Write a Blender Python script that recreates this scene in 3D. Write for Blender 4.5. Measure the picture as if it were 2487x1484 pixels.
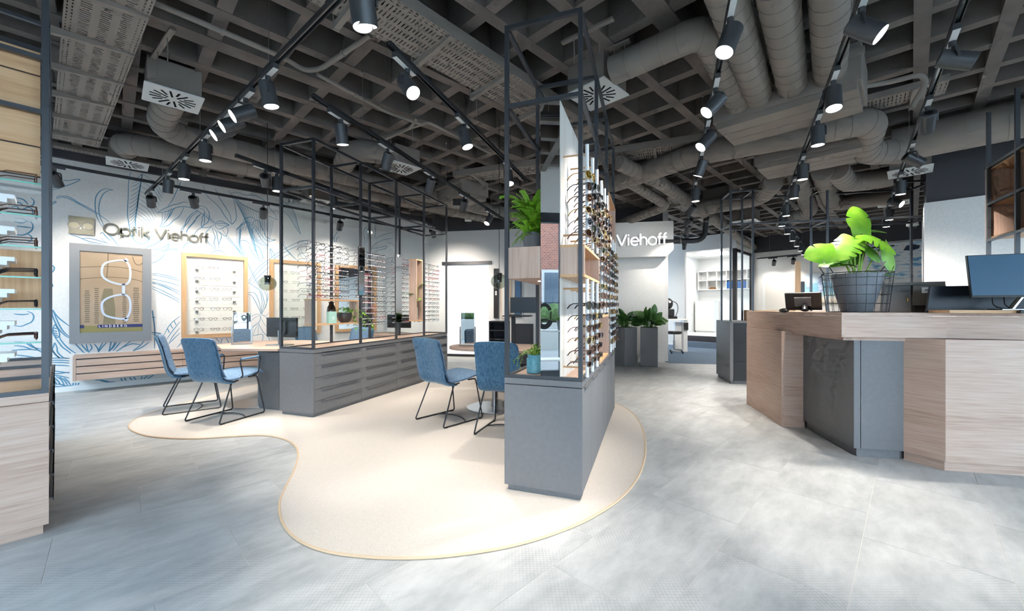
import bpy, bmesh, math, random
from math import sin, cos, pi, radians, sqrt, atan2
from mathutils import Vector, Matrix
random.seed(11)
scene = bpy.context.scene
for o in list(bpy.data.objects):
    bpy.data.objects.remove(o)
COL = scene.collection

# ------------------------------------------------------------------ camera
F, CX, CY, EYE = 970.0, 1243.5, 748.0, 1.2
cam = bpy.data.cameras.new('camera')
cam.sensor_fit = 'HORIZONTAL'
cam.sensor_width = 36.0
cam.lens = 36.0 * F / 2487.0
cam.shift_y = (CY - 742.0) / 2487.0
cam.clip_start = 0.05
cam.clip_end = 200
camo = bpy.data.objects.new('camera', cam)
COL.objects.link(camo)
camo.location = (0, 0, EYE)
camo.rotation_euler = (pi / 2, 0, 0)
scene.camera = camo

# ------------------------------------------------------------------ sky and exposure
W = bpy.data.worlds.new('sky')
scene.world = W
W.use_nodes = True
bg = W.node_tree.nodes['Background']
bg.inputs[0].default_value = (0.63, 0.82, 1.0, 1)
bg.inputs[1].default_value = 5.2
scene.view_settings.view_transform = 'Standard'
scene.view_settings.look = 'None'
scene.view_settings.gamma = 1.0
scene.view_settings.use_curve_mapping = False
scene.view_settings.exposure = 0.64
try:
    scene.cycles.max_bounces = 5
    scene.cycles.diffuse_bounces = 3
    scene.cycles.adaptive_threshold = 0.1
    scene.cycles.adaptive_min_samples = 12
    scene.cycles.use_light_tree = False
    scene.cycles.glossy_bounces = 3
    scene.cycles.transparent_max_bounces = 16
    scene.cycles.transmission_bounces = 4
    scene.cycles.caustics_reflective = False
    scene.cycles.caustics_refractive = False
    scene.cycles.sample_clamp_indirect = 6
    scene.cycles.use_denoising = True
except Exception:
    pass
SPOT_POWER = 105.0
SPOT_COLOR = (1.0, 0.925, 0.83)


def portal(name, loc, size, rot):
    l = bpy.data.lights.new(name, 'AREA')
    l.shape = 'RECTANGLE'
    l.size, l.size_y = size
    try:
        l.cycles.is_portal = True
    except Exception:
        l.energy = 0
    o = bpy.data.objects.new(name, l)
    COL.objects.link(o)
    o.location = loc
    o.rotation_euler = rot
    return o


# the two glazed shop fronts stand behind the camera: sky light enters there
portal('daylight_opening', (-3.09, -0.03, 1.55), (12.4, 2.5), (pi / 2, 0, radians(-45)))
portal('daylight_opening', (5.02, -1.10, 1.55), (9.4, 2.5), (pi / 2, 0, radians(45)))

# ------------------------------------------------------------------ measuring helpers (photo pixel -> metres)
R2 = sqrt(0.5)
U = Vector((R2, R2, 0))
V = Vector((-R2, R2, 0))
WALL_K = -12.12          # mural wall: x - y = WALL_K
ANG_D = radians(19.24)   # heading of the display units
D = Vector((sin(ANG_D), cos(ANG_D), 0))
N = Vector((cos(ANG_D), -sin(ANG_D), 0))


def P(px, py, Y):
    return Vector(((px - CX) / F * Y, Y, EYE - (py - CY) / F * Y))


def H(px, py, z):
    return P(px, py, F * (EYE - z) / (py - CY))


def FL(px, py):
    return H(px, py, 0.0)


def WL(px, py):
    r = (px - CX) / F
    return P(px, py, WALL_K / (r - 1.0))


def uv(u, v, z=0.0):
    return Vector((R2 * (u - v), R2 * (u + v), z))


# ------------------------------------------------------------------ object helpers
def rgb(r, g=None, b=None):
    c = (r, r, r) if g is None else (r, g, b)
    return tuple(((x / 255.0) / 12.92 if x / 255.0 <= 0.04045 else ((x / 255.0 + 0.055) / 1.055) ** 2.4) for x in c) + (1.0,)


def tag(o, label=None, cat=None, group=None, kind=None):
    if label:
        o['label'] = label
    if cat:
        o['category'] = cat
    if group:
        o['group'] = group
    if kind:
        o['kind'] = kind
    return o


def thing(name, label, cat, loc=(0, 0, 0), rz=0.0, group=None):
    o = bpy.data.objects.new(name, None)
    o.empty_display_size = 0.1
    COL.objects.link(o)
    o.location = loc
    o.rotation_euler = (0, 0, rz)
    return tag(o, label, cat, group)


def copy_tree(o, parent=None):
    c = o.copy()
    COL.objects.link(c)
    c.parent = parent
    for ch in list(o.children):
        copy_tree(ch, c)
    return c


class MB:
    def __init__(self):
        self.v, self.f, self.m = [], [], []

    def add(self, vs, fs, m=0):
        b = len(self.v)
        self.v.extend([tuple(x) for x in vs])
        self.f.extend([tuple(i + b for i in q) for q in fs])
        self.m.extend([m] * len(fs))
        return self

    def box(self, x0, x1, y0, y1, z0, z1, m=0):
        vs = [(x0, y0, z0), (x1, y0, z0), (x1, y1, z0), (x0, y1, z0), (x0, y0, z1), (x1, y0, z1), (x1, y1, z1), (x0, y1, z1)]
        return self.add(vs, [(0, 3, 2, 1), (4, 5, 6, 7), (0, 1, 5, 4), (1, 2, 6, 5), (2, 3, 7, 6), (3, 0, 4, 7)], m)

    def obox(self, c, ax, ay, az, m=0):
        """box from its centre and three half-axis vectors"""
        c, ax, ay, az = Vector(c), Vector(ax), Vector(ay), Vector(az)
        vs = [c + sx * ax + sy * ay + sz * az for sz in (-1, 1) for sx, sy in ((-1, -1), (1, -1), (1, 1), (-1, 1))]
        return self.add(vs, [(0, 3, 2, 1), (4, 5, 6, 7), (0, 1, 5, 4), (1, 2, 6, 5), (2, 3, 7, 6), (3, 0, 4, 7)], m)

    def bar(self, p0, p1, w, h, m=0, up=(0, 0, 1)):
        p0, p1 = Vector(p0), Vector(p1)
        d = (p1 - p0)
        L = d.length
        d.normalize()
        up = Vector(up)
        if abs(d.dot(up)) > 0.99:
            up = Vector((1, 0, 0))
        s = d.cross(up).normalized()
        t = s.cross(d).normalized()
        return self.obox((p0 + p1) / 2, d * L / 2, s * w / 2, t * h / 2, m)

    def ring(self, c, d, r, n, up=None):
        c, d = Vector(c), Vector(d).normalized()
        up = Vector((0, 0, 1)) if up is None else up
        if abs(d.dot(up)) > 0.95:
            up = Vector((1, 0, 0))
        s = d.cross(up).normalized()
        t = s.cross(d).normalized()
        return [c + s * r * cos(2 * pi * i / n) + t * r * sin(2 * pi * i / n) for i in range(n)]

    def cyl(self, p0, p1, r0, r1=None, n=16, caps=True, m=0):
        r1 = r0 if r1 is None else r1
        p0, p1 = Vector(p0), Vector(p1)
        d = p1 - p0
        vs = self.ring(p0, d, r0, n) + self.ring(p1, d, r1, n)
        fs = [(i, (i + 1) % n, n + (i + 1) % n, n + i) for i in range(n)]
        if caps:
            fs += [tuple(range(n))[::-1], tuple(range(n, 2 * n))]
        return self.add(vs, fs, m)

    def tube(self, path, r, n=6, closed=False, caps=True, m=0):
        path = [Vector(p) for p in path]
        k = len(path)
        rs = r if isinstance(r, (list, tuple)) else [r] * k
        vs = []
        up = None
        for i in range(k):
            a = path[(i - 1) % k] if (closed or i > 0) else path[i]
            b = path[(i + 1) % k] if (closed or i < k - 1) else path[i]
            d = (b - a).normalized()
            if up is None:
                up = Vector((0, 0, 1)) if abs(d.z) < 0.9 else Vector((1, 0, 0))
            s = d.cross(up)
            if s.length < 1e-4:
                s = d.cross(Vector((0.3, 1, 0.1)))
            s.normalize()
            up = s.cross(d).normalized()
            for j in range(n):
                a2 = 2 * pi * j / n
                vs.append(path[i] + s * rs[i] * cos(a2) + up * rs[i] * sin(a2))
        fs = []
        for i in range(k if closed else k - 1):
            i2 = (i + 1) % k
            for j in range(n):
                fs.append((i * n + j, i * n + (j + 1) % n, i2 * n + (j + 1) % n, i2 * n + j))
        if caps and not closed:
            fs += [tuple(range(n))[::-1], tuple(range((k - 1) * n, k * n))]
        return self.add(vs, fs, m)

    def prism(self, poly, z0, z1, m=0):
        n = len(poly)
        a = sum(poly[i][0] * poly[(i + 1) % n][1] - poly[(i + 1) % n][0] * poly[i][1] for i in range(n))
        if a < 0:
            poly = poly[::-1]
        vs = [(p[0], p[1], z0) for p in poly] + [(p[0], p[1], z1) for p in poly]
        fs = [tuple(range(n))[::-1], tuple(range(n, 2 * n))] + [(i, (i + 1) % n, n + (i + 1) % n, n + i) for i in range(n)]
        return self.add(vs, fs, m)

    def lathe(self, prof, n=24, c=(0, 0, 0), m=0, caps=True):
        k = len(prof)
        vs = [(c[0] + r * cos(2 * pi * j / n), c[1] + r * sin(2 * pi * j / n), c[2] + z) for r, z in prof for j in range(n)]
        fs = [(i * n + j, i * n + (j + 1) % n, (i + 1) * n + (j + 1) % n, (i + 1) * n + j) for i in range(k - 1) for j in range(n)]
        if caps:
            fs += [tuple(range(n))[::-1], tuple(range((k - 1) * n, k * n))]
        return self.add(vs, fs, m)

    def sphere(self, c, r, n=16, k=10, m=0, sc=(1, 1, 1)):
        prof = [(max(1e-4, r * sin(pi * i / k)), -r * cos(pi * i / k)) for i in range(k + 1)]
        b = len(self.v)
        self.lathe(prof, n, (0, 0, 0), m)
        for i in range(b, len(self.v)):
            x, y, z = self.v[i]
            self.v[i] = (c[0] + x * sc[0], c[1] + y * sc[1], c[2] + z * sc[2])
        return self

    def mesh(self, name, mats):
        me = bpy.data.meshes.new(name)
        me.from_pydata(self.v, [], self.f)
        mats = mats if isinstance(mats, (list, tuple)) else [mats]
        for m in mats:
            me.materials.append(m)
        if len(mats) > 1:
            me.polygons.foreach_set('material_index', self.m)
        me.update()
        return me

    def build(self, name, mats, parent=None, smooth=False, bevel=0.0, loc=None):
        me = self.mesh(name, mats)
        if bevel > 0:
            bm = bmesh.new()
            bm.from_mesh(me)
            bmesh.ops.recalc_face_normals(bm, faces=bm.faces)
            es = [e for e in bm.edges if len(e.link_faces) == 2 and e.calc_face_angle(0) > 0.5]
            bmesh.ops.bevel(bm, geom=es, offset=bevel, segments=2, affect='EDGES', profile=0.7)
            bm.to_mesh(me)
            bm.free()
        if smooth:
            me.polygons.foreach_set('use_smooth', [True] * len(me.polygons))
            try:
                me.set_sharp_from_angle(angle=radians(40))
            except Exception:
                pass
        o = bpy.data.objects.new(name, me)
        COL.objects.link(o)
        if parent is not None:
            o.parent = parent
        if loc is not None:
            o.location = loc
        return o


def mesh_obj(name, me, parent=None, loc=(0, 0, 0), rot=(0, 0, 0)):
    o = bpy.data.objects.new(name, me)
    COL.objects.link(o)
    o.parent = parent
    o.location = loc
    o.rotation_euler = rot
    return o


def arc_path(pts, rad, n=6):
    """polyline with rounded corners"""
    pts = [Vector(p) for p in pts]
    out = [pts[0]]
    for i in range(1, len(pts) - 1):
        a, b, c = pts[i - 1], pts[i], pts[i + 1]
        d1, d2 = (a - b), (c - b)
        r = min(rad, d1.length * 0.49, d2.length * 0.49)
        p, q = b + d1.normalized() * r, b + d2.normalized() * r
        for k in range(n + 1):
            t = k / n
            out.append(p * (1 - t) ** 2 + b * 2 * t * (1 - t) + q * t * t)
    out.append(pts[-1])
    return out


def spline(pts, n=6, closed=False):
    """Catmull-Rom through the points"""
    pts = [Vector(p) for p in pts]
    k = len(pts)
    out = []
    for i in range(k if closed else k - 1):
        if closed:
            p0, p1, p2, p3 = (pts[(i + j) % k] for j in (-1, 0, 1, 2))
        else:
            p0, p1, p2, p3 = pts[max(i - 1, 0)], pts[i], pts[i + 1], pts[min(i + 2, k - 1)]
        for j in range(n):
            t = j / n
            out.append(0.5 * ((2 * p1) + (p2 - p0) * t + (2 * p0 - 5 * p1 + 4 * p2 - p3) * t * t + (3 * p1 - p0 - 3 * p2 + p3) * t ** 3))
    if not closed:
        out.append(pts[-1])
    return out


# ------------------------------------------------------------------ materials
def mat(name, col, rough=0.5, metal=0.0, spec=0.5, emit=None, estr=0.0, alpha=None):
    m = bpy.data.materials.new(name)
    m.use_nodes = True
    b = m.node_tree.nodes['Principled BSDF']
    b.inputs['Base Color'].default_value = col
    b.inputs['Roughness'].default_value = rough
    b.inputs['Metallic'].default_value = metal
    b.inputs['Specular IOR Level'].default_value = spec
    if emit:
        b.inputs['Emission Color'].default_value = emit
        b.inputs['Emission Strength'].default_value = estr
    return m


def nodes(m):
    t = m.node_tree
    return t, t.nodes, t.links, t.nodes['Principled BSDF']


def noisy(name, c1, c2, scale=5.0, detail=6, rough=0.6, stretch=(1, 1, 1), coord='Object', bump=0.0, bscale=None, lo=0.35, hi=0.65, spec=0.4, world=False, metal=0.0, dist=0.0):
    m = mat(name, c1, rough, metal, spec)
    t, ns, ln, b = nodes(m)
    if world:
        src = ns.new('ShaderNodeNewGeometry').outputs['Position']
    else:
        src = ns.new('ShaderNodeTexCoord').outputs[coord]
    mp = ns.new('ShaderNodeMapping')
    mp.inputs['Scale'].default_value = stretch
    ln.new(src, mp.inputs['Vector'])
    nz = ns.new('ShaderNodeTexNoise')
    nz.inputs['Scale'].default_value = scale
    nz.inputs['Detail'].default_value = detail
    nz.inputs['Distortion'].default_value = dist
    ln.new(mp.outputs[0], nz.inputs['Vector'])
    cr = ns.new('ShaderNodeValToRGB')
    cr.color_ramp.elements[0].position = lo
    cr.color_ramp.elements[1].position = hi
    cr.color_ramp.elements[0].color = c1
    cr.color_ramp.elements[1].color = c2
    ln.new(nz.outputs['Fac'], cr.inputs['Fac'])
    ln.new(cr.outputs['Color'], b.inputs['Base Color'])
    if bump > 0:
        n2 = ns.new('ShaderNodeTexNoise')
        n2.inputs['Scale'].default_value = bscale or scale * 4
        n2.inputs['Detail'].default_value = 4
        ln.new(mp.outputs[0], n2.inputs['Vector'])
        bp = ns.new('ShaderNodeBump')
        bp.inputs['Strength'].default_value = bump
        bp.inputs['Distance'].default_value = 0.01
        ln.new(n2.outputs['Fac'], bp.inputs['Height'])
        ln.new(bp.outputs['Normal'], b.inputs['Normal'])
    return m


def wood(name, c1, c2, c3, axis='X', rough=0.45):
    """long-grained veneer, grain along the local axis"""
    m = mat(name, c1, rough, 0, 0.35)
    t, ns, ln, b = nodes(m)
    tc = ns.new('ShaderNodeTexCoord')
    mp = ns.new('ShaderNodeMapping')
    s = [5.0, 5.0, 5.0]
    s['XYZ'.index(axis)] = 0.8
    mp.inputs['Scale'].default_value = s
    ln.new(tc.outputs['Object'], mp.inputs['Vector'])
    wn = ns.new('ShaderNodeTexNoise')
    wn.inputs['Scale'].default_value = 0.8
    wn.inputs['Detail'].default_value = 2
    ln.new(mp.outputs[0], wn.inputs['Vector'])
    mul = ns.new('ShaderNodeMath')
    mul.operation = 'MULTIPLY'
    mul.inputs[1].default_value = 14.0
    ln.new(wn.outputs['Fac'], mul.inputs[0])
    fr = ns.new('ShaderNodeMath')
    fr.operation = 'SINE'
    ln.new(mul.outputs[0], fr.inputs[0])
    mp2 = ns.new('ShaderNodeMapping')
    s2 = [70.0, 70.0, 70.0]
    s2['XYZ'.index(axis)] = 3.5
    mp2.inputs['Scale'].default_value = s2
    ln.new(tc.outputs['Object'], mp2.inputs['Vector'])
    fine = ns.new('ShaderNodeTexNoise')
    fine.inputs['Scale'].default_value = 1.0
    fine.inputs['Detail'].default_value = 4
    ln.new(mp2.outputs[0], fine.inputs['Vector'])
    a = ns.new('ShaderNodeMath')
    a.operation = 'MULTIPLY_ADD'
    a.inputs[1].default_value = 0.10
    ln.new(fr.outputs[0], a.inputs[0])
    ln.new(fine.outputs['Fac'], a.inputs[2])
    cr = ns.new('ShaderNodeValToRGB')
    e = cr.color_ramp.elements
    e[0].position, e[0].color = 0.22, c3
    e[1].position, e[1].color = 0.80, c2
    mid = e.new(0.5)
    mid.color = c1
    ln.new(a.outputs[0], cr.inputs['Fac'])
    ln.new(cr.outputs['Color'], b.inputs['Base Color'])
    return m


def glassy(name, tint, gloss=0.08, rough=0.0):
    m = bpy.data.materials.new(name)
    m.use_nodes = True
    t = m.node_tree
    t.nodes.clear()
    out = t.nodes.new('ShaderNodeOutputMaterial')
    tr = t.nodes.new('ShaderNodeBsdfTransparent')
    tr.inputs['Color'].default_value = tint
    gl = t.nodes.new('ShaderNodeBsdfGlossy')
    gl.inputs['Roughness'].default_value = rough
    gl.inputs['Color'].default_value = (1, 1, 1, 1)
    lw = t.nodes.new('ShaderNodeLayerWeight')
    lw.inputs['Blend'].default_value = 0.5
    pw = t.nodes.new('ShaderNodeMath')
    pw.operation = 'POWER'
    pw.inputs[1].default_value = 5.0
    t.links.new(lw.outputs['Facing'], pw.inputs[0])
    ma = t.nodes.new('ShaderNodeMath')
    ma.operation = 'MULTIPLY_ADD'
    ma.inputs[1].default_value = 0.5
    ma.inputs[2].default_value = gloss
    t.links.new(pw.outputs[0], ma.inputs[0])
    ge = t.nodes.new('ShaderNodeNewGeometry')
    inv = t.nodes.new('ShaderNodeMath')
    inv.operation = 'SUBTRACT'
    inv.inputs[0].default_value = 1.0
    t.links.new(ge.outputs['Backfacing'], inv.inputs[1])
    mu = t.nodes.new('ShaderNodeMath')
    mu.operation = 'MULTIPLY'
    mu.use_clamp = True
    t.links.new(ma.outputs[0], mu.inputs[0])
    t.links.new(inv.outputs[0], mu.inputs[1])
    mx = t.nodes.new('ShaderNodeMixShader')
    t.links.new(mu.outputs[0], mx.inputs['Fac'])
    t.links.new(tr.outputs[0], mx.inputs[1])
    t.links.new(gl.outputs[0], mx.inputs[2])
    t.links.new(mx.outputs[0], out.inputs['Surface'])
    return m


def emitter(name, col, s):
    return mat(name, (0.8, 0.8, 0.8, 1), 0.6, 0, 0.2, col, s)


M = {}
M['white_wall'] = noisy('white_wall', rgb(232, 230, 227), rgb(238, 237, 235), 40, 3, 0.8, bump=0.05, world=True)
M['grey_wall'] = mat('grey_wall', rgb(226, 224, 222), 0.85, 0, 0.3)
M['dark_wall'] = mat('dark_wall', rgb(78, 78, 82), 0.85, 0, 0.2)
M['ceiling'] = noisy('ceiling_paint', rgb(108, 102, 97), rgb(124, 116, 111), 3.0, 6, 0.9, bump=0.35, bscale=30, world=True, spec=0.2)
M['slab'] = noisy('slab_shaded', rgb(40, 39, 38), rgb(54, 52, 50), 3.0, 6, 0.95, bump=0.3, bscale=40, world=True, spec=0.1)  # coffer slab darker than the ribs: light falloff put into its colour
M['duct'] = noisy('duct_paint', rgb(134, 126, 119), rgb(142, 134, 127), 2.0, 2, 0.75, world=True, spec=0.3)
M['tray'] = mat('tray_paint', rgb(140, 132, 125), 0.6, 0.0, 0.35)
M['black_metal'] = mat('black_metal', rgb(54, 55, 58), 0.42, 0.3, 0.5)
M['frame_metal'] = mat('frame_metal', rgb(74, 77, 82), 0.38, 0.4, 0.5)
M['lamp_metal'] = mat('lamp_metal', rgb(78, 80, 83), 0.38, 0.35, 0.5)
M['handle'] = mat('handle_metal', rgb(150, 150, 152), 0.35, 0.6)
M['chrome'] = mat('chrome', rgb(205), 0.18, 1.0)
M['steel'] = mat('steel', rgb(180, 182, 184), 0.28, 1.0)
M['dark_slot'] = mat('dark_slot', rgb(22), 0.9, 0, 0.1)
M['cabinet'] = noisy('cabinet_laminate', rgb(112, 112, 114), rgb(116, 116, 118), 30, 2, 0.48, spec=0.4)
M['white_plastic'] = mat('white_plastic', rgb(238), 0.45)
M['white_lacquer'] = mat('white_lacquer', rgb(240, 240, 238), 0.35)
M['black_plastic'] = mat('black_plastic', rgb(34), 0.4)
M['grey_plastic'] = mat('grey_plastic', rgb(105), 0.45)
M['screen'] = mat('screen', rgb(58, 70, 82), 0.16, 0, 0.7)
M['mirror'] = mat('mirror', rgb(235), 0.01, 1.0)
M['glass'] = glassy('clear_glass', (0.975, 0.99, 0.99, 1), 0.035)
M['glass_edge'] = mat('glass_edge', rgb(120, 190, 170), 0.2, 0, 0.6)
M['smoke_glass'] = glassy('smoked_glass', (0.60, 0.66, 0.62, 1), 0.09)
M['lens_clear'] = glassy('clear_lens', (0.97, 0.97, 0.97, 1), 0.06)
M['window_glass'] = glassy('window_glass', (0.97, 0.985, 0.99, 1), 0.05)
for ax in 'XYZ':
    M['walnut' + ax] = wood('walnut_' + ax, rgb(192, 164, 147), rgb(205, 181, 166), rgb(170, 141, 124), ax)
    M['oak' + ax] = wood('oak_' + ax, rgb(204, 162, 120), rgb(216, 178, 138), rgb(186, 144, 104), ax)
M['whitewash'] = wood('whitewash', rgb(226, 222, 216), rgb(236, 233, 228), rgb(206, 200, 192), 'Z')
M['leaf'] = noisy('leaf', rgb(72, 122, 34), rgb(112, 160, 52), 9, 3, 0.4, spec=0.5)
M['leaf_lime'] = noisy('leaf_lime', rgb(104, 164, 30), rgb(142, 192, 52), 9, 3, 0.45, spec=0.5)
M['leaf_dark'] = noisy('leaf_dark', rgb(42, 84, 36), rgb(96, 140, 62), 7, 3, 0.3, spec=0.5)
M['stem'] = mat('stem', rgb(150, 185, 80), 0.5)
M['soil'] = mat('soil', rgb(60, 45, 35), 0.95)
M['lamp_glow'] = emitter('lamp_glow', (1.0, 0.97, 0.9, 1), 14.0)
M['room_panel_glow'] = emitter('room_panel_glow', (1.0, 0.99, 0.96, 1), 16.0)
M['panel_glow'] = emitter('panel_glow', (1.0, 0.99, 0.96, 1), 6.0)
M['lamp_glow'].cycles.emission_sampling = 'NONE'

# ================================================================== THE SETTING
def struct(o, label=None):
    o['kind'] = 'structure'
    if label:
        o['label'] = label
    return o


def uvbox(mb, u0, u1, v0, v1, z0, z1, m=0):
    c = uv((u0 + u1) / 2, (v0 + v1) / 2, (z0 + z1) / 2)
    return mb.obox(c, U * (u1 - u0) / 2, V * (v1 - v0) / 2, (0, 0, (z1 - z0) / 2), m)


# ---- floor: vinyl slabs 0.5 x 1 m laid along the building axis
def floor_material():
    m = mat('floor_vinyl', rgb(178, 178, 174), 0.42, 0, 0.4)
    t, ns, ln, b = nodes(m)
    g = ns.new('ShaderNodeNewGeometry')
    oi = ns.new('ShaderNodeObjectInfo')
    rot = ns.new('ShaderNodeMapping')
    rot.inputs['Rotation'].default_value = (0, 0, radians(-45))
    ln.new(g.outputs['Position'], rot.inputs['Vector'])
    off = ns.new('ShaderNodeVectorMath')
    off.operation = 'MULTIPLY_ADD'
    sc = ns.new('ShaderNodeCombineXYZ')
    ln.new(oi.outputs['Random'], sc.inputs[0])
    ln.new(oi.outputs['Random'], sc.inputs[2])
    off.inputs[1].default_value = (37, 0, 19)
    ln.new(sc.outputs[0], off.inputs[0])
    ln.new(rot.outputs[0], off.inputs[2])
    st = ns.new('ShaderNodeMapping')
    st.inputs['Scale'].default_value = (2.2, 5.0, 3.0)
    ln.new(off.outputs[0], st.inputs['Vector'])
    n1 = ns.new('ShaderNodeTexNoise')
    n1.inputs['Scale'].default_value = 1.5
    n1.inputs['Detail'].default_value = 9
    n1.inputs['Roughness'].default_value = 0.68
    ln.new(st.outputs[0], n1.inputs['Vector'])
    cr = ns.new('ShaderNodeValToRGB')
    cr.color_ramp.elements[0].position = 0.3
    cr.color_ramp.elements[0].color = rgb(156, 158, 159)
    cr.color_ramp.elements[1].position = 0.7
    cr.color_ramp.elements[1].color = rgb(194, 195, 195)
    ln.new(n1.outputs['Fac'], cr.inputs['Fac'])
    # woven emboss
    wv = ns.new('ShaderNodeMapping')
    wv.inputs['Scale'].default_value = (85, 85, 1)
    ln.new(rot.outputs[0], wv.inputs['Vector'])
    ck = ns.new('ShaderNodeTexChecker')
    ck.inputs['Scale'].default_value = 1.0
    ln.new(wv.outputs[0], ck.inputs['Vector'])
    mx = ns.new('ShaderNodeMix')
    mx.data_type = 'RGBA'
    mx.blend_type = 'MULTIPLY'
    n3 = ns.new('ShaderNodeTexNoise')
    n3.inputs['Scale'].default_value = 2.5
    ln.new(rot.outputs[0], n3.inputs['Vector'])
    cr3 = ns.new('ShaderNodeValToRGB')
    cr3.color_ramp.elements[0].position = 0.4
    cr3.color_ramp.elements[0].color = (0, 0, 0, 1)
    cr3.color_ramp.elements[1].position = 0.65
    cr3.color_ramp.elements[1].color = (0.35, 0.35, 0.35, 1)
    ln.new(n3.outputs['Fac'], cr3.inputs['Fac'])
    ln.new(cr3.outputs['Color'], mx.inputs['Factor'])
    ln.new(cr.outputs['Color'], mx.inputs['A'])
    ckc = ns.new('ShaderNodeMix')
    ckc.data_type = 'RGBA'
    ckc.inputs['A'].default_value = (0.55, 0.55, 0.55, 1)
    ckc.inputs['B'].default_value = (1, 1, 1, 1)
    ln.new(ck.outputs['Fac'], ckc.inputs['Factor'])
    ln.new(ckc.outputs['Result'], mx.inputs['B'])
    ln.new(mx.outputs['Result'], b.inputs['Base Color'])
    bp = ns.new('ShaderNodeBump')
    bp.inputs['Strength'].default_value = 0.12
    bp.inputs['Distance'].default_value = 0.003
    ln.new(n1.outputs['Fac'], bp.inputs['Height'])
    ln.new(bp.outputs['Normal'], b.inputs['Normal'])
    return m


M['floor'] = floor_material()
mb = MB()
mb.prism([uv(-2.2, -4.3), uv(17, -4.3), uv(17, 8.7), uv(-2.2, 8.7)], -0.12, -0.0012)
floor = struct(mb.build('floor', mat('floor_joint', rgb(196, 195, 190), 0.6)))
tile = MB().box(0.0015, 0.9985, 0.0015, 0.4985, -0.0012, 0.0).mesh('tile', M['floor'])
for j in range(-9, 18):
    v0 = 0.43 + 0.5 * j - 0.25
    for i in range(-4, 15):
        u0 = i + (0.33 * (j % 3)) + 0.12
        c = uv(u0 + 0.5, v0 + 0.25)
        if v0 + 0.5 > 8.57 or c.y < 0.9 or c.y > 10.6 or u0 + 1 > 15 or abs(c.x) / max(c.y, .1) > 1.75:
            continue
        if c.y > 9.3 and c.x < 4:
            continue
        mesh_obj('tile', tile.copy(), floor, uv(u0, v0, 0), (0, 0, radians(45)))
M['blue_carpet'] = noisy('blue_carpet', rgb(96, 114, 136), rgb(128, 146, 166), 120, 3, 0.95, world=True, bump=0.3)
mb = MB().prism([(3.42, 8.70), (4.7, 8.45), (7.0, 11.2), (5.05, 13.2), (3.4, 13.2)], 0.001, 0.006)
struct(mb.build('floor_carpet', M['blue_carpet']), 'blue carpet floor of the alcove behind the sign wall')

# ---- rug
rug_pts = [(313, 1040), (345, 1057), (400, 1065), (480, 1067), (560, 1062), (640, 1059), (690, 1068), (717, 1085), (724, 1107), (716, 1140), (694, 1185), (679, 1225), (686, 1272), (722, 1313),
           (790, 1342), (890, 1356), (1000, 1359), (1110, 1351), (1230, 1332), (1340, 1301), (1440, 1258), (1518, 1203), (1558, 1143), (1568, 1083), (1556, 1032), (1530, 1000), (1494, 980)]
rp = [FL(*p) for p in rug_pts] + [Vector((1.12, 5.6, 0)), Vector((0.45, 6.3, 0)), Vector((-0.6, 6.85, 0)), Vector((-1.5, 7.2, 0)), Vector((-2.6, 7.4, 0)), Vector((-3.6, 6.95, 0)), Vector((-4.02, 6.2, 0)),
                                 Vector((-4.1, 5.5, 0)), Vector((-4.13, 4.9, 0)), Vector((-4.1, 4.55, 0)), Vector((-4.02, 4.25, 0))]
outline = spline(rp, 5, True)
M['rug'] = noisy('rug_loop', rgb(198, 189, 180), rgb(216, 208, 200), 260, 4, 0.95, world=True, bump=0.5, bscale=420, spec=0.1)
M['rug_edge'] = mat('rug_edge', rgb(206, 180, 150), 0.8)
rug = tag(thing('rug', 'cream loop-pile rug with a wavy outline under the display racks', 'rug', (0, 0, 0)))
MB().prism([(p.x, p.y) for p in outline], 0.0005, 0.009).build('pile', M['rug'], rug)
MB().tube([p + Vector((0, 0, 0.006)) for p in outline], 0.0075, 6, True).build('binding', M['rug_edge'], rug, True)

# ---- walls
CEIL = 3.88
wall = MB()
uvbox(wall, -2.12, 9.0, 8.57, 8.75, 0, 3.33)
wall_left = struct(wall.build('wall_left', M['white_wall']), 'white wall covered with a blue line mural of plants')
struct(uvbox(MB(), -2.12, 9.0, 8.5, 8.75, 3.33, CEIL).build('wall_left_upper', M['dark_wall']))
struct(uvbox(MB(), -2.12, 9.0, 8.555, 8.57, 0, 0.075).build('baseboard_left', M['white_lacquer']))

BW = Vector((0.981, -0.193, 0))        # heading of the back wall
BN = Vector((-0.193, -0.981, 0))       # towards the viewer
b0 = Vector((-2.12, 10.02, 0))


def bwbox(mb, s0, s1, t0, t1, z0, z1, m=0):
    c = b0 + BW * (s0 + s1) / 2 + BN * (t0 + t1) / 2 + Vector((0, 0, (z0 + z1) / 2))
    return mb.obox(c, BW * (s1 - s0) / 2, BN * (t1 - t0) / 2, (0, 0, (z1 - z0) / 2), m)


wb = MB()
bwbox(wb, -0.4, 0.46, -0.15, 0, 0, 3.1)
bwbox(wb, 1.58, 5.63, -0.15, 0, 0, 3.1)
bwbox(wb, 0.46, 1.58, -0.15, 0, 2.32, 3.1)
struct(wb.build('wall_back', M['grey_wall']))
struct(bwbox(MB(), -0.4, 5.63, -0.15, -0.02, 3.1, CEIL).build('wall_back_upper', M['dark_wall']))
struct(bwbox(MB(), 1.58, 5.6, 0, 0.012, 0, 0.07).build('baseboard_back', M['white_lacquer']))
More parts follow.
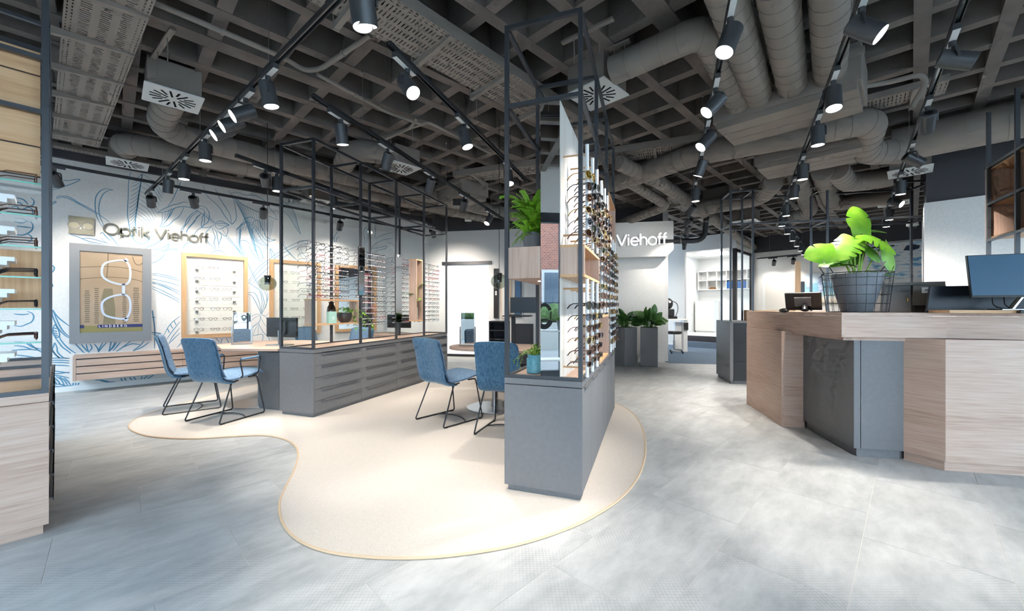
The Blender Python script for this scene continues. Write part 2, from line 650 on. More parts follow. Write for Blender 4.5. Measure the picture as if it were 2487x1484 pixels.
# sliding door with a frosted pane in the back wall
d = thing('door_1', 'frosted white sliding glass door in the back wall', None)
struct(d)
M['frost'] = mat('frosted_pane', rgb(238, 244, 246), 0.3, 0, 0.5, (0.9, 0.96, 1, 1), 0.35)  # glow put into the pane stands in for the lit room behind
bwbox(MB(), 0.46, 1.58, -0.06, -0.045, 0.06, 2.3).build('pane', M['frost'], d)
bwbox(MB(), 0.40, 1.66, -0.05, 0.05, 2.26, 2.34).build('top_rail', M['black_metal'], d)
bwbox(MB(), 0.46, 1.58, -0.07, -0.02, 0.0, 0.06).build('bottom_rail', M['black_metal'], d)
# sign wall standing forward, with its bulkhead
sw = MB()
bwbox(sw, 3.2, 5.62, 0.0, 0.14, 0, 2.4)
swall = struct(sw.build('wall_sign', M['white_wall']), 'white wall under the lit name bulkhead')
bk = MB()
bk_c = [(3.0, 2.30), (5.60, 2.30), (5.74, 2.44), (5.74, 3.05), (3.0, 3.05)]
vs = []
for t in (0.0, 0.46):
    for s, z in bk_c:
        vs.append(b0 + BW * s + BN * t + Vector((0, 0, z)))
bk.add(vs, [(0, 1, 2, 3, 4), (9, 8, 7, 6, 5)] + [(i, i + 5, (i + 1) % 5 + 5, (i + 1) % 5) for i in range(5)])
struct(bk.build('wall_bulkhead', M['white_wall']), 'white bulkhead carrying the lit name letters')
struct(MB().box(3.38, 3.5, 8.95, 13.3, 0, 3.4).build('wall_alcove_side', M['grey_wall']))
wa = MB()
uvbox(wa, 12.87, 13.0, 5.10, 6.9, 0, 3.42)
uvbox(wa, 12.87, 13.0, 3.68, 5.10, 2.98, 3.42)
struct(wa.build('wall_alcove', M['white_wall']))
struct(uvbox(MB(), 12.85, 12.87, 5.14, 6.9, 0, 0.07).build('baseboard_alcove', M['white_lacquer']))
# white side room with steps
rm = MB()
uvbox(rm, 15.5, 15.6, 3.0, 6.4, 0.3, 3.05)
uvbox(rm, 13.0, 15.6, 5.6, 5.7, 0.3, 3.05)
uvbox(rm, 13.0, 15.6, 3.68, 5.7, 3.0, 3.05)
uvbox(rm, 12.9, 15.6, 3.6, 5.7, 0.24, 0.33)
struct(rm.build('wall_side_room', M['white_lacquer']))
lp = tag(thing('ceiling_panel_light', 'flat white square light in the side room ceiling', 'ceiling light'))
uvbox(MB(), 13.7, 14.5, 4.3, 5.0, 2.975, 2.998).build('panel', M['room_panel_glow'], lp)
stp = MB()
uvbox(stp, 12.50, 12.87, 3.3, 5.22, 0, 0.165)
st = struct(stp.build('floor_step', M['blue_carpet']))
st2 = struct(uvbox(MB(), 12.78, 12.95, 3.3, 5.12, 0.165, 0.33).build('floor_step', M['dark_wall']))
# glazed side of that room
gl = thing('window_1', 'glass screen with a dark frame beside the side room', None)
struct(gl)
uvbox(MB(), 12.87, 12.99, 3.62, 3.72, 0, 2.95).build('frame_post', M['black_metal'], gl)
uvbox(MB(), 14.62, 14.72, 3.62, 3.72, 0, 2.95).build('frame_post', M['black_metal'], gl)
uvbox(MB(), 12.99, 14.62, 3.64, 3.70, 2.87, 2.95).build('frame_rail', M['black_metal'], gl)
uvbox(MB(), 12.99, 14.62, 3.66, 3.675, 0.02, 2.87).build('pane', M['glass'], gl)
struct(uvbox(MB(), 12.87, 14.8, 3.62, 3.74, 2.95, 3.42).build('wall_side_room_lintel', M['white_wall']))
# far wall with a door
wf = MB()
uvbox(wf, 14.7, 14.85, -3.0, 3.62, 0, 2.98)
struct(wf.build('wall_far', M['white_wall']))
struct(uvbox(MB(), 14.68, 14.85, -4.2, 3.7, 2.98, CEIL).build('wall_far_upper', M['dark_wall']))
struct(uvbox(MB(), 12.9, 15.7, 3.6, 7.5, 3.42, CEIL).build('wall_side_room_upper', M['dark_wall']))
dr = struct(thing('door_2', 'pale closed door in the far wall', None))
M['door'] = mat('door_leaf', rgb(226, 222, 216), 0.5)
uvbox(MB(), 14.66, 14.70, 2.46, 3.28, 0, 2.22).build('leaf', M['door'], dr, bevel=0.004)
hd = MB()
hd.tube([uv(14.66, 2.56, 1.05), uv(14.61, 2.56, 1.05), uv(14.61, 2.68, 1.05)], 0.011, 8)
hd.build('handle', M['steel'], dr, True)
fr_ = MB()
uvbox(fr_, 14.655, 14.71, 2.38, 2.46, 0, 2.30)
uvbox(fr_, 14.655, 14.71, 3.28, 3.36, 0, 2.30)
uvbox(fr_, 14.655, 14.71, 2.46, 3.28, 2.22, 2.30)
fr_.build('frame', M['white_lacquer'], dr)
# column wall on the right
struct(uvbox(MB(), 7.66, 9.2, -4.24, -0.12, 0, 2.6).build('wall_right', M['white_wall']), 'white wall block behind the till monitors')
struct(uvbox(MB(), 7.68, 9.2, -4.24, -0.14, 2.6, CEIL).build('wall_right_upper', M['dark_wall']))
struct(uvbox(MB(), 9.2, 14.85, -4.4, -4.24, 0, CEIL).build('wall_right_far', M['grey_wall']))

# ---- glazed shop fronts behind the viewer
def shopfront(n, along_v, fixed, a0, a1, label):
    w = struct(thing('window_%d' % n, label, None))
    def bx(mb, a, b, z0, z1, th=0.05, off=0.0):
        if along_v:
            return uvbox(mb, fixed - th + off, fixed + th + off, a, b, z0, z1)
        return uvbox(mb, a, b, fixed - th + off, fixed + th + off, z0, z1)
    bx(MB(), a0, a1, 2.62, 2.78).build('head', M['frame_metal'], w)
    bx(MB(), a0, a1, 0.0, 0.16).build('sill', M['frame_metal'], w)
    k = int((a1 - a0) / 1.45)
    for i in range(k + 1):
        c = a0 + (a1 - a0) * i / k
        bx(MB(), c - 0.035, c + 0.035, 0.16, 2.62).build('mullion', M['frame_metal'], w)
    for i in range(k):
        c, e = a0 + (a1 - a0) * i / k + 0.035, a0 + (a1 - a0) * (i + 1) / k - 0.035
        bx(MB(), c, e, 0.16, 2.62, 0.006).build('pane', M['window_glass'], w)


shopfront(2, True, -2.12, -4.2, 8.5, 'tall glazed shop front behind the viewer')
shopfront(3, False, -4.24, -2.05, 7.6, 'second glazed shop front behind the viewer')
struct(uvbox(MB(), -2.2, -2.05, -4.3, 8.75, 2.78, CEIL).build('wall_front_upper', M['white_wall']))
struct(uvbox(MB(), -2.2, 7.7, -4.4, -4.2, 2.78, CEIL).build('wall_front_side_upper', M['white_wall']))
# street outside
struct(uvbox(MB(), -16, -2.2, -12, 16, -0.14, -0.05).build('pavement', noisy('pavement', rgb(98, 98, 98), rgb(112, 112, 110), 20, 5, 0.9, world=True)))
struct(uvbox(MB(), -2.2, 12, -16, -4.4, -0.14, -0.05).build('pavement', bpy.data.materials['pavement']))


def brick_mat():
    m = mat('brick', rgb(165, 105, 85), 0.9)
    t, ns, ln, b = nodes(m)
    g = ns.new('ShaderNodeTexCoord')
    mp = ns.new('ShaderNodeMapping')
    mp.inputs['Rotation'].default_value = (radians(90), 0, 0)
    ln.new(g.outputs['Object'], mp.inputs['Vector'])
    br = ns.new('ShaderNodeTexBrick')
    br.inputs['Color1'].default_value = rgb(128, 74, 56)
    br.inputs['Color2'].default_value = rgb(108, 60, 46)
    br.inputs['Mortar'].default_value = rgb(128, 122, 116)
    br.inputs['Scale'].default_value = 4.0
    ln.new(mp.outputs[0], br.inputs['Vector'])
    ln.new(br.outputs['Color'], b.inputs['Base Color'])
    return m


bh = thing('brick_house', 'red brick house with white windows across the street', 'building', uv(-9.5, -3, -0.05), radians(135))
MB().box(0, 14, 0, 0.5, 0, 5.5).build('facade', brick_mat(), bh)
for i in range(5):
    f = MB().box(1.2 + i * 2.6, 2.5 + i * 2.6, -0.06, 0.02, 1.0, 2.6).build('window_frame', mat('house_window', rgb(150), 0.5), bh)
    MB().box(1.3 + i * 2.6, 2.4 + i * 2.6, -0.08, -0.05, 1.1, 2.5).build('pane', M['screen'], f)
tag(uvbox(MB(), -7.6, -7.3, -3, 11, -0.05, 0.75).build('garden_wall', mat('garden_stone', rgb(140, 140, 136), 0.8)), 'low white garden wall across the street', 'wall')
M['hedge'] = noisy('hedge', rgb(36, 56, 28), rgb(66, 90, 42), 14, 5, 0.9, world=True, bump=1.0)
hm = MB()
for i in range(46):
    hm.sphere(uv(-8.0 + random.uniform(-.1, .1), -3 + i * 0.3, 0.9 + random.uniform(-.05, .12)), 0.34, 8, 6)
hg = tag(hm.build('hedge', M['hedge'], None, True), 'clipped green hedge behind the garden wall', 'hedge')
hg['kind'] = 'stuff'

# ---- waffle ceiling
RIB = 3.45
struct(uvbox(MB(), -2.2, 17, -4.4, 8.75, CEIL, CEIL + 0.2).build('ceiling', M['slab']))
ceil_o = bpy.data.objects['ceiling']
PITCH = 0.475


def rib_mesh(a0, a1, half, z0, z1, step):
    """long rib in short lengths: open top, local x along"""
    mb = MB()
    n = max(1, int((a1 - a0) / step))
    for i in range(n + 1):
        x = a0 + (a1 - a0) * i / n
        mb.v += [(x, -half, z1), (x, -half, z0), (x, half, z0), (x, half, z1)]
    for i in range(n):
        p, q = i * 4, i * 4 + 4
        for k in range(3):
            mb.f.append((p + k, q + k, q + k + 1, p + k + 1))
            mb.m.append(0)
    return mb


for i in range(-6, 33):
    u = 0.601 + PITCH * i
    if -2.1 < u < 14.9:
        o = rib_mesh(-4.2, 8.5, 0.05, RIB + 0.006, CEIL, 0.475).build('cross_rib', M['ceiling'], ceil_o)
        o.location = uv(u, 0)
        o.rotation_euler = (0, 0, radians(135))
for j in range(-18, 10):
    v = 4.213 + PITCH * j
    w = 0.05 if j % 6 else 0.085
    if -4.2 < v < 8.5:
        o = rib_mesh(-2.1, 14.8, w, RIB, CEIL, 0.475).build('rib', M['ceiling'], ceil_o)
        o.location = uv(0, v)
        o.rotation_euler = (0, 0, radians(45))

# ================================================================== DISPLAY UNITS
TOPZ, RING2, RING1 = 0.747, 2.535, 3.05


def add_frame(root, L, Wd, mods, bar=0.026, z0=TOPZ):
    """black steel posts and rails above a base; local x 0..-Wd, y 0..L"""
    h = bar / 2
    for i in range(mods + 1):
        y = h + (L - bar) * i / mods
        for x in (-h, -Wd + h):
            MB().box(x - h, x + h, y - h, y + h, z0, RING1).build('post', M['frame_metal'], root)
        for z in (RING1, RING2):
            MB().box(-Wd + bar, -bar, y - h, y + h, z - bar, z).build('cross_rail', M['frame_metal'], root)
        if i < mods:
            y1 = h + (L - bar) * (i + 1) / mods
            for x in (-h, -Wd + h):
                for z in (RING1, RING2):
                    MB().box(x - h, x + h, y + h, y1 - h, z - bar, z).build('rail', M['frame_metal'], root)
    for x in (-h, -Wd + h):
        MB().box(x - h, x + h, bar, L - bar, z0, z0 + 0.012).build('foot_rail', M['frame_metal'], root)
    for y in (h, L - h):
        MB().box(-Wd + bar, -bar, y - h, y + h, z0, z0 + 0.02).build('foot_rail', M['frame_metal'], root)


def add_base(root, L, Wd, z1=TOPZ, body='cabinet', floor_z=0.009, inlay='walnutY'):
    MB().box(-Wd + 0.02, -0.02, 0.02, L - 0.02, floor_z, 0.05).build('plinth', M[body], root)
    MB().box(-Wd, 0, 0, 0.02, 0.047, z1 - 0.045).build('end_panel', M[body], root, bevel=0.001)
    MB().box(-Wd, 0, L - 0.02, L, 0.047, z1 - 0.045).build('end_panel', M[body], root, bevel=0.001)
    MB().box(-Wd + 0.02, -0.022, 0.02, L - 0.02, 0.047, z1 - 0.045).build('body', M[body], root)
    MB().box(-Wd, 0, 0, L, z1 - 0.04, z1 - 0.002).build('worktop', M[body], root, bevel=0.002)
    if inlay:
        MB().box(-Wd + 0.026, -0.026, 0.026, L - 0.026, z1 - 0.003, z1).build('worktop_inlay', M[inlay], root)


def lip_handle(y0, y1, x, z, parent):
    mb = MB()
    mb.box(x, x + 0.012, y0, y1, z - 0.001, z + 0.002)
    mb.box(x + 0.0095, x + 0.012, y0, y1, z - 0.007, z + 0.002)
    return mb.build('handle', M['handle'], parent)


# ---------------- long rack on the left with drawers and eyeglasses on rods
RACK_O = Vector((-2.152, 4.328, 0))
rack = thing('display_rack', 'long grey drawer rack with a black steel frame full of eyeglasses', 'display rack', RACK_O, -ANG_D)
RL, RW = 3.01, 0.49
add_base(rack, RL, RW)
add_frame(rack, RL, RW, 4)
mw = (RL - 0.04) / 4
for i in range(4):
    for k in range(5):
        y0, y1 = 0.02 + mw * i + 0.002, 0.02 + mw * (i + 1) - 0.002
        zt = 0.695 - k * 0.1295
        dr_ = MB().box(-0.022, -0.001, y0, y1, zt - 0.1265, zt).build('drawer', M['cabinet'], rack, bevel=0.001)
        lip_handle(y0 + 0.09, y1 - 0.03, -0.001, zt - 0.001, dr_)
# glazed near end
MB().box(-RW + 0.026, -0.026, 0.008, 0.014, TOPZ + 0.02, RING2 - 0.026).build('end_pane', M['glass'], rack)
MB().box(-RW + 0.026, -0.026, RL - 0.014, RL - 0.008, TOPZ + 0.02, RING2 - 0.026).build('end_pane', M['glass'], rack)
for i in range(4):
    yy0, yy1 = 0.03 + (RL - 0.03) * i / 4, (RL - 0.03) * (i + 1) / 4
    MB().box(-RW + 0.010, -RW + 0.016, yy0, yy1, TOPZ + 0.02, RING2 - 0.026).build('side_pane', M['glass'], rack)


def shelf_box(root, x0, x1, y0, y1, z0, z1, th=0.018, back=None, wood_axis='Y', open_back=True):
    """wooden box open on the +x side"""
    b = bpy.data.objects.new('shelf_box', None)
    COL.objects.link(b)
    b.parent = root
    MB().box(x0, x1, y0, y1, z0, z0 + th).build('bottom_board', M['oakY'], b)
    MB().box(x0, x1, y0, y1, z1 - th, z1).build('top_board', M['oakY'], b)
    MB().box(x0, x1, y0, y0 + th, z0 + th, z1 - th).build('side_board', M['walnutZ'], b)
    MB().box(x0, x1, y1 - th, y1, z0 + th, z1 - th).build('side_board', M['walnutZ'], b)
    if not open_back:
        MB().box(x0, x0 + 0.008, y0 + th, y1 - th, z0 + th, z1 - th).build('back_board', M['oakZ'], b)
    return b


shelf_box(rack, -0.155, -0.02, 0.03, 0.735, 1.005, 1.30)
shelf_box(rack, -0.155, -0.02, 2.04, 2.225, 0.99, 1.97, open_back=False)
for (y0, y1, z0, z1) in ((0.69, 0.80, 1.36, 1.97), (1.45, 1.60, 0.99, 1.97)):
    m_ = MB().box(0.004, 0.016, y0, y1, z0, z1).build('mirror_backing', M['black_metal'], rack)
    MB().box(0.016, 0.019, y0 + 0.002, y1 - 0.002, z0 + 0.002, z1 - 0.002).build('mirror_glass', M['mirror'], m_)
M['rod'] = mat('acrylic_rod', rgb(244, 244, 246), 0.2, 0, 0.6)
ROD_X = -0.15
rack_rows = [(0.04, 0.70, [1.925 - 0.0665 * k for k in range(10)]), (0.81, 1.44, [1.925 - 0.0725 * k for k in range(14)]), (1.61, 2.03, [1.925 - 0.0725 * k for k in range(14)]), (2.24, 2.97, [1.925 - 0.0725 * k for k in range(14)])]
for (y0, y1, zs) in rack_rows:
    for z in zs:
        MB().cyl((ROD_X, y0, z), (ROD_X, y1, z), 0.0045, n=8).build('rod', M['rod'], rack, True)
        pass
    for yy in (y0 + 0.02, y1 - 0.02):
        MB().box(ROD_X - 0.14, ROD_X - 0.012, yy - 0.006, yy + 0.006, zs[-1] - 0.03, zs[0] + 0.03).build('rod_holder', M['glass'], rack)

# ---------------- tower in the middle with sunglasses
TOW_O = Vector((0.432, 2.452, 0))
tower = thing('display_tower', 'grey cabinet tower with a tall black steel frame full of sunglasses', 'display rack', TOW_O, -ANG_D)
TL, TW = 2.28, 0.51
add_base(tower, TL, TW)
add_frame(tower, TL, TW, 3)
dw = (TL - 0.04) / 6
for i in range(6):
    y0, y1 = 0.02 + dw * i + 0.0015, 0.02 + dw * (i + 1) - 0.0015
    for x0, x1, s in ((-0.022, -0.001, 1), (-TW + 0.001, -TW + 0.022, -1)):
        dd = MB().box(x0, x1, y0, y1, 0.05, 0.70).build('door_panel', M['cabinet'], tower, bevel=0.001)
        if s > 0:
            lip_handle(y0 + 0.05, y1 - 0.05, -0.001, 0.700, dd)
# core panel: white-washed boards on both sides, mirror on the near edge
CX0, CX1, CZ1 = -0.268, -0.140, 2.505
MB().box(CX0 + 0.006, CX1 - 0.006, 0.012, TL - 0.03, TOPZ, CZ1).build('core', M['white_lacquer'], tower)
MB().box(CX0 + 0.002, CX1 - 0.002, 0.004, 0.010, TOPZ + 0.003, CZ1).build('mirror_glass', M['mirror'], tower)
bwid = (TL - 0.05) / 16
for i in range(16):
    for x0, x1 in ((CX0, CX0 + 0.006), (CX1 - 0.006, CX1)):
        MB().box(x0, x1, 0.012 + bwid * i + 0.001, 0.012 + bwid * (i + 1) - 0.001, TOPZ, CZ1).build('panel_board', M['whitewash'], tower)
shelf_box(tower, CX1, 0.012, 0.006, 0.745, 1.392, 1.595, open_back=False)
sb = shelf_box(tower, CX1, 0.012, 0.775, 1.49, 0.75, 1.14, open_back=False)
sb = shelf_box(tower, CX1, 0.012, 1.53, 2.25, 1.93, 2.33, open_back=False)
lb = bpy.data.objects.new('planter_box', None)
COL.objects.link(lb)
lb.parent = tower
MB().box(-0.497, CX0, 0.006, 0.745, 1.392, 1.595).build('box_body', M['walnutZ'], lb, bevel=0.001)
MB().cyl((-0.33, 0.30, 1.3925), (-0.33, 0.30, 1.389), 0.035, n=20).build('downlight', M['panel_glow'], lb)
# white tubes that carry the sunglasses
tubes = []
for s in (0.10, 0.345, 0.59):
    tubes.append((s, 1.61, 2.24))
    tubes.append((s, 0.76, 1.385))
for s in (0.87, 1.10, 1.33):
    tubes.append((s, 1.16, 2.24))
for s in (1.64, 1.87, 2.10):
    tubes.append((s, 0.76, 1.92))
TUBE_X = 0.014
for (s, z0, z1) in tubes:
    MB().cyl((TUBE_X, s, z0), (TUBE_X, s, z1), 0.0115, n=12).build('tube', M['white_plastic'], tower, True)
    for z in (z0 + 0.06, z1 - 0.06):
        MB().cyl((CX1, s, z), (TUBE_X, s, z), 0.006, n=8).build('tube_arm', M['oakX'], tower, True)

# ---------------- vitrine at the left edge
VA = radians(41.3)
VIT_O = Vector((-2.47, 2.13, 0))
vit = thing('wooden_vitrine', 'walnut based vitrine with glass shelves at the left picture edge', 'vitrine', VIT_O, -VA)
VW = 0.5
VLn = 2.2
MB().box(-VLn, -0.02, -VW + 0.02, -0.02, 0, 0.055).build('plinth', M['walnutY'], vit)
MB().box(-0.02, 0, -VW, 0, 0.05, 0.70).build('end_panel', M['walnutY'], vit, bevel=0.001)
MB().box(-VLn, -0.02, -VW + 0.02, -0.022, 0.05, 0.70).build('body', M['walnutY'], vit)
MB().box(-VLn, 0, -VW, 0, 0.703, TOPZ).build('worktop', M['walnutY'], vit, bevel=0.001)
for i in range(3):
    x1 = -0.02 - 0.725 * i
    for k in range(5):
        zt = 0.695 - k * 0.1295
        dr_ = MB().box(x1 - 0.72, x1 - 0.003, -0.022, -0.001, zt - 0.1265, zt).build('drawer', M['walnutX'], vit)
        mb = MB()
        mb.box(x1 - 0.70, x1 - 0.01, -0.001, 0.017, zt - 0.003, zt + 0.001)
        mb.box(x1 - 0.70, x1 - 0.01, 0.013, 0.017, zt - 0.015, zt + 0.001)
        mb.build('handle', M['frame_metal'], dr_)
for i in range(4):
    x = -0.013 - (VLn - 0.026) / 3 * i
    for y in (-0.013, -VW + 0.013):
        MB().box(x - 0.013, x + 0.013, y - 0.013, y + 0.013, TOPZ, RING1).build('post', M['frame_metal'], vit)
    for z in (RING1, RING2, 2.25, TOPZ + 0.022):
        MB().box(x - 0.013, x + 0.013, -VW + 0.026, -0.026, z - 0.022, z).build('cross_rail', M['frame_metal'], vit)
    if i < 3:
        x2 = x - (VLn - 0.026) / 3
        for y in (-0.013, -VW + 0.013):
            for z in (RING1, RING2):
                MB().box(x2 + 0.013, x - 0.013, y - 0.013, y + 0.013, z - 0.022, z).build('rail', M['frame_metal'], vit)
bz = [1.90, 2.06, 2.245, 2.44, 2.57, 2.64]
for i in range(5):
    if i == 4:
        continue
    MB().box(-0.062, -0.05, -VW + 0.02, -0.03, bz[i] + 0.004, bz[i + 1] - 0.004).build('board', M['oakY'], vit)
MB().box(-0.075, -0.064, -VW + 0.02, -0.03, 1.90, 2.60).build('board_backing', M['black_metal'], vit)
MB().box(-0.36, -0.35, -VW + 0.02, -0.03, 1.20, 1.53).build('back_board', M['oakZ'], vit)
MB().box(-0.60, -0.04, -VW + 0.03, -0.03, TOPZ + 0.001, TOPZ + 0.006).build('deck_board', M['oakY'], vit)
for (zl, yl) in ((1.893, 0), (1.19, 1)):
    MB().box(-0.30, -0.08, -VW + 0.06, -VW + 0.075, zl - 0.008, zl).build('led_strip', M['panel_glow'], vit)
for z in (1.867, 1.694, 1.528, 1.366, 1.198, 1.02):
    g_ = MB().box(-0.34, -0.055, -VW + 0.03, -0.018, z - 0.008, z).build('glass_shelf', M['glass'], vit)
    MB().box(-0.056, -0.053, -VW + 0.03, -0.018, z - 0.008, z).build('shelf_edge', M['glass_edge'], g_)
for z in (1.70, 1.53, 1.37, 1.20, 1.03, 0.86):
    for k, (dx, w) in enumerate(((0.0, 0.10), (0.03, 0.075), (0.06, 0.05))):
        MB().box(-0.30, -0.12, -0.27, -0.22 + w, z + 0.10 - 0.022 * (k + 1), z + 0.10 - 0.022 * k).build('display_step', M['white_plastic'], vit)

# ================================================================== EYEGLASSES
def rrect(cx, cz, w, h, e, n, sag=0.0):
    pts = []
    for i in range(n):
        a = 2 * pi * i / n
        c, s = cos(a), sin(a)
        x = w / 2 * math.copysign(abs(c) ** e, c)
        z = h / 2 * math.copysign(abs(s) ** e, s)
        pts.append((cx + x * (1 - 0.10 * (z < 0)), sag * (abs(cx + x) / 0.065) ** 2, cz + z))
    return pts


SHAPES = [dict(w=0.052, h=0.040, e=0.75, r=0.0022), dict(w=0.050, h=0.046, e=1.0, r=0.0018), dict(w=0.054, h=0.034, e=0.6, r=0.0025), dict(w=0.056, h=0.048, e=0.8, r=0.0026)]


def glasses_parts(sh, thick=1.0, n=14, ns=5, sag=0.004):
    """front in the x-z plane facing -y, temples along +y; origin at the bridge"""
    w, h, e, r = sh['w'], sh['h'], sh['e'], sh['r'] * thick
    cxx = w / 2 + 0.009
    fr, le, te = MB(), [], []
    for s in (-1, 1):
        loop = rrect(s * cxx, -0.004, w, h, e, n, sag)
        fr.tube(loop, r, ns, True)
        ln_ = MB()
        ln_.add([Vector(p) for p in loop], [tuple(range(n))])
        le.append(ln_)
        x1 = s * (cxx + w / 2 + 0.002)
        t = MB()
        t.tube([(x1 - s * 0.006, sag * 0.8, 0.008), (x1, sag + 0.006, 0.009), (x1 + s * 0.002, 0.05, 0.008), (x1, 0.10, 0.006), (x1 - s * 0.004, 0.125, -0.006), (x1 - s * 0.006, 0.142, -0.026)], [r, r * 1.1, r, r, r * 1.2, r * 1.2], ns)
        te.append(t)
    fr.tube([(-0.011, 0.001, 0.004), (-0.004, -0.001, 0.008), (0.004, -0.001, 0.008), (0.011, 0.001, 0.004)], r, ns)
    return fr, le, te


FRAME_COLS = [mat('frame_black', rgb(30, 28, 30), 0.3), mat('frame_brown', rgb(92, 60, 44), 0.35), mat('frame_gunmetal', rgb(95, 98, 105), 0.3, 0.8), mat('frame_red', rgb(150, 52, 60), 0.35),
              mat('frame_gold', rgb(190, 160, 105), 0.25, 0.9), mat('frame_blue', rgb(50, 66, 100), 0.35)]
SUN = [glassy('lens_grey', (0.10, 0.10, 0.11, 1), 0.10), glassy('lens_brown', (0.17, 0.10, 0.06, 1), 0.10), glassy('lens_green', (0.10, 0.15, 0.10, 1), 0.10), glassy('lens_blue', (0.10, 0.17, 0.26, 1), 0.12), glassy('lens_amber', (0.42, 0.30, 0.06, 1), 0.12)]
FNAMES = ['black', 'brown', 'gunmetal', 'red', 'gold', 'blue']
_gm = {}


def glasses_mesh(si, ci):
    if (si, ci) not in _gm:
        fr, le, te = glasses_parts(SHAPES[si], 1.15, 12, 4)
        for l in le:
            fr.add(l.v, l.f, 1)
        for t in te:
            fr.add(t.v, t.f, 0)
        me = fr.mesh('eyeglasses', [FRAME_COLS[ci], M['lens_clear']])
        me.polygons.foreach_set('use_smooth', [True] * len(me.polygons))
        _gm[(si, ci)] = me
    return _gm[(si, ci)]


_sm = {}


def sun_meshes(si, ci, li):
    k = (si, ci, li)
    if k not in _sm:
        fr, le, te = glasses_parts(SHAPES[si], 1.25, 16, 6, 0.011)
        ms = [fr.mesh('frame', FRAME_COLS[ci])] + [l.mesh('lens', SUN[li]) for l in le] + [t.mesh('temple', FRAME_COLS[ci]) for t in te]
        for me in ms[:1] + ms[3:]:
            me.polygons.foreach_set('use_smooth', [True] * len(me.polygons))
        _sm[k] = ms
    return _sm[k]


rg = random.Random(5)


def place(root_o, ang, lx, ly, lz):
    c, s = cos(ang), sin(ang)
    return Vector((root_o.x + lx * c - ly * s, root_o.y + lx * s + ly * c, lz))


# eyeglasses on the rack rods: front faces the aisle (+x of the rack)
ORDN = ['first', 'second', 'third', 'fourth', 'fifth', 'sixth', 'seventh', 'eighth', 'ninth', 'tenth', 'eleventh', 'twelfth', 'thirteenth', 'fourteenth']
MODS = ['above the ivy box', 'between both mirrors', 'beside the plant box', 'at the far end']
MODN = ['above the wooden box with the ivy pot', 'between the two narrow mirrors', 'beside the tall wooden plant box', 'at the far end of the rack']
for mi, (y0, y1, zs) in enumerate(rack_rows):
    cnt = [5, 4, 3, 5][mi]
    for ri, z in enumerate(zs):
        for k in range(cnt):
            y = y0 + (y1 - y0) * (k + 0.5) / cnt + rg.uniform(-.008, .008)
            si, ci = rg.choice([0, 0, 1, 1, 2]), rg.choice([0, 0, 0, 1, 2, 3, 5])
            o = mesh_obj('eyeglasses', glasses_mesh(si, ci), None, place(RACK_O, -ANG_D, ROD_X + 0.012, y, z + 0.012), (radians(rg.uniform(-4, 4)), 0, -ANG_D + pi / 2 + radians(rg.uniform(-5, 5))))
            tag(o, 'eyeglasses %s from the left on the %s rod from the top %s' % (ORDN[k], ORDN[ri], MODS[mi]), 'glasses', 'eyeglasses on the rods of the long rack ' + MODN[mi])


def sunglasses(loc, rz, si, ci, li, label, group, tilt=0.0):
    r = thing('sunglasses', label, 'sunglasses', loc, rz, group)
    r.rotation_euler = (tilt, 0, rz)
    for i, me in enumerate(sun_meshes(si, ci, li)):
        mesh_obj(['frame', 'lens', 'lens', 'temple', 'temple'][i], me, r)
    return r


LENSN = ['grey', 'brown', 'green', 'blue', 'amber']
TN = {0.10: 'first', 0.345: 'second', 0.59: 'third'}
LENSN = ['grey', 'brown', 'green', 'blue', 'amber']
for (s, z0, z1) in tubes:
    zz = z1 - 0.20 if z1 > 2.2 else z1 - 0.165
    rows = 0
    while zz > z0 + 0.02 and rows < 13:
        si, ci, li = rg.choice([0, 1, 2, 3, 3]), rg.choice([0, 0, 1, 1, 2, 4]), rg.choice([0, 0, 1, 1, 2, 3])
        if rows == 0 and s == 0.10 and z1 > 2.2:
            si, ci, li = 3, 4, 4
        if rows == 4 and s == 0.10 and z1 > 2.2:
            si, ci, li = 1, 0, 3
        if s < 0.7:
            where = 'above the open wooden box' if z0 > 1.5 else 'below the open wooden box'
            lab = '%s lensed sunglasses, %s from top on %s tube %s' % (LENSN[li], ORDN[rows], TN[s], where)
            grp = 'sunglasses on the %s tube %s' % (TN[s], where)
        else:
            where = 'in the middle bay of the tower' if s < 1.5 else 'in the far bay of the tower'
            lab = 'sunglasses %s from top on %s tube %s' % (ORDN[rows], {0.87: 'first', 1.10: 'second', 1.33: 'third', 1.64: 'first', 1.87: 'second', 2.10: 'third'}[s], where)
            grp = 'sunglasses ' + where
        sunglasses(place(TOW_O, -ANG_D, TUBE_X + 0.030, s, zz), -ANG_D + pi / 2 - radians(13) + radians(rg.uniform(-6, 6)), si, ci, li, lab, grp, radians(rg.uniform(-3, 3)))
        zz -= 0.0735
        rows += 1
sunglasses(place(TOW_O, -ANG_D, -0.05, 0.22, 1.438), -ANG_D + pi / 2, 3, 0, 1, 'dark sunglasses lying in the open wooden box of the tower', None)
sunglasses(place(TOW_O, -ANG_D, -0.05, 0.42, 1.438), -ANG_D + pi / 2, 3, 1, 1, 'brown sunglasses lying deeper in the open wooden box', None)
# eyeglasses on the glass shelves of the vitrine
VN = ['topmost', 'second', 'third', 'fourth', 'fifth', 'lowest']
for i, z in enumerate((1.867, 1.694, 1.528, 1.366, 1.198, 1.02)):
    for k in range(1 if i == 0 else 2):
        o = mesh_obj('eyeglasses', glasses_mesh(rg.choice([0, 2]), rg.choice([0, 1, 0])), None, place(VIT_O, -VA, -0.10 - 0.13 * k, -0.045, z + 0.032), (0, 0, -VA + pi + radians(4)))
        tag(o, '%s eyeglasses folded open on the %s glass shelf of the vitrine' % (['front', 'rear'][k], VN[i]), 'glasses', 'eyeglasses in the vitrine')

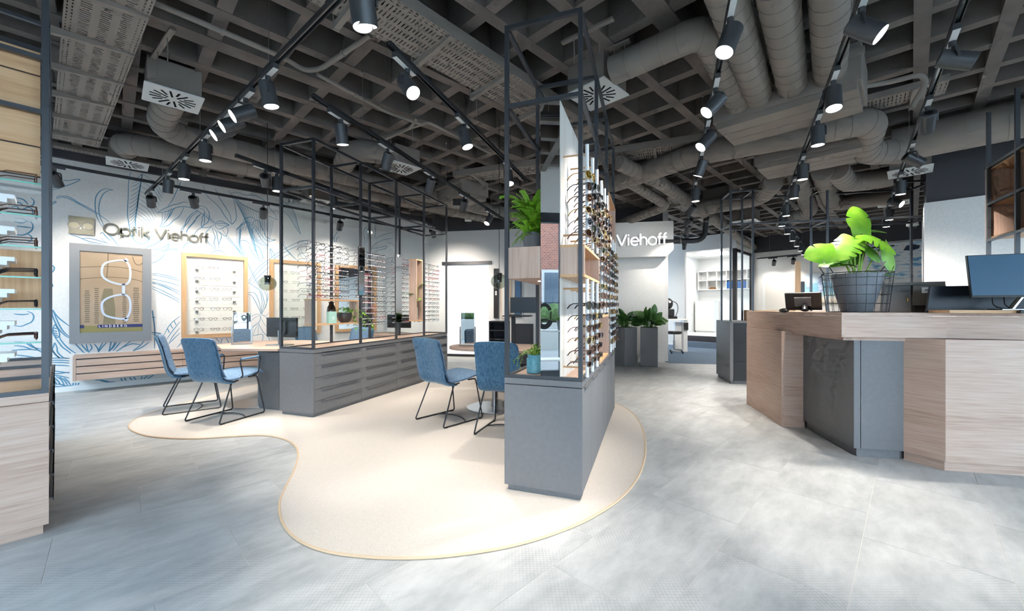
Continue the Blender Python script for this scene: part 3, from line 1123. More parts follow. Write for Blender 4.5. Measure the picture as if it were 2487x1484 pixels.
# ================================================================== CHAIRS AND DESKS
def chair_fabric():
    m = mat('blue_velour', rgb(70, 112, 150), 0.9, 0, 0.15)
    t, ns, ln, b = nodes(m)
    tc = ns.new('ShaderNodeTexCoord')
    mp = ns.new('ShaderNodeMapping')
    mp.inputs['Scale'].default_value = (24, 24, 9)
    ln.new(tc.outputs['Object'], mp.inputs['Vector'])
    n1 = ns.new('ShaderNodeTexNoise')
    n1.inputs['Scale'].default_value = 3.0
    n1.inputs['Detail'].default_value = 8
    n1.inputs['Roughness'].default_value = 0.75
    ln.new(mp.outputs[0], n1.inputs['Vector'])
    cr = ns.new('ShaderNodeValToRGB')
    cr.color_ramp.elements[0].position = 0.34
    cr.color_ramp.elements[0].color = rgb(46, 84, 114)
    cr.color_ramp.elements[1].position = 0.66
    cr.color_ramp.elements[1].color = rgb(92, 130, 158)
    ln.new(n1.outputs['Fac'], cr.inputs['Fac'])
    ln.new(cr.outputs['Color'], b.inputs['Base Color'])
    b.inputs['Sheen Weight'].default_value = 0.5
    b.inputs['Sheen Roughness'].default_value = 0.4
    bp = ns.new('ShaderNodeBump')
    bp.inputs['Strength'].default_value = 0.3
    bp.inputs['Distance'].default_value = 0.004
    ln.new(n1.outputs['Fac'], bp.inputs['Height'])
    ln.new(bp.outputs['Normal'], b.inputs['Normal'])
    return m


M['velour'] = chair_fabric()
M['velour_lit'] = noisy('lit_blue_velour', rgb(100, 126, 154), rgb(122, 148, 174), 60, 5, 0.9, spec=0.15, bump=0.2)  # same fabric, paler: light on seat and cushion put into the colour


def slab_from_profile(prof, wfun, thick, n_w=10, dish=0.0, crease=()):
    """upholstered shell: closed cushion swept across the width; prof = [(y, z)]"""
    k = len(prof)
    nor = []
    for i in range(k):
        a, b = prof[max(i - 1, 0)], prof[min(i + 1, k - 1)]
        dy, dz = b[0] - a[0], b[1] - a[1]
        l = sqrt(dy * dy + dz * dz)
        nor.append((-dz / l, dy / l))
    mb = MB()
    top, bot = [], []
    for i in range(k):
        w = wfun(i / (k - 1))
        rt, rb = [], []
        for j in range(n_w + 1):
            a = -1 + 2 * j / n_w
            x = w * a * (1 - 0.02 * a * a)
            th = thick * (1 - abs(a) ** 6 * 0.75)
            endf = min(1, 5.0 * min(i / (k - 1), 1 - i / (k - 1)) + 0.30)
            th *= endf
            lift = dish * a * a
            c = 0.006 if i in crease else 0.0
            ny, nz = nor[i]
            y, z = prof[i]
            rt.append((x, y + ny * (th / 2 + lift - c), z + nz * (th / 2 + lift - c)))
            rb.append((x, y + ny * (-th / 2 + lift), z + nz * (-th / 2 + lift)))
        top.append(rt)
        bot.append(rb)
    W1 = n_w + 1
    vs = [p for r in top for p in r] + [p for r in bot for p in r]
    o = k * W1
    fs = []
    for i in range(k - 1):
        for j in range(n_w):
            a = i * W1 + j
            fs.append((a, a + 1, a + W1 + 1, a + W1))
            fs.append((o + a, o + a + W1, o + a + W1 + 1, o + a + 1))
        fs.append((i * W1, (i + 1) * W1, o + (i + 1) * W1, o + i * W1))
        e = i * W1 + n_w
        fs.append((e, o + e, o + e + W1, e + W1))
    for j in range(n_w):
        fs.append((j, o + j, o + j + 1, j + 1))
        e = (k - 1) * W1 + j
        fs.append((e, e + 1, o + e + 1, o + e))
    mb.add(vs, fs)
    return mb


def make_chair(label, loc, heading, arms=False):
    """local +y is where the sitter looks"""
    c = thing('shell_chair', label, 'chair', loc, -heading, 'blue upholstered shell chairs')
    sp = [(0.275, 0.468), (0.25, 0.482), (0.20, 0.485), (0.12, 0.474), (0.04, 0.462), (-0.04, 0.453), (-0.11, 0.450), (-0.16, 0.458)]
    sp = [(p.x, p.y) for p in spline([(a, b, 0) for a, b in sp], 3)]
    slab_from_profile(sp, lambda t: 0.225 + 0.006 * sin(pi * t), 0.062, 12, 0.012, (8, 14)).build('seat', M['velour_lit'], c, True)
    bp = [(-0.06, 0.418), (-0.12, 0.418), (-0.175, 0.437), (-0.208, 0.485), (-0.226, 0.56), (-0.242, 0.65), (-0.264, 0.75), (-0.292, 0.84), (-0.308, 0.885)]
    bp = [(p.x, p.y) for p in spline([(a, b, 0) for a, b in bp], 3)]
    # outer shell in velour, inner cushion in its lit tone
    slab_from_profile(bp, lambda t: (0.234 - 0.016 * t - 0.02 * (1 - t) ** 3) * (1 - 0.16 * max(0, (t - 0.86) / 0.14) ** 2.5), 0.040, 12, 0.018).build('backrest', M['velour'], c, True)
    ip = [(-0.150, 0.475), (-0.182, 0.53), (-0.200, 0.60), (-0.216, 0.68), (-0.236, 0.76), (-0.262, 0.845), (-0.276, 0.878)]
    ip = [(p.x, p.y) for p in spline([(a, b, 0) for a, b in ip], 4)]
    slab_from_profile(ip, lambda t: (0.212 - 0.012 * t) * (1 - 0.14 * max(0, (t - 0.84) / 0.16) ** 2.5), 0.05, 12, 0.014, (8, 16)).build('back_cushion', M['velour_lit'], c, True)
    r = 0.0075
    for s in (-1, 1):
        x = s * 0.236
        pts = [(s * 0.19, -0.02, 0.412), (s * 0.20, -0.10, 0.405), (x, -0.265, 0.008), (x, 0.27, 0.008), (s * 0.20, 0.20, 0.432), (s * 0.19, 0.10, 0.432)]
        MB().tube(arc_path(pts, 0.028), r, 8).build('sled_leg', M['black_metal'], c, True)
        for yy in (-0.23, 0.23):
            MB().box(x - 0.009, x + 0.009, yy - 0.022, yy + 0.022, 0.0, 0.004).build('glide', M['black_plastic'], c)
        if arms:
            a = MB().tube(arc_path([(s * 0.20, -0.01, 0.44), (s * 0.262, -0.02, 0.46), (s * 0.262, -0.06, 0.642), (s * 0.262, 0.19, 0.652), (s * 0.255, 0.17, 0.47), (s * 0.20, 0.15, 0.44)], 0.03), r, 8).build('arm_frame', M['black_metal'], c, True)
            MB().tube([(s * 0.262, -0.045, 0.645), (s * 0.262, 0.165, 0.653)], 0.0125, 10).build('arm_pad', M['velour_lit'], a, True)
    MB().tube(spline([(-0.236, 0.03, 0.010), (-0.12, 0.085, 0.016), (0, 0.10, 0.018), (0.12, 0.085, 0.016), (0.236, 0.03, 0.010)], 4), 0.006, 8).build('cross_bar', M['black_metal'], c, True)
    MB().tube(spline([(-0.19, -0.09, 0.408), (0, -0.12, 0.398), (0.19, -0.09, 0.408)], 5), 0.007, 8).build('seat_rail', M['black_metal'], c, True)
    return c


RZ = 0.009


def mid(*pts):
    return sum((Vector(p) for p in pts), Vector((0, 0, 0))) / len(pts)


make_chair('blue shell chair without arms nearest the wall sideboard', mid((-3.886, 4.419, RZ), (-4.187, 4.77, RZ), (-3.46, 4.76, RZ), (-3.766, 5.128, RZ)), radians(50))
make_chair('blue shell armchair drawn up to the desk of the long rack', mid((-3.427, 4.163, RZ), (-2.966, 4.046, RZ), (-3.28, 4.682, RZ), (-2.82, 4.565, RZ)), radians(15.7), True)
make_chair('blue shell chair without arms in front of the round desk end', mid((-1.04, 4.248, RZ), (-0.67, 4.656, RZ), (-0.675, 3.932, RZ), (-0.318, 4.311, RZ)), radians(42))
make_chair('blue shell armchair half hidden behind the grey tower cabinet', Vector((-0.045, 3.905, RZ)), radians(19.4), True)
make_chair('blue chair behind the rack seen below the wooden ivy box', Vector((-2.50, 6.12, RZ)), radians(200))
make_chair('blue chair behind the rack seen edge on beside a steel post', Vector((-3.10, 6.45, RZ)), radians(105))

# desk joined to the rack
dk = thing('desk', 'wooden desk top with a grey pedestal joined to the long rack', 'desk', (0, 0, 0))
MB().prism([(-2.63, 4.485), (-3.29, 4.52), (-3.72, 5.02), (-3.66, 5.55), (-3.0, 5.75), (-2.28, 5.45)], 0.712, 0.74).build('top', M['walnutX'], dk, bevel=0.003)
a_ = Vector((-2.70, 4.62, 0))
ped = MB()
ped.obox(a_ - N * 0.17 + D * 0.27 + Vector((0, 0, 0.365)), N * 0.165, D * 0.26, (0, 0, 0.32))
ped.build('pedestal', M['cabinet'], dk, bevel=0.002)
MB().obox(a_ - N * 0.17 + D * 0.27 + Vector((0, 0, 0.028)), N * 0.165, D * 0.25, (0, 0, 0.018)).build('pedestal_plinth', M['cabinet'], dk)
MB().obox(a_ - N * 0.17 + D * 0.27 + Vector((0, 0, 0.70)), N * 0.15, D * 0.25, (0, 0, 0.012)).build('shadow_gap', M['black_metal'], dk)


def oval(cx, cy, a, b, ang, n=40):
    return [(cx + a * cos(t) * cos(ang) - b * sin(t) * sin(ang), cy + a * cos(t) * sin(ang) + b * sin(t) * cos(ang)) for t in (2 * pi * i / n for i in range(n))]


MB().prism(oval(-3.17, 5.0, 0.34, 0.30, 0), 0.009, 0.020).build('base_plate', M['steel'], dk, bevel=0.002)
MB().cyl((-3.17, 5.05, 0.02), (-3.17, 5.05, 0.712), 0.04, n=20).build('column', M['steel'], dk, True)

# desk with the round end joined to the tower
dk2 = thing('desk', 'wooden desk with a round end behind the two middle chairs', 'desk', (0, 0, 0))
ctr = Vector((-0.36, 4.86, 0))
a1 = TOW_O - N * TW + D * 2.0
poly = []
for i in range(17):
    t = pi / 2 + pi * i / 16
    poly.append(ctr + N * 0.40 * cos(t) - D * 0.40 * sin(t) * -1)
poly = [ctr + N * (0.40 * cos(pi / 2 + pi * i / 16)) + D * (0.40 * sin(pi / 2 + pi * i / 16)) for i in range(17)]
poly += [ctr - D * 0.40 + N * 0.98, ctr + D * 0.40 + N * 0.98]
MB().prism([(p.x, p.y) for p in poly], 0.712, 0.74).build('top', M['walnutX'], dk2, bevel=0.003)
MB().prism(oval(-0.21, 4.78, 0.33, 0.30, 0), 0.009, 0.020).build('base_plate', M['steel'], dk2, bevel=0.002)
MB().cyl((-0.21, 4.85, 0.02), (-0.21, 4.85, 0.712), 0.04, n=20).build('column', M['steel'], dk2, True)


def table_mirror(label, loc, rz, h=0.30, w=0.19):
    t = thing('table_mirror', label, 'mirror', loc, rz)
    MB().box(-w / 2 - 0.01, w / 2 + 0.01, -0.06, 0.06, 0, 0.008).build('foot', M['steel'], t, bevel=0.002)
    for s in (-1, 1):
        MB().box(s * (w / 2 + 0.012) - 0.005, s * (w / 2 + 0.012) + 0.005, -0.01, 0.01, 0.008, h * 0.62).build('side_post', M['steel'], t)
    MB().box(-w / 2, w / 2, 0.001, 0.008, 0.02, h + 0.03).build('backing', M['steel'], t)
    MB().box(-w / 2 + 0.003, w / 2 - 0.003, -0.002, 0.001, 0.023, h + 0.027).build('mirror_glass', M['mirror'], t)
    return t


table_mirror('tilting mirror on a steel stand on the desk of the long rack', Vector((-3.42, 5.06, 0.74)), radians(25), 0.37, 0.19)
table_mirror('tilting mirror on a steel stand on the round desk end', Vector((-0.55, 4.95, 0.74)), radians(-12), 0.37, 0.17)


def monitor(label, loc, rz, w=0.52, h=0.30, z=0.18, tilt=0.0, back='black_plastic', screen='screen', stand='plate', parent_label=None, name='monitor'):
    """screen faces local -y"""
    t = thing(name, label, 'monitor', loc, rz)
    ty = lambda zz: sin(tilt) * zz
    b = MB()
    up = Vector((0, sin(tilt), cos(tilt)))
    nn = Vector((0, -cos(tilt), sin(tilt)))
    c = Vector((0, 0, z + h / 2 * cos(tilt)))
    b.obox(c, (w / 2, 0, 0), nn * 0.012, up * h / 2)
    b.build('housing', M[back], t, bevel=0.004)
    MB().obox(c + nn * 0.0128, (w / 2 - 0.006, 0, 0), nn * 0.0008, up * (h / 2 - 0.008)).build('screen_panel', M[screen], t)
    MB().obox(c - nn * 0.02, (0.09, 0, 0), nn * 0.012, up * 0.07).build('rear_bulge', M[back], t, bevel=0.006)
    if stand == 'plate':
        MB().bar((0, 0.03, 0.012), Vector((0, 0.03, 0)) + Vector((0, 0, z + h * 0.35)), 0.045, 0.018).build('stand_neck', M['steel'], t)
        MB().box(-0.13, 0.13, -0.06, 0.12, 0, 0.012).build('stand_foot', M['steel'], t, bevel=0.004)
    return t


monitor('black monitor on a silver V-shaped stand at the near end of the rack', Vector((-2.85, 4.95, 0.74)), radians(160), 0.50, 0.24, 0.10)
monitor('black monitor on a silver stand seen low through the rack rods', Vector((-2.05, 7.25, 0.74)), radians(160), 0.50, 0.24, 0.10)

# second desk behind the rack, carrying that monitor
dk3 = thing('desk', 'wooden desk behind the far half of the long rack', 'desk', (0, 0, 0))
MB().prism([(-1.92, 6.62), (-1.70, 7.25), (-2.2, 7.75), (-2.85, 7.5), (-2.65, 6.9)], 0.712, 0.74).build('top', M['walnutX'], dk3, bevel=0.003)
MB().cyl((-2.25, 7.2, 0.012), (-2.25, 7.2, 0.712), 0.04, n=16).build('column', M['steel'], dk3, True)
MB().prism(oval(-2.25, 7.2, 0.3, 0.3, 0), 0.0, 0.012).build('base_plate', M['steel'], dk3)

# ---------------- furniture seen behind the tower
mon_d = thing('standing_desk', 'narrow dark standing desk against the back wall', 'desk', (0.12, 8.4, 0), radians(-11))
MB().box(-0.28, 0.28, -0.25, 0.25, 1.02, 1.045).build('top', M['black_metal'], mon_d)
MB().box(-0.13, -0.05, -0.04, 0.04, 0.012, 1.02).build('leg', M['black_metal'], mon_d)
MB().box(-0.2, 0.2, -0.22, 0.22, 0, 0.012).build('foot', M['black_metal'], mon_d)
MB().box(-0.1, 0.3, 0.0, 0.24, 0.02, 0.86).build('cable_cover', M['dark_wall'], mon_d)
monitor('dark flat monitor on the narrow standing desk at the back', Vector((0.24, 8.45, 1.046)), radians(-11), 0.56, 0.33, 0.05)
MB_k = tag(MB().box(-0.2, 0.12, -0.06, 0.06, 0, 0.02).build('keyboard', M['black_plastic'], None, bevel=0.004, loc=(0.05, 8.24, 1.046)), 'black keyboard on the narrow standing desk', 'keyboard')
sh = thing('black_shelf', 'low black open shelf at the back behind the round desk', 'shelf', (-0.42, 8.35, 0), radians(-11))
for z in (0.02, 0.2, 0.38, 0.56, 0.74, 0.92):
    MB().box(-0.02, 0.34, -0.18, 0.18, z - 0.012, z + 0.012).build('board', M['black_metal'], sh)
for x in (-0.02, 0.33):
    MB().box(x, x + 0.02, -0.18, 0.18, 0, 0.93).build('side', M['black_metal'], sh)
MB().box(0, 0.33, 0.16, 0.18, 0, 0.93).build('back', M['dark_wall'], sh)
# slender lit wall mirror / niche and dark wall tablet
nic = thing('niche_shelf', 'tall oak niche lit warm on the back wall', 'wall niche', b0 + BW * 2.02 + BN * 0.02 + Vector((0, 0, 0.95)), atan2(BW.y, BW.x))
MB().box(-0.12, 0.12, -0.03, 0.02, 0, 1.05).build('frame', M['oakZ'], nic)
MB().box(-0.10, 0.10, -0.035, -0.03, 0.02, 1.03).build('panel', M['whitewash'], nic)
for k in range(5):
    MB().box(-0.10, 0.10, -0.08, -0.035, 0.15 + k * 0.18, 0.158 + k * 0.18).build('shelf', M['glass'], nic)
tb = thing('upright_screen', 'narrow dark upright screen on the back wall beside the niche', 'screen', b0 + BW * 2.30 + BN * 0.02 + Vector((0, 0, 0.98)), atan2(BW.y, BW.x))
MB().box(-0.06, 0.10, -0.04, 0.0, 0, 1.0).build('housing', M['black_plastic'], tb)
MB().box(-0.045, 0.085, -0.042, -0.04, 0.02, 0.98).build('screen_panel', mat('blue_screen', rgb(70, 110, 150), 0.2, 0, 0.6), tb)
pnl = thing('control_panel', 'narrow black control panel on the back wall behind the globe lamp', 'panel', b0 + BW * 1.79 + BN * 0.02 + Vector((0, 0, 0.95)), atan2(BW.y, BW.x))
MB().box(-0.07, 0.05, -0.03, 0, 0, 1.2).build('housing', M['black_plastic'], pnl)
for i in range(2):
    for j in range(3):
        MB().box(-0.035 + i * 0.025, -0.015 + i * 0.025, -0.033, -0.03, 0.56 + j * 0.035, 0.585 + j * 0.035).build('button', M['white_plastic'], pnl)

# ================================================================== COUNTER
ct = thing('reception_counter', 'angular walnut reception counter with dark recessed panels', 'counter', (0, 0, 0))
Lp, B1, B2, B3 = (2.945, 5.01), (2.60, 3.15), (3.295, 3.03), (4.25, 2.62)
top_poly = [Lp, B1, B2, B3, (4.6, 3.3), (3.75, 3.72), (3.55, 4.95)]
MB().prism(top_poly, 1.138, 1.163).build('top', M['walnutX'], ct, bevel=0.002)


def vpanel(parent, name, p, q, z0, z1, m, th=0.02, bevel=0.0):
    p, q = Vector((p[0], p[1], 0)), Vector((q[0], q[1], 0))
    d_ = (q - p)
    L_ = d_.length
    ang = atan2(d_.y, d_.x)
    o = MB().box(0, L_, 0, th, z0, z1).build(name, m, parent, bevel=bevel)
    o.location = p
    o.rotation_euler = (0, 0, ang)
    return o


# fascia (panels run so that their thickness lies inside)
vpanel(ct, 'fascia', Lp, B1, 0.97, 1.136, M['walnutX'], 0.02)
vpanel(ct, 'fascia', B1, B2, 0.97, 1.136, M['walnutX'], 0.02)
vpanel(ct, 'fascia', B2, B3, 0.97, 1.136, M['walnutX'], 0.02)
MB().prism([(3.0, 4.93), (2.67, 3.22), (3.33, 3.09), (4.22, 2.71), (4.5, 3.28), (3.72, 3.66), (3.5, 4.88)], 0.94, 0.975).build('underside', M['walnutX'], ct)
p1, p2, p3 = (2.942, 5.009), (2.731, 4.047), (2.935, 4.004)
p5, p6, p8, p9 = (2.756, 3.221), (3.085, 3.147), (3.183, 2.932), (4.3, 2.70)
vpanel(ct, 'side_panel', p1, p2, 0.0, 0.968, M['walnutX'], 0.02)
vpanel(ct, 'return_panel', p2, p3, 0.0, 0.968, M['walnutX'], 0.02)
q4 = (2.925, 4.02)
MB().prism([(2.945, 3.99), (2.79, 3.235), (3.07, 3.165), (3.6, 3.4), (3.5, 4.3)], 0.0, 0.07).build('plinth', M['cabinet'], ct)
vpanel(ct, 'dark_panel', q4, p5, 0.07, 0.968, M['cabinet'], 0.02, 0.001)
vpanel(ct, 'dark_panel', (2.756, 3.219), (2.80, 3.211), 0.07, 0.968, M['cabinet'], 0.02)
vpanel(ct, 'dark_panel', (2.806, 3.211), p6, 0.07, 0.968, M['cabinet'], 0.02, 0.001)
vpanel(ct, 'wood_panel', p6, p8, 0.07, 0.968, M['walnutX'], 0.02)
vpanel(ct, 'wood_panel', p8, p9, 0.07, 0.968, M['walnutX'], 0.02)
vpanel(ct, 'wood_plinth', (3.10, 3.16), (3.195, 2.95), 0.0, 0.07, M['walnutX'], 0.02)
vpanel(ct, 'wood_plinth', (3.195, 2.95), (4.3, 2.72), 0.0, 0.07, M['walnutX'], 0.02)
MB().prism([(2.97, 4.98), (2.76, 4.05), (2.97, 4.02), (2.80, 3.26), (3.10, 3.19), (3.22, 2.97), (4.25, 2.75), (4.5, 3.2), (3.75, 3.65), (3.5, 4.9)], 0.075, 0.93).build('carcass', M['cabinet'], ct)

CT = 1.163
# tablet till seen from behind
till = thing('till_display', 'dark tablet till seen from behind on the left counter wing', 'till', Vector((2.93, 4.02, CT)), radians(-42))
upv, nv = Vector((0, -0.50, 0.866)), Vector((0, 0.866, 0.50))
MB().obox(Vector((0.0, 0.0, 0.105)), (0.15, 0, 0), nv * 0.010, upv * 0.098).build('housing', M['black_plastic'], till, bevel=0.006)
MB().obox(Vector((0.0, -0.028, 0.10)), (0.07, 0, 0), nv * 0.012, upv * 0.05).build('rear_cover', M['grey_plastic'], till, bevel=0.006)
MB().obox(Vector((0.0, -0.045, 0.165)) , (0.012, 0, 0), nv * 0.001, upv * 0.012).build('badge', M['white_plastic'], till)
MB().obox(Vector((0.0, 0.0, 0.105)) + nv * 0.011, (0.14, 0, 0), nv * 0.001, upv * 0.09).build('screen_panel', M['screen'], till)
MB().tube(spline([(0.02, -0.10, 0.015), (0.02, -0.06, 0.05), (0.02, 0.02, 0.05), (0.02, 0.05, 0.01)], 4), 0.022, 10).build('stand', M['steel'], till, True)
mo = thing('computer_mouse', 'black mouse beside the tablet till', 'mouse', Vector((2.76, 4.05, CT)))
MB().sphere((0, 0, 0.012), 0.05, 14, 8, sc=(0.75, 1.1, 0.45)).build('shell', M['black_plastic'], mo, True)
# banknote unit with key
kk = thing('cash_box', 'grey cash safe with a brass key and paper label', 'cash safe', Vector((3.56, 3.58, CT)), radians(-35))
MB().box(-0.20, -0.005, -0.10, 0.24, 0, 0.235).build('locker', M['grey_plastic'], kk, bevel=0.004)
MB().box(-0.205, 0.20, -0.12, 0.25, 0.235, 0.262).build('lid', mat('grey_lid', rgb(120, 118, 114), 0.5), kk, bevel=0.004)
MB().box(0.0, 0.20, -0.13, 0.22, 0.06, 0.235).build('bill_unit', mat('taupe_unit', rgb(104, 100, 92), 0.45), kk, bevel=0.004)
MB().box(0.02, 0.18, -0.11, 0.2, 0, 0.06).build('bill_tray', M['black_plastic'], kk)
MB().box(0.055, 0.165, -0.132, -0.13, 0.165, 0.215).build('paper_label', M['white_plastic'], kk)
MB().box(0.075, 0.145, -0.133, -0.132, 0.185, 0.198).build('label_text', M['grey_plastic'], kk)
MB().tube([(-0.03, -0.10, 0.12), (-0.03, -0.125, 0.12), (-0.03, -0.125, 0.095)], 0.006, 8).build('key', mat('brass', rgb(190, 165, 95), 0.3, 0.9), kk, True)
# black curved monitor and blue-grey monitor on a wooden riser
cm = thing('curved_monitor', 'glossy black monitor seen from behind left of the till screen', 'monitor', Vector((3.62, 3.10, CT)), radians(-18))
MB().obox(Vector((0.0, 0, 0.105)), (0.31, 0, 0), (0, 0.012, 0), (0.012, 0.0, 0.105)).build('housing', mat('glossy_black', rgb(26, 31, 40), 0.28, 0, 0.25), cm, bevel=0.004)
MB().box(-0.1, 0.1, 0.012, 0.1, 0, 0.012).build('stand_foot', M['black_plastic'], cm)
MB().bar((0, 0.03, 0.01), (0, 0.02, 0.12), 0.04, 0.02).build('stand_neck', M['black_plastic'], cm)
ri = tag(MB().box(-0.16, 0.55, -0.10, 0.16, 0, 0.022).build('monitor_riser', M['oakX'], None, bevel=0.002, loc=(3.36, 2.93, CT)), 'flat wooden riser under the large till monitor', 'riser')
ri.rotation_euler = (0, 0, radians(-22))
bm_ = thing('till_monitor', 'large blue-grey monitor on a silver stand at the right picture edge', 'monitor', Vector((3.62, 2.88, CT + 0.022)), radians(-24))
up2 = Vector((0.06, 0.10, 0.99))
MB().obox(Vector((0.03, 0, 0.25)), (0.27, 0, 0), (0, 0.012, 0), (0.0, 0.028, 0.158)).build('housing', M['black_plastic'], bm_, bevel=0.003)
MB().obox(Vector((0.03, -0.0135, 0.255)), (0.266, 0, 0), (0, 0.001, 0), (0.0, 0.027, 0.148)).build('screen_panel', mat('blue_grey_screen', rgb(74, 104, 128), 0.25, 0, 0.5), bm_)
MB().box(0.03, 0.07, -0.0175, -0.0165, 0.094, 0.101).build('badge', M['white_plastic'], bm_)
MB().bar((-0.02, 0.0, 0.0), (0.09, 0.05, 0.15), 0.03, 0.014).build('stand_neck', M['steel'], bm_)
MB().box(-0.09, 0.10, -0.06, 0.10, 0, 0.008).build('stand_foot', M['steel'], bm_, bevel=0.002)
for k in (0, 1):
    MB().tube(spline([(-0.10 + 0.06 * k, 0.02, 0.10), (-0.09 + 0.06 * k, 0.03, 0.04), (-0.05 + 0.05 * k, 0.02, 0.012), (0.02, 0.02, 0.01)], 5), 0.004, 6).build('cable', M['black_plastic'], bm_, True)
kb = thing('keyboard', 'black keyboard at the right end of the counter', 'keyboard', Vector((3.60, 2.76, CT)), radians(-22))
MB().box(-0.10, 0.32, -0.07, 0.07, 0, 0.018).build('base', M['black_plastic'], kb, bevel=0.004)
for i in range(16):
    for j in range(4):
        MB().box(-0.085 + i * 0.025, -0.065 + i * 0.025, -0.055 + j * 0.03, -0.033 + j * 0.03, 0.018, 0.024).build('key', M['grey_plastic'] if j == 5 else M['black_plastic'], kb)

# ================================================================== RACK BEHIND THE COUNTER
RB_A = radians(11.9)
rb = thing('back_rack', 'dark drawer unit with an empty steel frame behind the counter', 'display rack', Vector((3.43, 6.285, 0)), -RB_A)
RBW, RBD, RBH = 2.75, 0.73, 0.99
MB().box(0.02, RBW, 0.02, RBD - 0.02, 0, 0.06).build('plinth', M['cabinet'], rb)
MB().box(0, RBW, 0.022, RBD, 0.055, RBH - 0.03).build('body', M['cabinet'], rb)
MB().box(0, RBW, 0, RBD, RBH - 0.028, RBH).build('worktop', M['cabinet'], rb, bevel=0.002)
MB().box(0, 0.05, 0.0, 0.022, 0.055, RBH - 0.03).build('corner_panel', M['cabinet'], rb)
for i in range(3):
    for k in range(3):
        x0 = 0.055 + i * 0.9
        zt = RBH - 0.035 - k * 0.30
        d2 = MB().box(x0, x0 + 0.89, 0.001, 0.022, zt - 0.297, zt).build('drawer', M['black_metal'], rb, bevel=0.001)
        MB().box(x0 + 0.20, x0 + 0.7, -0.016, 0.001, zt - 0.004, zt).build('handle', M['steel'], d2)
for x in (0.013, 0.33, 1.35, 2.72):
    for y in (0.013, RBD - 0.25):
        MB().box(x - 0.013, x + 0.013, y - 0.013, y + 0.013, RBH, RING1).build('post', M['frame_metal'], rb)
    for z in (RING1, RING2):
        MB().box(x - 0.013, x + 0.013, 0.026, RBD - 0.263, z - 0.026, z).build('cross_rail', M['frame_metal'], rb)
for y in (0.013, RBD - 0.25):
    for z in (RING1, RING2):
        MB().box(0.026, 2.71, y - 0.013, y + 0.013, z - 0.026, z).build('rail', M['frame_metal'], rb)
bxw = thing('oak_tray', 'small open oak tray on the dark drawer unit', 'tray', rb.matrix_world @ Vector((0, 0, 0)))
bxw.location = place(Vector((3.43, 6.285, 0)), -RB_A, 0.55, 0.35, RBH)
bxw.rotation_euler = (0, 0, -RB_A)
MB().box(-0.2, 0.5, -0.12, 0.12, 0, 0.012).build('bottom_board', M['oakX'], bxw)
MB().box(-0.2, 0.5, -0.12, 0.12, 0.16, 0.175).build('top_board', M['oakX'], bxw)
for x in (-0.2, 0.485):
    MB().box(x, x + 0.015, -0.12, 0.12, 0.012, 0.16).build('side_board', M['oakZ'], bxw)
rd = thing('leaflet_box', 'red and white leaflet box on the dark drawer unit', 'box', place(Vector((3.43, 6.285, 0)), -RB_A, 0.47, 0.12, RBH), -RB_A)
MB().box(-0.08, 0.1, -0.03, 0.03, 0, 0.06).build('carton', M['white_plastic'], rd)
MB().box(-0.08, 0.1, -0.032, 0.032, 0.06, 0.13).build('carton_top', mat('red_card', rgb(200, 40, 52), 0.5), rd)
for k in range(3):
    MB().box(-0.07 + 0.055 * k, -0.035 + 0.055 * k, -0.033, -0.03, 0.015, 0.045).build('red_mark', bpy.data.materials['red_card'], rd)

# wall cubes at the top right
wc_a = radians(32)
wc = thing('cube_shelf', 'walnut cube shelf in a steel frame at the upper right edge', 'shelf', Vector((4.52, 3.81, 0)), -wc_a)
# local -y runs towards the viewer, +x to the right
MB().box(0.0, 0.28, -0.006, 0.012, 1.85, 2.52).build('end_board', M['walnutZ'], wc)
for i in range(3):
    y1, y0 = -0.02 - 0.5 * i, -0.02 - 0.5 * (i + 1)
    MB().box(0.02, 0.28, y0, y1, 1.85, 1.868).build('bottom_board', M['oakY'], wc)
    MB().box(0.02, 0.28, y0, y1, 2.505, 2.52).build('top_board', M['oakY'], wc)
    MB().box(0.02, 0.28, y0, y1, 2.17, 2.188).build('shelf_board', M['oakY'], wc)
    MB().box(0.27, 0.285, y0, y1, 1.85, 2.52).build('back_board', M['oakZ'], wc)
    MB().box(0.02, 0.28, y0, y0 + 0.015, 1.868, 2.505).build('side_board', M['walnutZ'], wc)
    MB().box(-0.006, 0.02, y1 - 0.026, y1, CT, RING1).build('post', M['frame_metal'], wc)
    for z in (1.85, 2.19, 2.54):
        MB().box(-0.006, 0.02, y0, y1 - 0.026, z - 0.024, z).build('rail', M['frame_metal'], wc)

# ================================================================== MURAL WALL
WALL_V = 8.57


def on_wall(u, z):
    return uv(u, WALL_V, z)


def wall_uz(px, py):
    p = WL(px, py)
    return ((p.x + p.y) * R2, p.z)


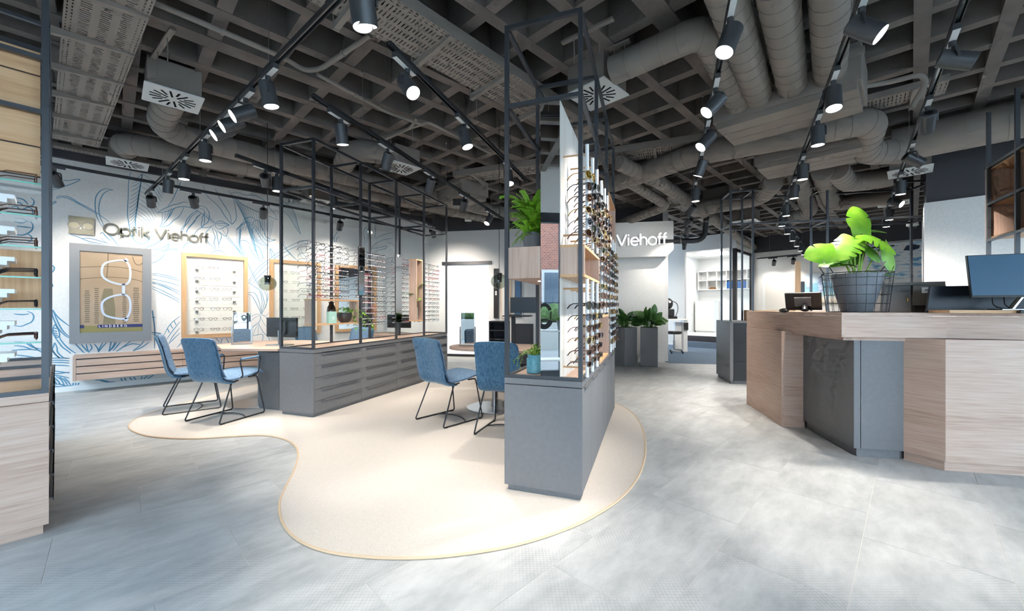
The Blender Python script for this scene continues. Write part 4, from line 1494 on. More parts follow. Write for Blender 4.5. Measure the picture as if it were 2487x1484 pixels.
def ribbon(mb, pts, w, y0=-0.0015, y1=0.0, closed=False, taper=False, m=0):
    """flat stroke in the local x-z plane, thickness from y0 (front) to y1"""
    k = len(pts)
    Lf, Rt = [], []
    for i in range(k):
        a = pts[(i - 1) % k] if (closed or i) else pts[i]
        b = pts[(i + 1) % k] if (closed or i < k - 1) else pts[i]
        dx, dz = b[0] - a[0], b[1] - a[1]
        l = sqrt(dx * dx + dz * dz) or 1e-6
        ww = w / 2
        if taper:
            t = i / (k - 1)
            ww *= 0.45 + 0.55 * sin(pi * min(1, max(0, t * 0.9 + 0.05)))
        nx, nz = -dz / l * ww, dx / l * ww
        Lf.append((pts[i][0] + nx, pts[i][1] + nz))
        Rt.append((pts[i][0] - nx, pts[i][1] - nz))
    vs, fs = [], []
    thick = y1 - y0 > 0.002
    for i in range(k):
        vs += [(Lf[i][0], y0, Lf[i][1]), (Rt[i][0], y0, Rt[i][1])]
        if thick:
            vs += [(Lf[i][0], y1, Lf[i][1]), (Rt[i][0], y1, Rt[i][1])]
    q = 4 if thick else 2
    for i in range(k if closed else k - 1):
        a, b = i * q, ((i + 1) % k) * q
        fs.append((a, b, b + 1, a + 1))
        if thick:
            fs += [(a + 2, a + 3, b + 3, b + 2), (a, a + 2, b + 2, b), (a + 1, b + 1, b + 3, a + 3)]
    if thick and not closed:
        e = (k - 1) * q
        fs += [(0, 1, 3, 2), (e, e + 2, e + 3, e + 1)]
    mb.add(vs, fs, m)


SETS = {
    'A': (110, 370, 6.452, [
        [(95, 590), (200, 570), (340, 520), (450, 480), (540, 435), (520, 420), (450, 430), (380, 440), (290, 445), (230, 470)], [(95, 560), (230, 545), (340, 518)],
        [(65, 850), (120, 810), (170, 780), (150, 770), (70, 800)],
        [(175, 720), (200, 690), (270, 685), (350, 695), (430, 730), (520, 790), (640, 850), (760, 920), (850, 980), (950, 1050), (1010, 1100)],
        [(180, 730), (250, 705), (330, 715), (420, 750), (500, 795), (600, 850), (700, 910), (800, 965)],
        [(1065, 590), (990, 575), (930, 575), (870, 600), (820, 650), (790, 710), (780, 800), (785, 900), (800, 980), (830, 1060), (870, 1130), (920, 1190)],
        [(1065, 590), (990, 600), (920, 640), (880, 700), (850, 780), (840, 870), (845, 960), (870, 1040), (900, 1110), (940, 1180)],
        [(1340, 310), (1310, 420), (1300, 560), (1298, 720), (1290, 860), (1290, 980), (1305, 1100), (1325, 1200), (1350, 1300), (1400, 1380), (1470, 1430), (1540, 1430), (1620, 1370), (1690, 1280)],
        [(1520, 340), (1500, 450), (1475, 600), (1455, 720), (1440, 850), (1425, 950), (1412, 1060), (1415, 1150), (1430, 1280)],
        [(1524, 340), (1504, 450), (1479, 600), (1459, 720), (1444, 850)],
        [(860, 1280), (900, 1260), (960, 1330), (1030, 1390)], [(870, 1340), (930, 1400), (1000, 1440)], [(560, 1350), (700, 1350), (860, 1390), (990, 1430)], [(390, 1290), (520, 1330), (700, 1400), (900, 1430)],
        [(920, 1240), (1000, 1300), (1080, 1380), (1150, 1470)], [(1230, 1380), (1330, 1430), (1390, 1480)], [(650, 1420), (800, 1440), (950, 1450)]]),
    'B': (340, 430, 7.068, [
        [(480, 500), (560, 390), (620, 260), (680, 130), (705, 75)], [(300, 615), (380, 560), (470, 520), (560, 480), (660, 460), (740, 430), (820, 440)],
        [(300, 615), (420, 600), (540, 560), (640, 520), (740, 510), (850, 520), (930, 550), (1000, 590), (1080, 640), (1180, 710), (1280, 790)],
        [(390, 620), (380, 720), (375, 800), (345, 850), (430, 850), (510, 810), (580, 740), (660, 690), (720, 600), (750, 520)], [(440, 610), (420, 700), (390, 760)], [(540, 540), (510, 640), (470, 720), (380, 840)],
        [(500, 560), (470, 660), (400, 770)], [(600, 535), (560, 580), (520, 660), (440, 770)],
        [(1000, 590), (930, 600), (860, 660), (800, 740), (770, 820), (720, 880), (690, 960)], [(1060, 620), (980, 680), (940, 760), (880, 830), (820, 900), (790, 980)],
        [(980, 600), (880, 680), (820, 780), (760, 860), (720, 950)], [(1040, 640), (960, 720), (900, 800), (840, 860), (790, 940)],
        [(990, 570), (1000, 520), (1050, 500), (1110, 515), (1160, 560), (1185, 620), (1190, 700), (1160, 780), (1100, 820), (1060, 860), (1055, 800), (1070, 740), (1065, 690), (1090, 650), (1110, 600), (1080, 550), (1020, 540)],
        [(1110, 600), (1100, 680), (1110, 740), (1090, 830)], [(1080, 600), (1200, 690), (1290, 780)], [(1070, 630), (1180, 720), (1275, 810)],
        [(1290, 790), (1340, 760), (1400, 755), (1470, 790), (1530, 825), (1470, 845), (1390, 890), (1330, 890), (1290, 840), (1290, 790)], [(1300, 800), (1380, 790), (1450, 800), (1520, 825)], [(1310, 815), (1380, 830), (1450, 825)],
        [(1270, 820), (1220, 850), (1150, 870), (1060, 870), (990, 910), (940, 970), (930, 1000)], [(1230, 850), (1180, 900), (1130, 960), (1140, 1040), (1180, 1140), (1240, 1190), (1280, 1240)],
        [(1240, 870), (1260, 950), (1290, 1030), (1270, 1130), (1290, 1200), (1275, 1250)], [(1250, 870), (1310, 940), (1330, 1050), (1350, 1150), (1350, 1250)], [(1330, 920), (1400, 1000), (1380, 1080), (1350, 1160)],
        [(1320, 920), (1400, 970), (1470, 1020), (1500, 960), (1510, 900), (1480, 850)], [(1410, 890), (1450, 960), (1480, 1010)],
        [(1470, 1020), (1560, 1120), (1680, 1250), (1770, 1370)], [(1500, 1010), (1600, 1130), (1700, 1260), (1790, 1370)],
        [(1090, 150), (1110, 240), (1160, 330), (1280, 440), (1370, 530), (1450, 660), (1530, 760), (1580, 810), (1640, 740), (1655, 680), (1640, 560), (1620, 430), (1570, 310), (1510, 230)],
        [(1290, 190), (1340, 310), (1410, 430), (1480, 540), (1540, 640), (1580, 810)],
        [(1770, 760), (1800, 720), (1870, 690), (1940, 700), (1990, 740)], [(1880, 780), (1800, 780), (1740, 830), (1730, 920), (1725, 1030), (1715, 1120), (1740, 1200), (1800, 1300), (1800, 1370)],
        [(1900, 790), (1800, 765), (1720, 830), (1710, 930), (1705, 1050), (1700, 1120), (1720, 1210), (1760, 1290), (1770, 1370)],
        [(1890, 790), (1870, 870), (1890, 970), (1940, 1060), (2010, 1120), (2100, 1160), (2210, 1190)], [(1900, 800), (1960, 870), (2020, 960), (2070, 1050), (2120, 1120), (2210, 1190)],
        [(1930, 800), (2000, 860), (2060, 960), (2120, 1040), (2200, 1100), (2330, 1080), (2250, 1070), (2160, 1020), (2130, 930), (2080, 850), (2060, 770), (2000, 740), (1960, 760), (1930, 800)],
        [(1920, 870), (1940, 960), (1990, 1050), (2060, 1120)], [(1900, 880), (1915, 960), (1960, 1050), (2030, 1110)],
        [(1710, 1110), (1760, 1090), (1830, 1100), (1890, 1160)], [(1890, 1160), (1890, 1210), (1930, 1290), (2000, 1400), (2090, 1480)],
        [(1900, 1150), (1980, 1160), (2050, 1220), (2090, 1310), (2110, 1390), (2090, 1470)], [(1920, 1190), (1990, 1280), (2030, 1380), (2090, 1460)],
        [(1560, 280), (1640, 360), (1760, 470), (1940, 560), (2130, 640), (2280, 700), (2360, 740)], [(1570, 270), (1700, 270), (1800, 310), (1900, 310), (2010, 330), (2150, 420), (2250, 560), (2320, 650), (2360, 740)],
        [(105, 1230), (130, 1200), (240, 1160), (350, 1090), (400, 1050)], [(320, 1230), (400, 1210), (500, 1150), (470, 1220), (410, 1260)],
        [(200, 1250), (300, 1240), (410, 1270), (530, 1230), (640, 1245), (520, 1260), (430, 1290)], [(200, 1360), (300, 1320), (410, 1280)], [(200, 1480), (300, 1440), (380, 1380), (430, 1300)],
        [(730, 1250), (760, 1180), (820, 1130), (900, 1130)], [(1200, 1320), (1260, 1280), (1340, 1260), (1430, 1290), (1460, 1330)]]),
    'C': (560, 470, 3.805, [
        [(165, 810), (250, 690), (340, 620), (450, 540), (600, 460), (720, 430)], [(172, 822), (300, 680), (420, 590), (560, 510), (700, 460)], [(195, 840), (320, 710), (440, 620), (560, 550)], [(215, 850), (330, 735), (350, 720)],
        [(360, 610), (365, 510), (400, 560), (410, 610)], [(365, 510), (385, 600)], [(150, 620), (200, 740), (260, 850), (285, 890)], [(160, 620), (215, 735), (280, 860)],
        [(160, 930), (200, 950), (250, 1040), (280, 1110)], [(160, 915), (220, 920), (260, 990), (282, 1100)], [(280, 880), (300, 960), (310, 1020), (282, 1110)], [(290, 880), (330, 940), (330, 1030), (285, 1112)],
        [(160, 820), (220, 860), (270, 900), (290, 1000), (280, 1105)], [(330, 890), (345, 960), (320, 1050), (285, 1115)],
        [(160, 1160), (220, 1120), (280, 1115)], [(160, 1210), (220, 1150), (280, 1120)], [(272, 1130), (270, 1180), (200, 1240), (180, 1290)], [(262, 1210), (300, 1280), (350, 1330), (360, 1370)], [(285, 1120), (330, 1150), (350, 1220)],
        [(285, 1115), (330, 1130), (350, 1100)], [(275, 1130), (300, 1190), (340, 1240)], [(265, 1200), (230, 1250), (210, 1310)], [(265, 1200), (255, 1260), (250, 1310)], [(180, 1320), (230, 1310), (290, 1300), (300, 1330), (290, 1370)],
        [(470, 70), (540, 110), (590, 180), (620, 280), (650, 380)], [(440, 130), (520, 190), (570, 260), (610, 330), (650, 380)], [(350, 100), (420, 120), (480, 150)],
        [(480, 450), (500, 500), (560, 570), (620, 620)], [(490, 450), (530, 530), (600, 600)], [(465, 440), (485, 455), (500, 440)], [(640, 500), (670, 560), (720, 600)], [(625, 510), (650, 580), (700, 620)]]),
    'D': (340, 600, 5.706, [
        [(165, 365), (300, 380), (430, 410), (550, 455)], [(165, 385), (320, 410), (440, 440), (555, 475)], [(165, 440), (300, 470), (430, 500), (555, 540)], [(165, 480), (320, 520), (440, 570), (555, 620)],
        [(165, 500), (300, 530), (450, 600), (555, 660)], [(165, 545), (300, 600), (420, 660), (555, 740)], [(165, 575), (300, 640), (430, 700), (550, 770)], [(165, 490), (310, 540), (440, 600)],
        [(330, 1225), (390, 1110), (460, 1030), (555, 960)], [(370, 1280), (430, 1190), (500, 1100), (555, 1030)], [(380, 1130), (410, 1190)], [(420, 1070), (455, 1130)], [(470, 1020), (500, 1080)],
        [(165, 880), (180, 980), (200, 1100), (205, 1200), (200, 1380)], [(165, 1190), (240, 1190), (290, 1200), (220, 1215), (165, 1210)], [(390, 1350), (470, 1270), (555, 1190)], [(400, 1330), (460, 1230), (555, 1120)], [(510, 1400), (580, 1320), (620, 1290)],
        [(1050, 1260), (1100, 1320)], [(1140, 1270), (1120, 1330)], [(1200, 1265), (1230, 1330)]]),
    'E': (110, 730, 6.452, [
        [(120, 145), (110, 220), (150, 330), (200, 430), (260, 500), (330, 560), (385, 590)], [(120, 145), (180, 240), (270, 320), (380, 400)], [(130, 180), (180, 300), (240, 420), (300, 500), (380, 570)],
        [(150, 375), (200, 450), (225, 540), (190, 580), (150, 560), (120, 490), (130, 410), (150, 375)], [(130, 430), (180, 440)], [(125, 470), (185, 485)], [(130, 510), (190, 520)], [(140, 545), (195, 550)],
        [(220, 550), (240, 610), (310, 700), (390, 770), (480, 830)], [(150, 575), (200, 640), (270, 730), (340, 780), (400, 830)],
        [(75, 640), (100, 760), (150, 830), (220, 900)], [(100, 760), (160, 850), (235, 900)], [(150, 660), (110, 760)], [(155, 665), (185, 740), (190, 800), (240, 860), (300, 900), (380, 905)],
        [(75, 905), (230, 900), (380, 905)], [(75, 940), (230, 935), (380, 945)], [(75, 970), (250, 970), (380, 980)], [(75, 1015), (250, 1015), (380, 1025)], [(75, 1095), (230, 1115), (380, 1135)],
        [(75, 1140), (200, 1145), (380, 1120)], [(75, 1165), (220, 1180), (380, 1215)],
        [(90, 1170), (140, 1250), (180, 1310)], [(120, 1180), (200, 1260), (240, 1320)], [(170, 1190), (250, 1240), (300, 1330)], [(220, 1195), (300, 1250), (350, 1330)], [(290, 1210), (350, 1260), (400, 1330)], [(440, 1290), (430, 1370)], [(480, 1290), (470, 1370)], [(530, 1290), (510, 1360)],
        [(90, 1310), (220, 1310), (330, 1340), (430, 1370)], [(90, 1340), (200, 1350), (330, 1370)],
        [(470, 675), (560, 770), (610, 820)], [(560, 680), (610, 740), (660, 800)], [(640, 680), (660, 760), (690, 820)], [(700, 680), (730, 740), (690, 800)], [(770, 680), (820, 750), (830, 800)], [(900, 660), (850, 750), (830, 810)],
        [(960, 660), (900, 720), (840, 800)], [(1030, 650), (1000, 800)], [(1090, 650), (1060, 720), (1000, 800)], [(1120, 650), (1060, 740), (1000, 790)], [(1180, 650), (1120, 720), (1060, 790)], [(1340, 635), (1200, 740), (1110, 800)],
        [(1550, 630), (1480, 710), (1380, 780)], [(1200, 740), (1350, 680), (1480, 690)], [(1630, 650), (1500, 740), (1370, 790)], [(1680, 150), (1700, 300), (1715, 450), (1715, 600), (1710, 750)], [(1670, 260), (1720, 265)], [(1660, 500), (1740, 505), (1810, 520)],
        [(780, 1245), (900, 1250), (1000, 1275), (1090, 1300)], [(870, 1255), (980, 1300)], [(1180, 1220), (1210, 1290)], [(1240, 1210), (1265, 1285)], [(1320, 1205), (1360, 1270)], [(1380, 1200), (1420, 1260)], [(1520, 1190), (1500, 1255)], [(1600, 1180), (1540, 1250)], [(1700, 1170), (1600, 1240)]]),
    'F': (0, 420, 4.944, [
        [(590, 1050), (610, 1100), (650, 1130), (640, 1180), (590, 1215)], [(585, 1310), (620, 1330), (630, 1360), (590, 1390)],
        [(140, 410), (200, 400), (250, 440), (340, 410), (400, 380), (405, 330), (370, 300)], [(340, 410), (390, 440), (390, 490)], [(140, 720), (220, 745), (300, 740), (380, 690), (395, 630), (370, 580)], [(330, 730), (380, 770), (370, 820), (330, 820)],
        [(160, 350), (240, 360), (280, 400)], [(200, 300), (280, 320), (340, 380)], [(200, 640), (300, 650), (380, 660)], [(170, 580), (260, 600), (330, 580)]]),
    'G': (0, 700, 5.3, [
        [(350, 300), (410, 320), (435, 370), (410, 430), (350, 460), (270, 490), (180, 480)], [(180, 740), (300, 750), (420, 790), (540, 800)], [(180, 690), (320, 700), (420, 760), (540, 780)], [(150, 800), (300, 790), (430, 790)], [(120, 850), (300, 870), (440, 890), (540, 910)],
        [(110, 910), (280, 900), (420, 910), (540, 900)], [(100, 960), (260, 940), (420, 950)], [(360, 690), (440, 760), (540, 830)], [(180, 330), (280, 340), (380, 330)]]),
    'K': (740, 560, 5.497, [
        [(790, 200), (800, 100), (780, 30), (820, -40), (840, 20), (835, 100), (810, 200)], [(880, 250), (940, 180), (1030, 130), (1110, 110), (1190, 100)], [(870, 240), (980, 230), (1090, 205), (1080, 240), (1000, 260), (930, 300)], [(940, 110), (1010, 70), (1110, 40), (1180, 30)],
        [(1100, 165), (1160, 170), (1200, 210)], [(935, -60), (945, 20), (940, 100)], [(385, 160), (400, 80), (440, 0), (430, -60)], [(400, 160), (370, 60), (340, -40)], [(420, 160), (430, 100), (465, 80)]]),
}
mural_root = MB()
vein = lambda a, b, bend=0.1: [a, ((a[0] + b[0]) / 2 + bend * (b[1] - a[1]), (a[1] + b[1]) / 2 - bend * (b[0] - a[0])), b]


def pt_on(poly, t):
    i = min(int(t * (len(poly) - 1)), len(poly) - 2)
    f = t * (len(poly) - 1) - i
    return (poly[i][0] * (1 - f) + poly[i + 1][0] * f, poly[i][1] * (1 - f) + poly[i + 1][1] * f)


midA = SETS['A'][3][8]
for k in range(17):
    a = pt_on(midA, k / 17)
    SETS['A'][3].append(vein(a, (max(1310, a[0] - 150), a[1] + 90 + 3 * k), 0.08))
for k in range(16):
    a = pt_on(midA, k / 16)
    SETS['A'][3].append(vein(a, (min(a[0] + 330 - 8 * k, 1860), a[1] + 330 - 5 * k), 0.10))
midB = SETS['B'][3][31]
for k in range(1, 15):
    a = pt_on(midB, k / 16)
    SETS['B'][3].append(vein(a, (a[0] - 40 + k, a[1] + 150 - 4 * k), 0.05))
    SETS['B'][3].append(vein(a, (min(a[0] + 170 - 6 * k, 1645), a[1] + 130 - 3 * k), -0.05))
lo_, hi_ = SETS['B'][3][41], SETS['B'][3][42]
for k in range(1, 20):
    t = k / 20
    SETS['B'][3].append(vein(pt_on(hi_, t * 0.9), pt_on(lo_, min(1, t * 0.9 + 0.14)), 0.04))
lo2, hi2 = SETS['C'][3][25], SETS['C'][3][24]
for k in range(1, 16):
    t = k / 16
    SETS['C'][3].append(vein(pt_on(hi2, t * 0.95), pt_on(lo2, min(1, t)), 0.03))
for key, (ox, oy, sc_, lines) in SETS.items():
    for poly in lines:
        pp = spline([(x, y, 0) for x, y in poly], 4) if len(poly) > 2 else [Vector((x, y, 0)) for x, y in poly]
        uz = [wall_uz(ox + p.x / sc_, oy + p.y / sc_) for p in pp]
        uz = [(u, min(max(z, 0.08), 3.32)) for u, z in uz]
        wd = 0.016 if key in 'EFG' else (0.0065 if len(poly) == 3 and key in 'ABC' else 0.011)
        ribbon(mural_root, uz, wd * (1.5 if poly is midA else 1.0), taper=len(uz) > 3)
mu = mural_root.build('mural_drawing', mat('mural_ink', rgb(100, 152, 182), 0.8, 0, 0.2), wall_left)
mu.location = uv(0, WALL_V, 0)
mu.rotation_euler = (0, 0, radians(45))

# ---- stroke letters (geometric sans)
def arc(cx, cz, rx, rz, a0, a1, n=18):
    return [(cx + rx * cos(radians(a0 + (a1 - a0) * i / n)), cz + rz * sin(radians(a0 + (a1 - a0) * i / n))) for i in range(n + 1)]


XH, CAP, ASC, DSC = 0.52, 0.74, 0.76, -0.22
GLY = {
    'O': (0.86, [arc(0.43, 0.37, 0.38, 0.37, 0, 360, 36)]),
    'p': (0.62, [arc(0.32, 0.26, 0.25, 0.26, 0, 360, 30), [(0.07, 0.52), (0.07, DSC)]]),
    't': (0.32, [[(0.15, 0.70), (0.15, 0.0)], [(0.02, 0.50), (0.29, 0.50)]]),
    'i': (0.20, [[(0.09, 0.52), (0.09, 0.0)], [(0.09, 0.66), (0.09, 0.74)]]),
    'k': (0.50, [[(0.07, ASC), (0.07, 0.0)], [(0.44, 0.52), (0.09, 0.25)], [(0.18, 0.31), (0.47, 0.0)]]),
    'V': (0.70, [[(0.03, CAP), (0.34, 0.0)], [(0.34, 0.0), (0.65, CAP)]]),
    'e': (0.60, [arc(0.30, 0.26, 0.25, 0.26, 0, 320, 28), [(0.05, 0.265), (0.55, 0.265)]]),
    'h': (0.54, [[(0.07, ASC), (0.07, 0.0)], arc(0.27, 0.32, 0.20, 0.20, 180, 0, 16) + [(0.47, 0.0)]]),
    'o': (0.62, [arc(0.31, 0.26, 0.26, 0.26, 0, 360, 30)]),
    'f': (0.32, [arc(0.25, 0.62, 0.12, 0.13, 80, 180, 8) + [(0.13, 0.0)], [(0.01, 0.50), (0.28, 0.50)]]),
    ' ': (0.24, []),
    'L': (0.50, [[(0.08, CAP), (0.08, 0.0)], [(0.06, 0.02), (0.42, 0.02)]]),
    'I': (0.20, [[(0.10, CAP), (0.10, 0.0)]]),
    'N': (0.66, [[(0.08, 0.0), (0.08, CAP)], [(0.08, CAP), (0.56, 0.0)], [(0.56, 0.0), (0.56, CAP)]]),
    'D': (0.64, [[(0.08, 0.0), (0.08, CAP)], [(0.06, CAP)] + arc(0.22, 0.37, 0.34, 0.36, 90, -90, 16) + [(0.06, 0.01)]]),
    'B': (0.56, [[(0.08, 0.0), (0.08, CAP)], [(0.08, CAP - .02)] + arc(0.26, 0.55, 0.17, 0.17, 90, -90, 10) + [(0.08, 0.38)], [(0.08, 0.38)] + arc(0.28, 0.20, 0.20, 0.18, 90, -90, 10) + [(0.08, 0.02)]]),
    'E': (0.52, [[(0.08, 0.0), (0.08, CAP)], [(0.08, CAP - .02), (0.43, CAP - .02)], [(0.08, 0.38), (0.40, 0.38)], [(0.08, 0.02), (0.43, 0.02)]]),
    'R': (0.56, [[(0.08, 0.0), (0.08, CAP)], [(0.08, CAP - .02)] + arc(0.27, 0.54, 0.17, 0.18, 90, -90, 10) + [(0.08, 0.36)], [(0.24, 0.36), (0.46, 0.0)]]),
    'G': (0.74, [arc(0.38, 0.37, 0.33, 0.36, 45, 350, 26), [(0.38, 0.33), (0.71, 0.33)]]),
}


def write(text, parent, height, stroke, mats, y0, y1, x0=0.0, z0=0.0, track=0.0, side=None):
    """letters as single parts; height = size of the em"""
    x = x0
    for ch in text:
        w, strokes = GLY[ch]
        if strokes:
            mb = MB()
            for s in strokes:
                pts = [(x + p[0] * height, z0 + p[1] * height) for p in s]
                closed = len(s) > 20 and abs(s[0][0] - s[-1][0]) + abs(s[0][1] - s[-1][1]) < 1e-6
                ribbon(mb, pts[:-1] if closed else pts, stroke, y0, y1, closed)
            mb.build('letter', mats, parent)
        x += (w + track) * height
    return x


def width(text, height, track=0.0):
    return sum((GLY[c][0] + track) * height for c in text)


sg = thing('name_sign', 'dark raised letters Optik Viehoff on the mural wall', 'sign', on_wall(-0.105, 2.312), radians(45))
hh = 1.275 / width('Optik Viehoff', 1.0)
write('Optik Viehoff', sg, hh, 0.021, mat('sign_bronze', rgb(92, 92, 80), 0.45, 0.2), -0.045, -0.030)
lg = thing('logo_plaque', 'dark square plaque with a sunglasses emblem on the mural wall', 'sign', on_wall(-0.446, 2.27), radians(45))
MB().box(0, 0.255, -0.045, -0.03, 0, 0.255).build('plate', mat('plaque_metal', rgb(112, 110, 94), 0.4, 0.3), lg)
pm = mat('emblem_dark', rgb(88, 88, 84), 0.35, 0.3)
e_ = MB()
for cx_ in (0.055, 0.19):
    ribbon(e_, arc(cx_, 0.125, 0.06, 0.052, 0, 360, 26)[:-1], 0.012, -0.050, -0.045, True)
ribbon(e_, arc(0.1225, 0.135, 0.02, 0.022, 180, 0, 8), 0.012, -0.050, -0.045)
e_.build('emblem_frame', pm, lg)
for cx_ in (0.055, 0.19):
    l_ = MB()
    l_.add([(cx_ + 0.054 * cos(t), -0.047, 0.125 + 0.046 * sin(t)) for t in (2 * pi * i / 24 for i in range(24))], [tuple(range(24))[::-1]])
    l_.build('emblem_lens', mat('emblem_lens', rgb(134, 132, 112), 0.4, 0.3), lg)
for cx_ in (0.108, 0.142):
    ribbon(e2 := MB(), [(cx_, 0.11), (cx_ + (0.012 if cx_ < .12 else 0.018), 0.075)], 0.014, -0.049, -0.045)
    e2.build('emblem_nosepad', M['white_plastic'], lg)

# ---- framed screen
fs_ = thing('framed_poster', 'grey framed screen showing a large pair of glasses above LINDBERG', 'poster', on_wall(-0.002, 0.69), radians(45))
gw = M['cabinet_frame'] = mat('poster_frame', rgb(132, 134, 138), 0.45, 0.2)
for (a, b, c, d2) in ((-0.436, 0.436, 0.0, 0.15), (-0.436, 0.436, 1.34, 1.44), (-0.436, -0.333, 0.15, 1.34), (0.333, 0.436, 0.15, 1.34)):
    MB().box(a, b, -0.085, 0, c, d2).build('frame_side', gw, fs_)
tan = noisy('poster_tan', rgb(166, 142, 114), rgb(178, 156, 132), 1.5, 2, 0.35)
MB().box(-0.333, 0.333, -0.06, -0.04, 0.15, 1.34).build('picture', tan, fs_)
MB().box(-0.333, 0.333, -0.0615, -0.06, 0.15, 0.25).build('picture_olive_band', mat('poster_olive', rgb(140, 130, 74), 0.4), fs_)
navy = mat('poster_navy', rgb(30, 28, 98), 0.35)
MB().box(-0.155, 0.333, -0.0630, -0.0615, 0.215, 0.262).build('picture_navy_bar', navy, fs_)
MB().box(-0.333, -0.292, -0.0630, -0.0615, 0.215, 0.262).build('picture_navy_bar', navy, fs_)
write('LINDBERG', fs_, 0.042, 0.0055, M['white_plastic'], -0.0645, -0.063, -0.143, 0.224, 0.40)
ol = mat('poster_shade', rgb(130, 118, 88), 0.4)
sil = MB()
sil.add([(-0.10, -0.061, 0.27), (0.03, -0.061, 0.27), (0.03, -0.061, 0.50), (0.0, -0.061, 0.80), (-0.09, -0.061, 0.80), (-0.12, -0.061, 0.62), (-0.08, -0.061, 0.50)], [tuple(range(7))])
sil.build('picture_silhouette', ol, fs_)
bar_m = mat('poster_brown', rgb(112, 96, 70), 0.4)
bars = MB()
for cx_, wd_, z0_, z1_ in ((-0.26, 0.06, 0.30, 0.78), (-0.165, 0.05, 0.28, 0.80), (0.13, 0.05, 0.28, 0.78), (0.26, 0.075, 0.30, 0.82)):
    z_ = z0_
    while z_ < z1_:
        w_ = wd_ * (0.7 + 0.3 * random.random())
        bars.add([(cx_ - w_ / 2, -0.0612, z_), (cx_ + w_ / 2, -0.0612, z_), (cx_ + w_ / 2, -0.0612, z_ + 0.014), (cx_ - w_ / 2, -0.0612, z_ + 0.014)], [(0, 1, 2, 3)])
        z_ += 0.03
bars.build('picture_marks', bar_m, fs_)
ln2 = MB()
for pts in ([(-0.333, 1.10), (-0.05, 1.13), (0.15, 1.12), (0.333, 1.07)], [(-0.333, 0.93), (-0.05, 0.97), (0.2, 0.96), (0.333, 0.92)], [(-0.06, 0.97), (-0.05, 1.12), (-0.045, 1.33)], [(0.22, 1.30), (0.25, 1.20), (0.30, 1.18), (0.333, 1.22)]):
    ribbon(ln2, [(p.x, p.y) for p in spline([(a, b, 0) for a, b in pts], 5)], 0.010, -0.0613, -0.0605)
ln2.build('picture_lines', bar_m, fs_)
gp = MB()
for cz_ in (1.03, 0.55):
    s_ = 1 if cz_ > 0.8 else -1
    loop = [(-0.11, cz_ - 0.02 * s_), (-0.09, cz_ + 0.13 * s_), (0.02, cz_ + 0.19 * s_), (0.14, cz_ + 0.20 * s_), (0.19, cz_ + 0.10 * s_), (0.19, cz_ - 0.08 * s_), (0.14, cz_ - 0.16 * s_), (0.04, cz_ - 0.15 * s_), (-0.06, cz_ - 0.10 * s_)]
    ribbon(gp, [(p.x, p.y) for p in spline([(a, b, 0) for a, b in loop], 5, True)], 0.026, -0.0655, -0.062, True)
    ribbon(gp, [(0.13, cz_ + 0.20 * s_), (0.165, cz_ + 0.232 * s_)], 0.045, -0.0655, -0.062)
ribbon(gp, [(0.12, 0.70), (0.12, 0.88)], 0.036, -0.0655, -0.062)
gp.build('picture_glasses', mat('poster_glasses', rgb(198, 208, 226), 0.3), fs_)

# ---- oak framed shelf boards
SHZ = [1.86, 1.673, 1.50, 1.327, 1.157, 0.987, 0.811]
oakm = M['oakX']
NAMES3 = ['nearest the framed screen', 'beside the drawn tulips', 'farthest along the mural wall']
for fi, (u0, u1) in enumerate(((0.806, 1.734), (2.089, 3.0), (3.30, 4.2))):
    fb = thing('shelf_board', 'oak framed shelf board %s' % NAMES3[fi], 'wall shelf', on_wall(u0, 0.694), radians(45))
    w_, h_ = u1 - u0, 1.424
    MB().box(0, w_, -0.07, 0, 0, 0.06).build('frame_side', M['oakX'], fb)
    MB().box(0, w_, -0.07, 0, h_ - 0.06, h_).build('frame_side', M['oakX'], fb)
    MB().box(0, 0.06, -0.07, 0, 0.06, h_ - 0.06).build('frame_side', M['oakZ'], fb)
    MB().box(w_ - 0.06, w_, -0.07, 0, 0.06, h_ - 0.06).build('frame_side', M['oakZ'], fb)
    if fi == 2:
        MB().box(0.06, w_ - 0.06, -0.02, -0.012, 0.06, h_ - 0.06).build('mirror_glass', M['mirror'], fb)
        continue
    MB().box(0.06, w_ - 0.06, -0.02, -0.005, 0.06, h_ - 0.06).build('back_panel', mat('board_cream', rgb(240, 234, 224), 0.6), fb)
    for zi, z in enumerate(SHZ):
        zz = z - 0.694
        s_ = MB().box(0.09, w_ - 0.07, -0.105, -0.02, zz - 0.006, zz).build('glass_shelf', M['glass'], fb)
        MB().box(0.09, w_ - 0.07, -0.108, -0.105, zz - 0.006, zz).build('shelf_edge', mat('pale_edge', rgb(200, 205, 190), 0.3) if zi == 0 and fi == 0 else bpy.data.materials['pale_edge'], s_)
        for xx in (0.20, w_ - 0.2):
            MB().box(xx - 0.018, xx + 0.018, -0.05, -0.02, zz - 0.035, zz - 0.006).build('bracket', M['grey_plastic'], fb)
        for k in range(3 if zi > 1 else 2):
            uu = u0 + 0.23 + 0.20 * k + rg.uniform(-.02, .02)
            o = mesh_obj('eyeglasses', glasses_mesh(rg.choice([0, 1, 2]), rg.choice([0, 1, 2, 2])), None, uv(uu, WALL_V - 0.095, z + 0.030), (0, 0, radians(45)))
            tag(o, 'fine eyeglasses, %s on the %s shelf of the oak board %s' % (['left', 'middle', 'right'][k], ORDN[zi], NAMES3[fi].replace('nearest the framed screen', 'by the framed screen')), 'glasses', 'eyeglasses on the oak board ' + NAMES3[fi])

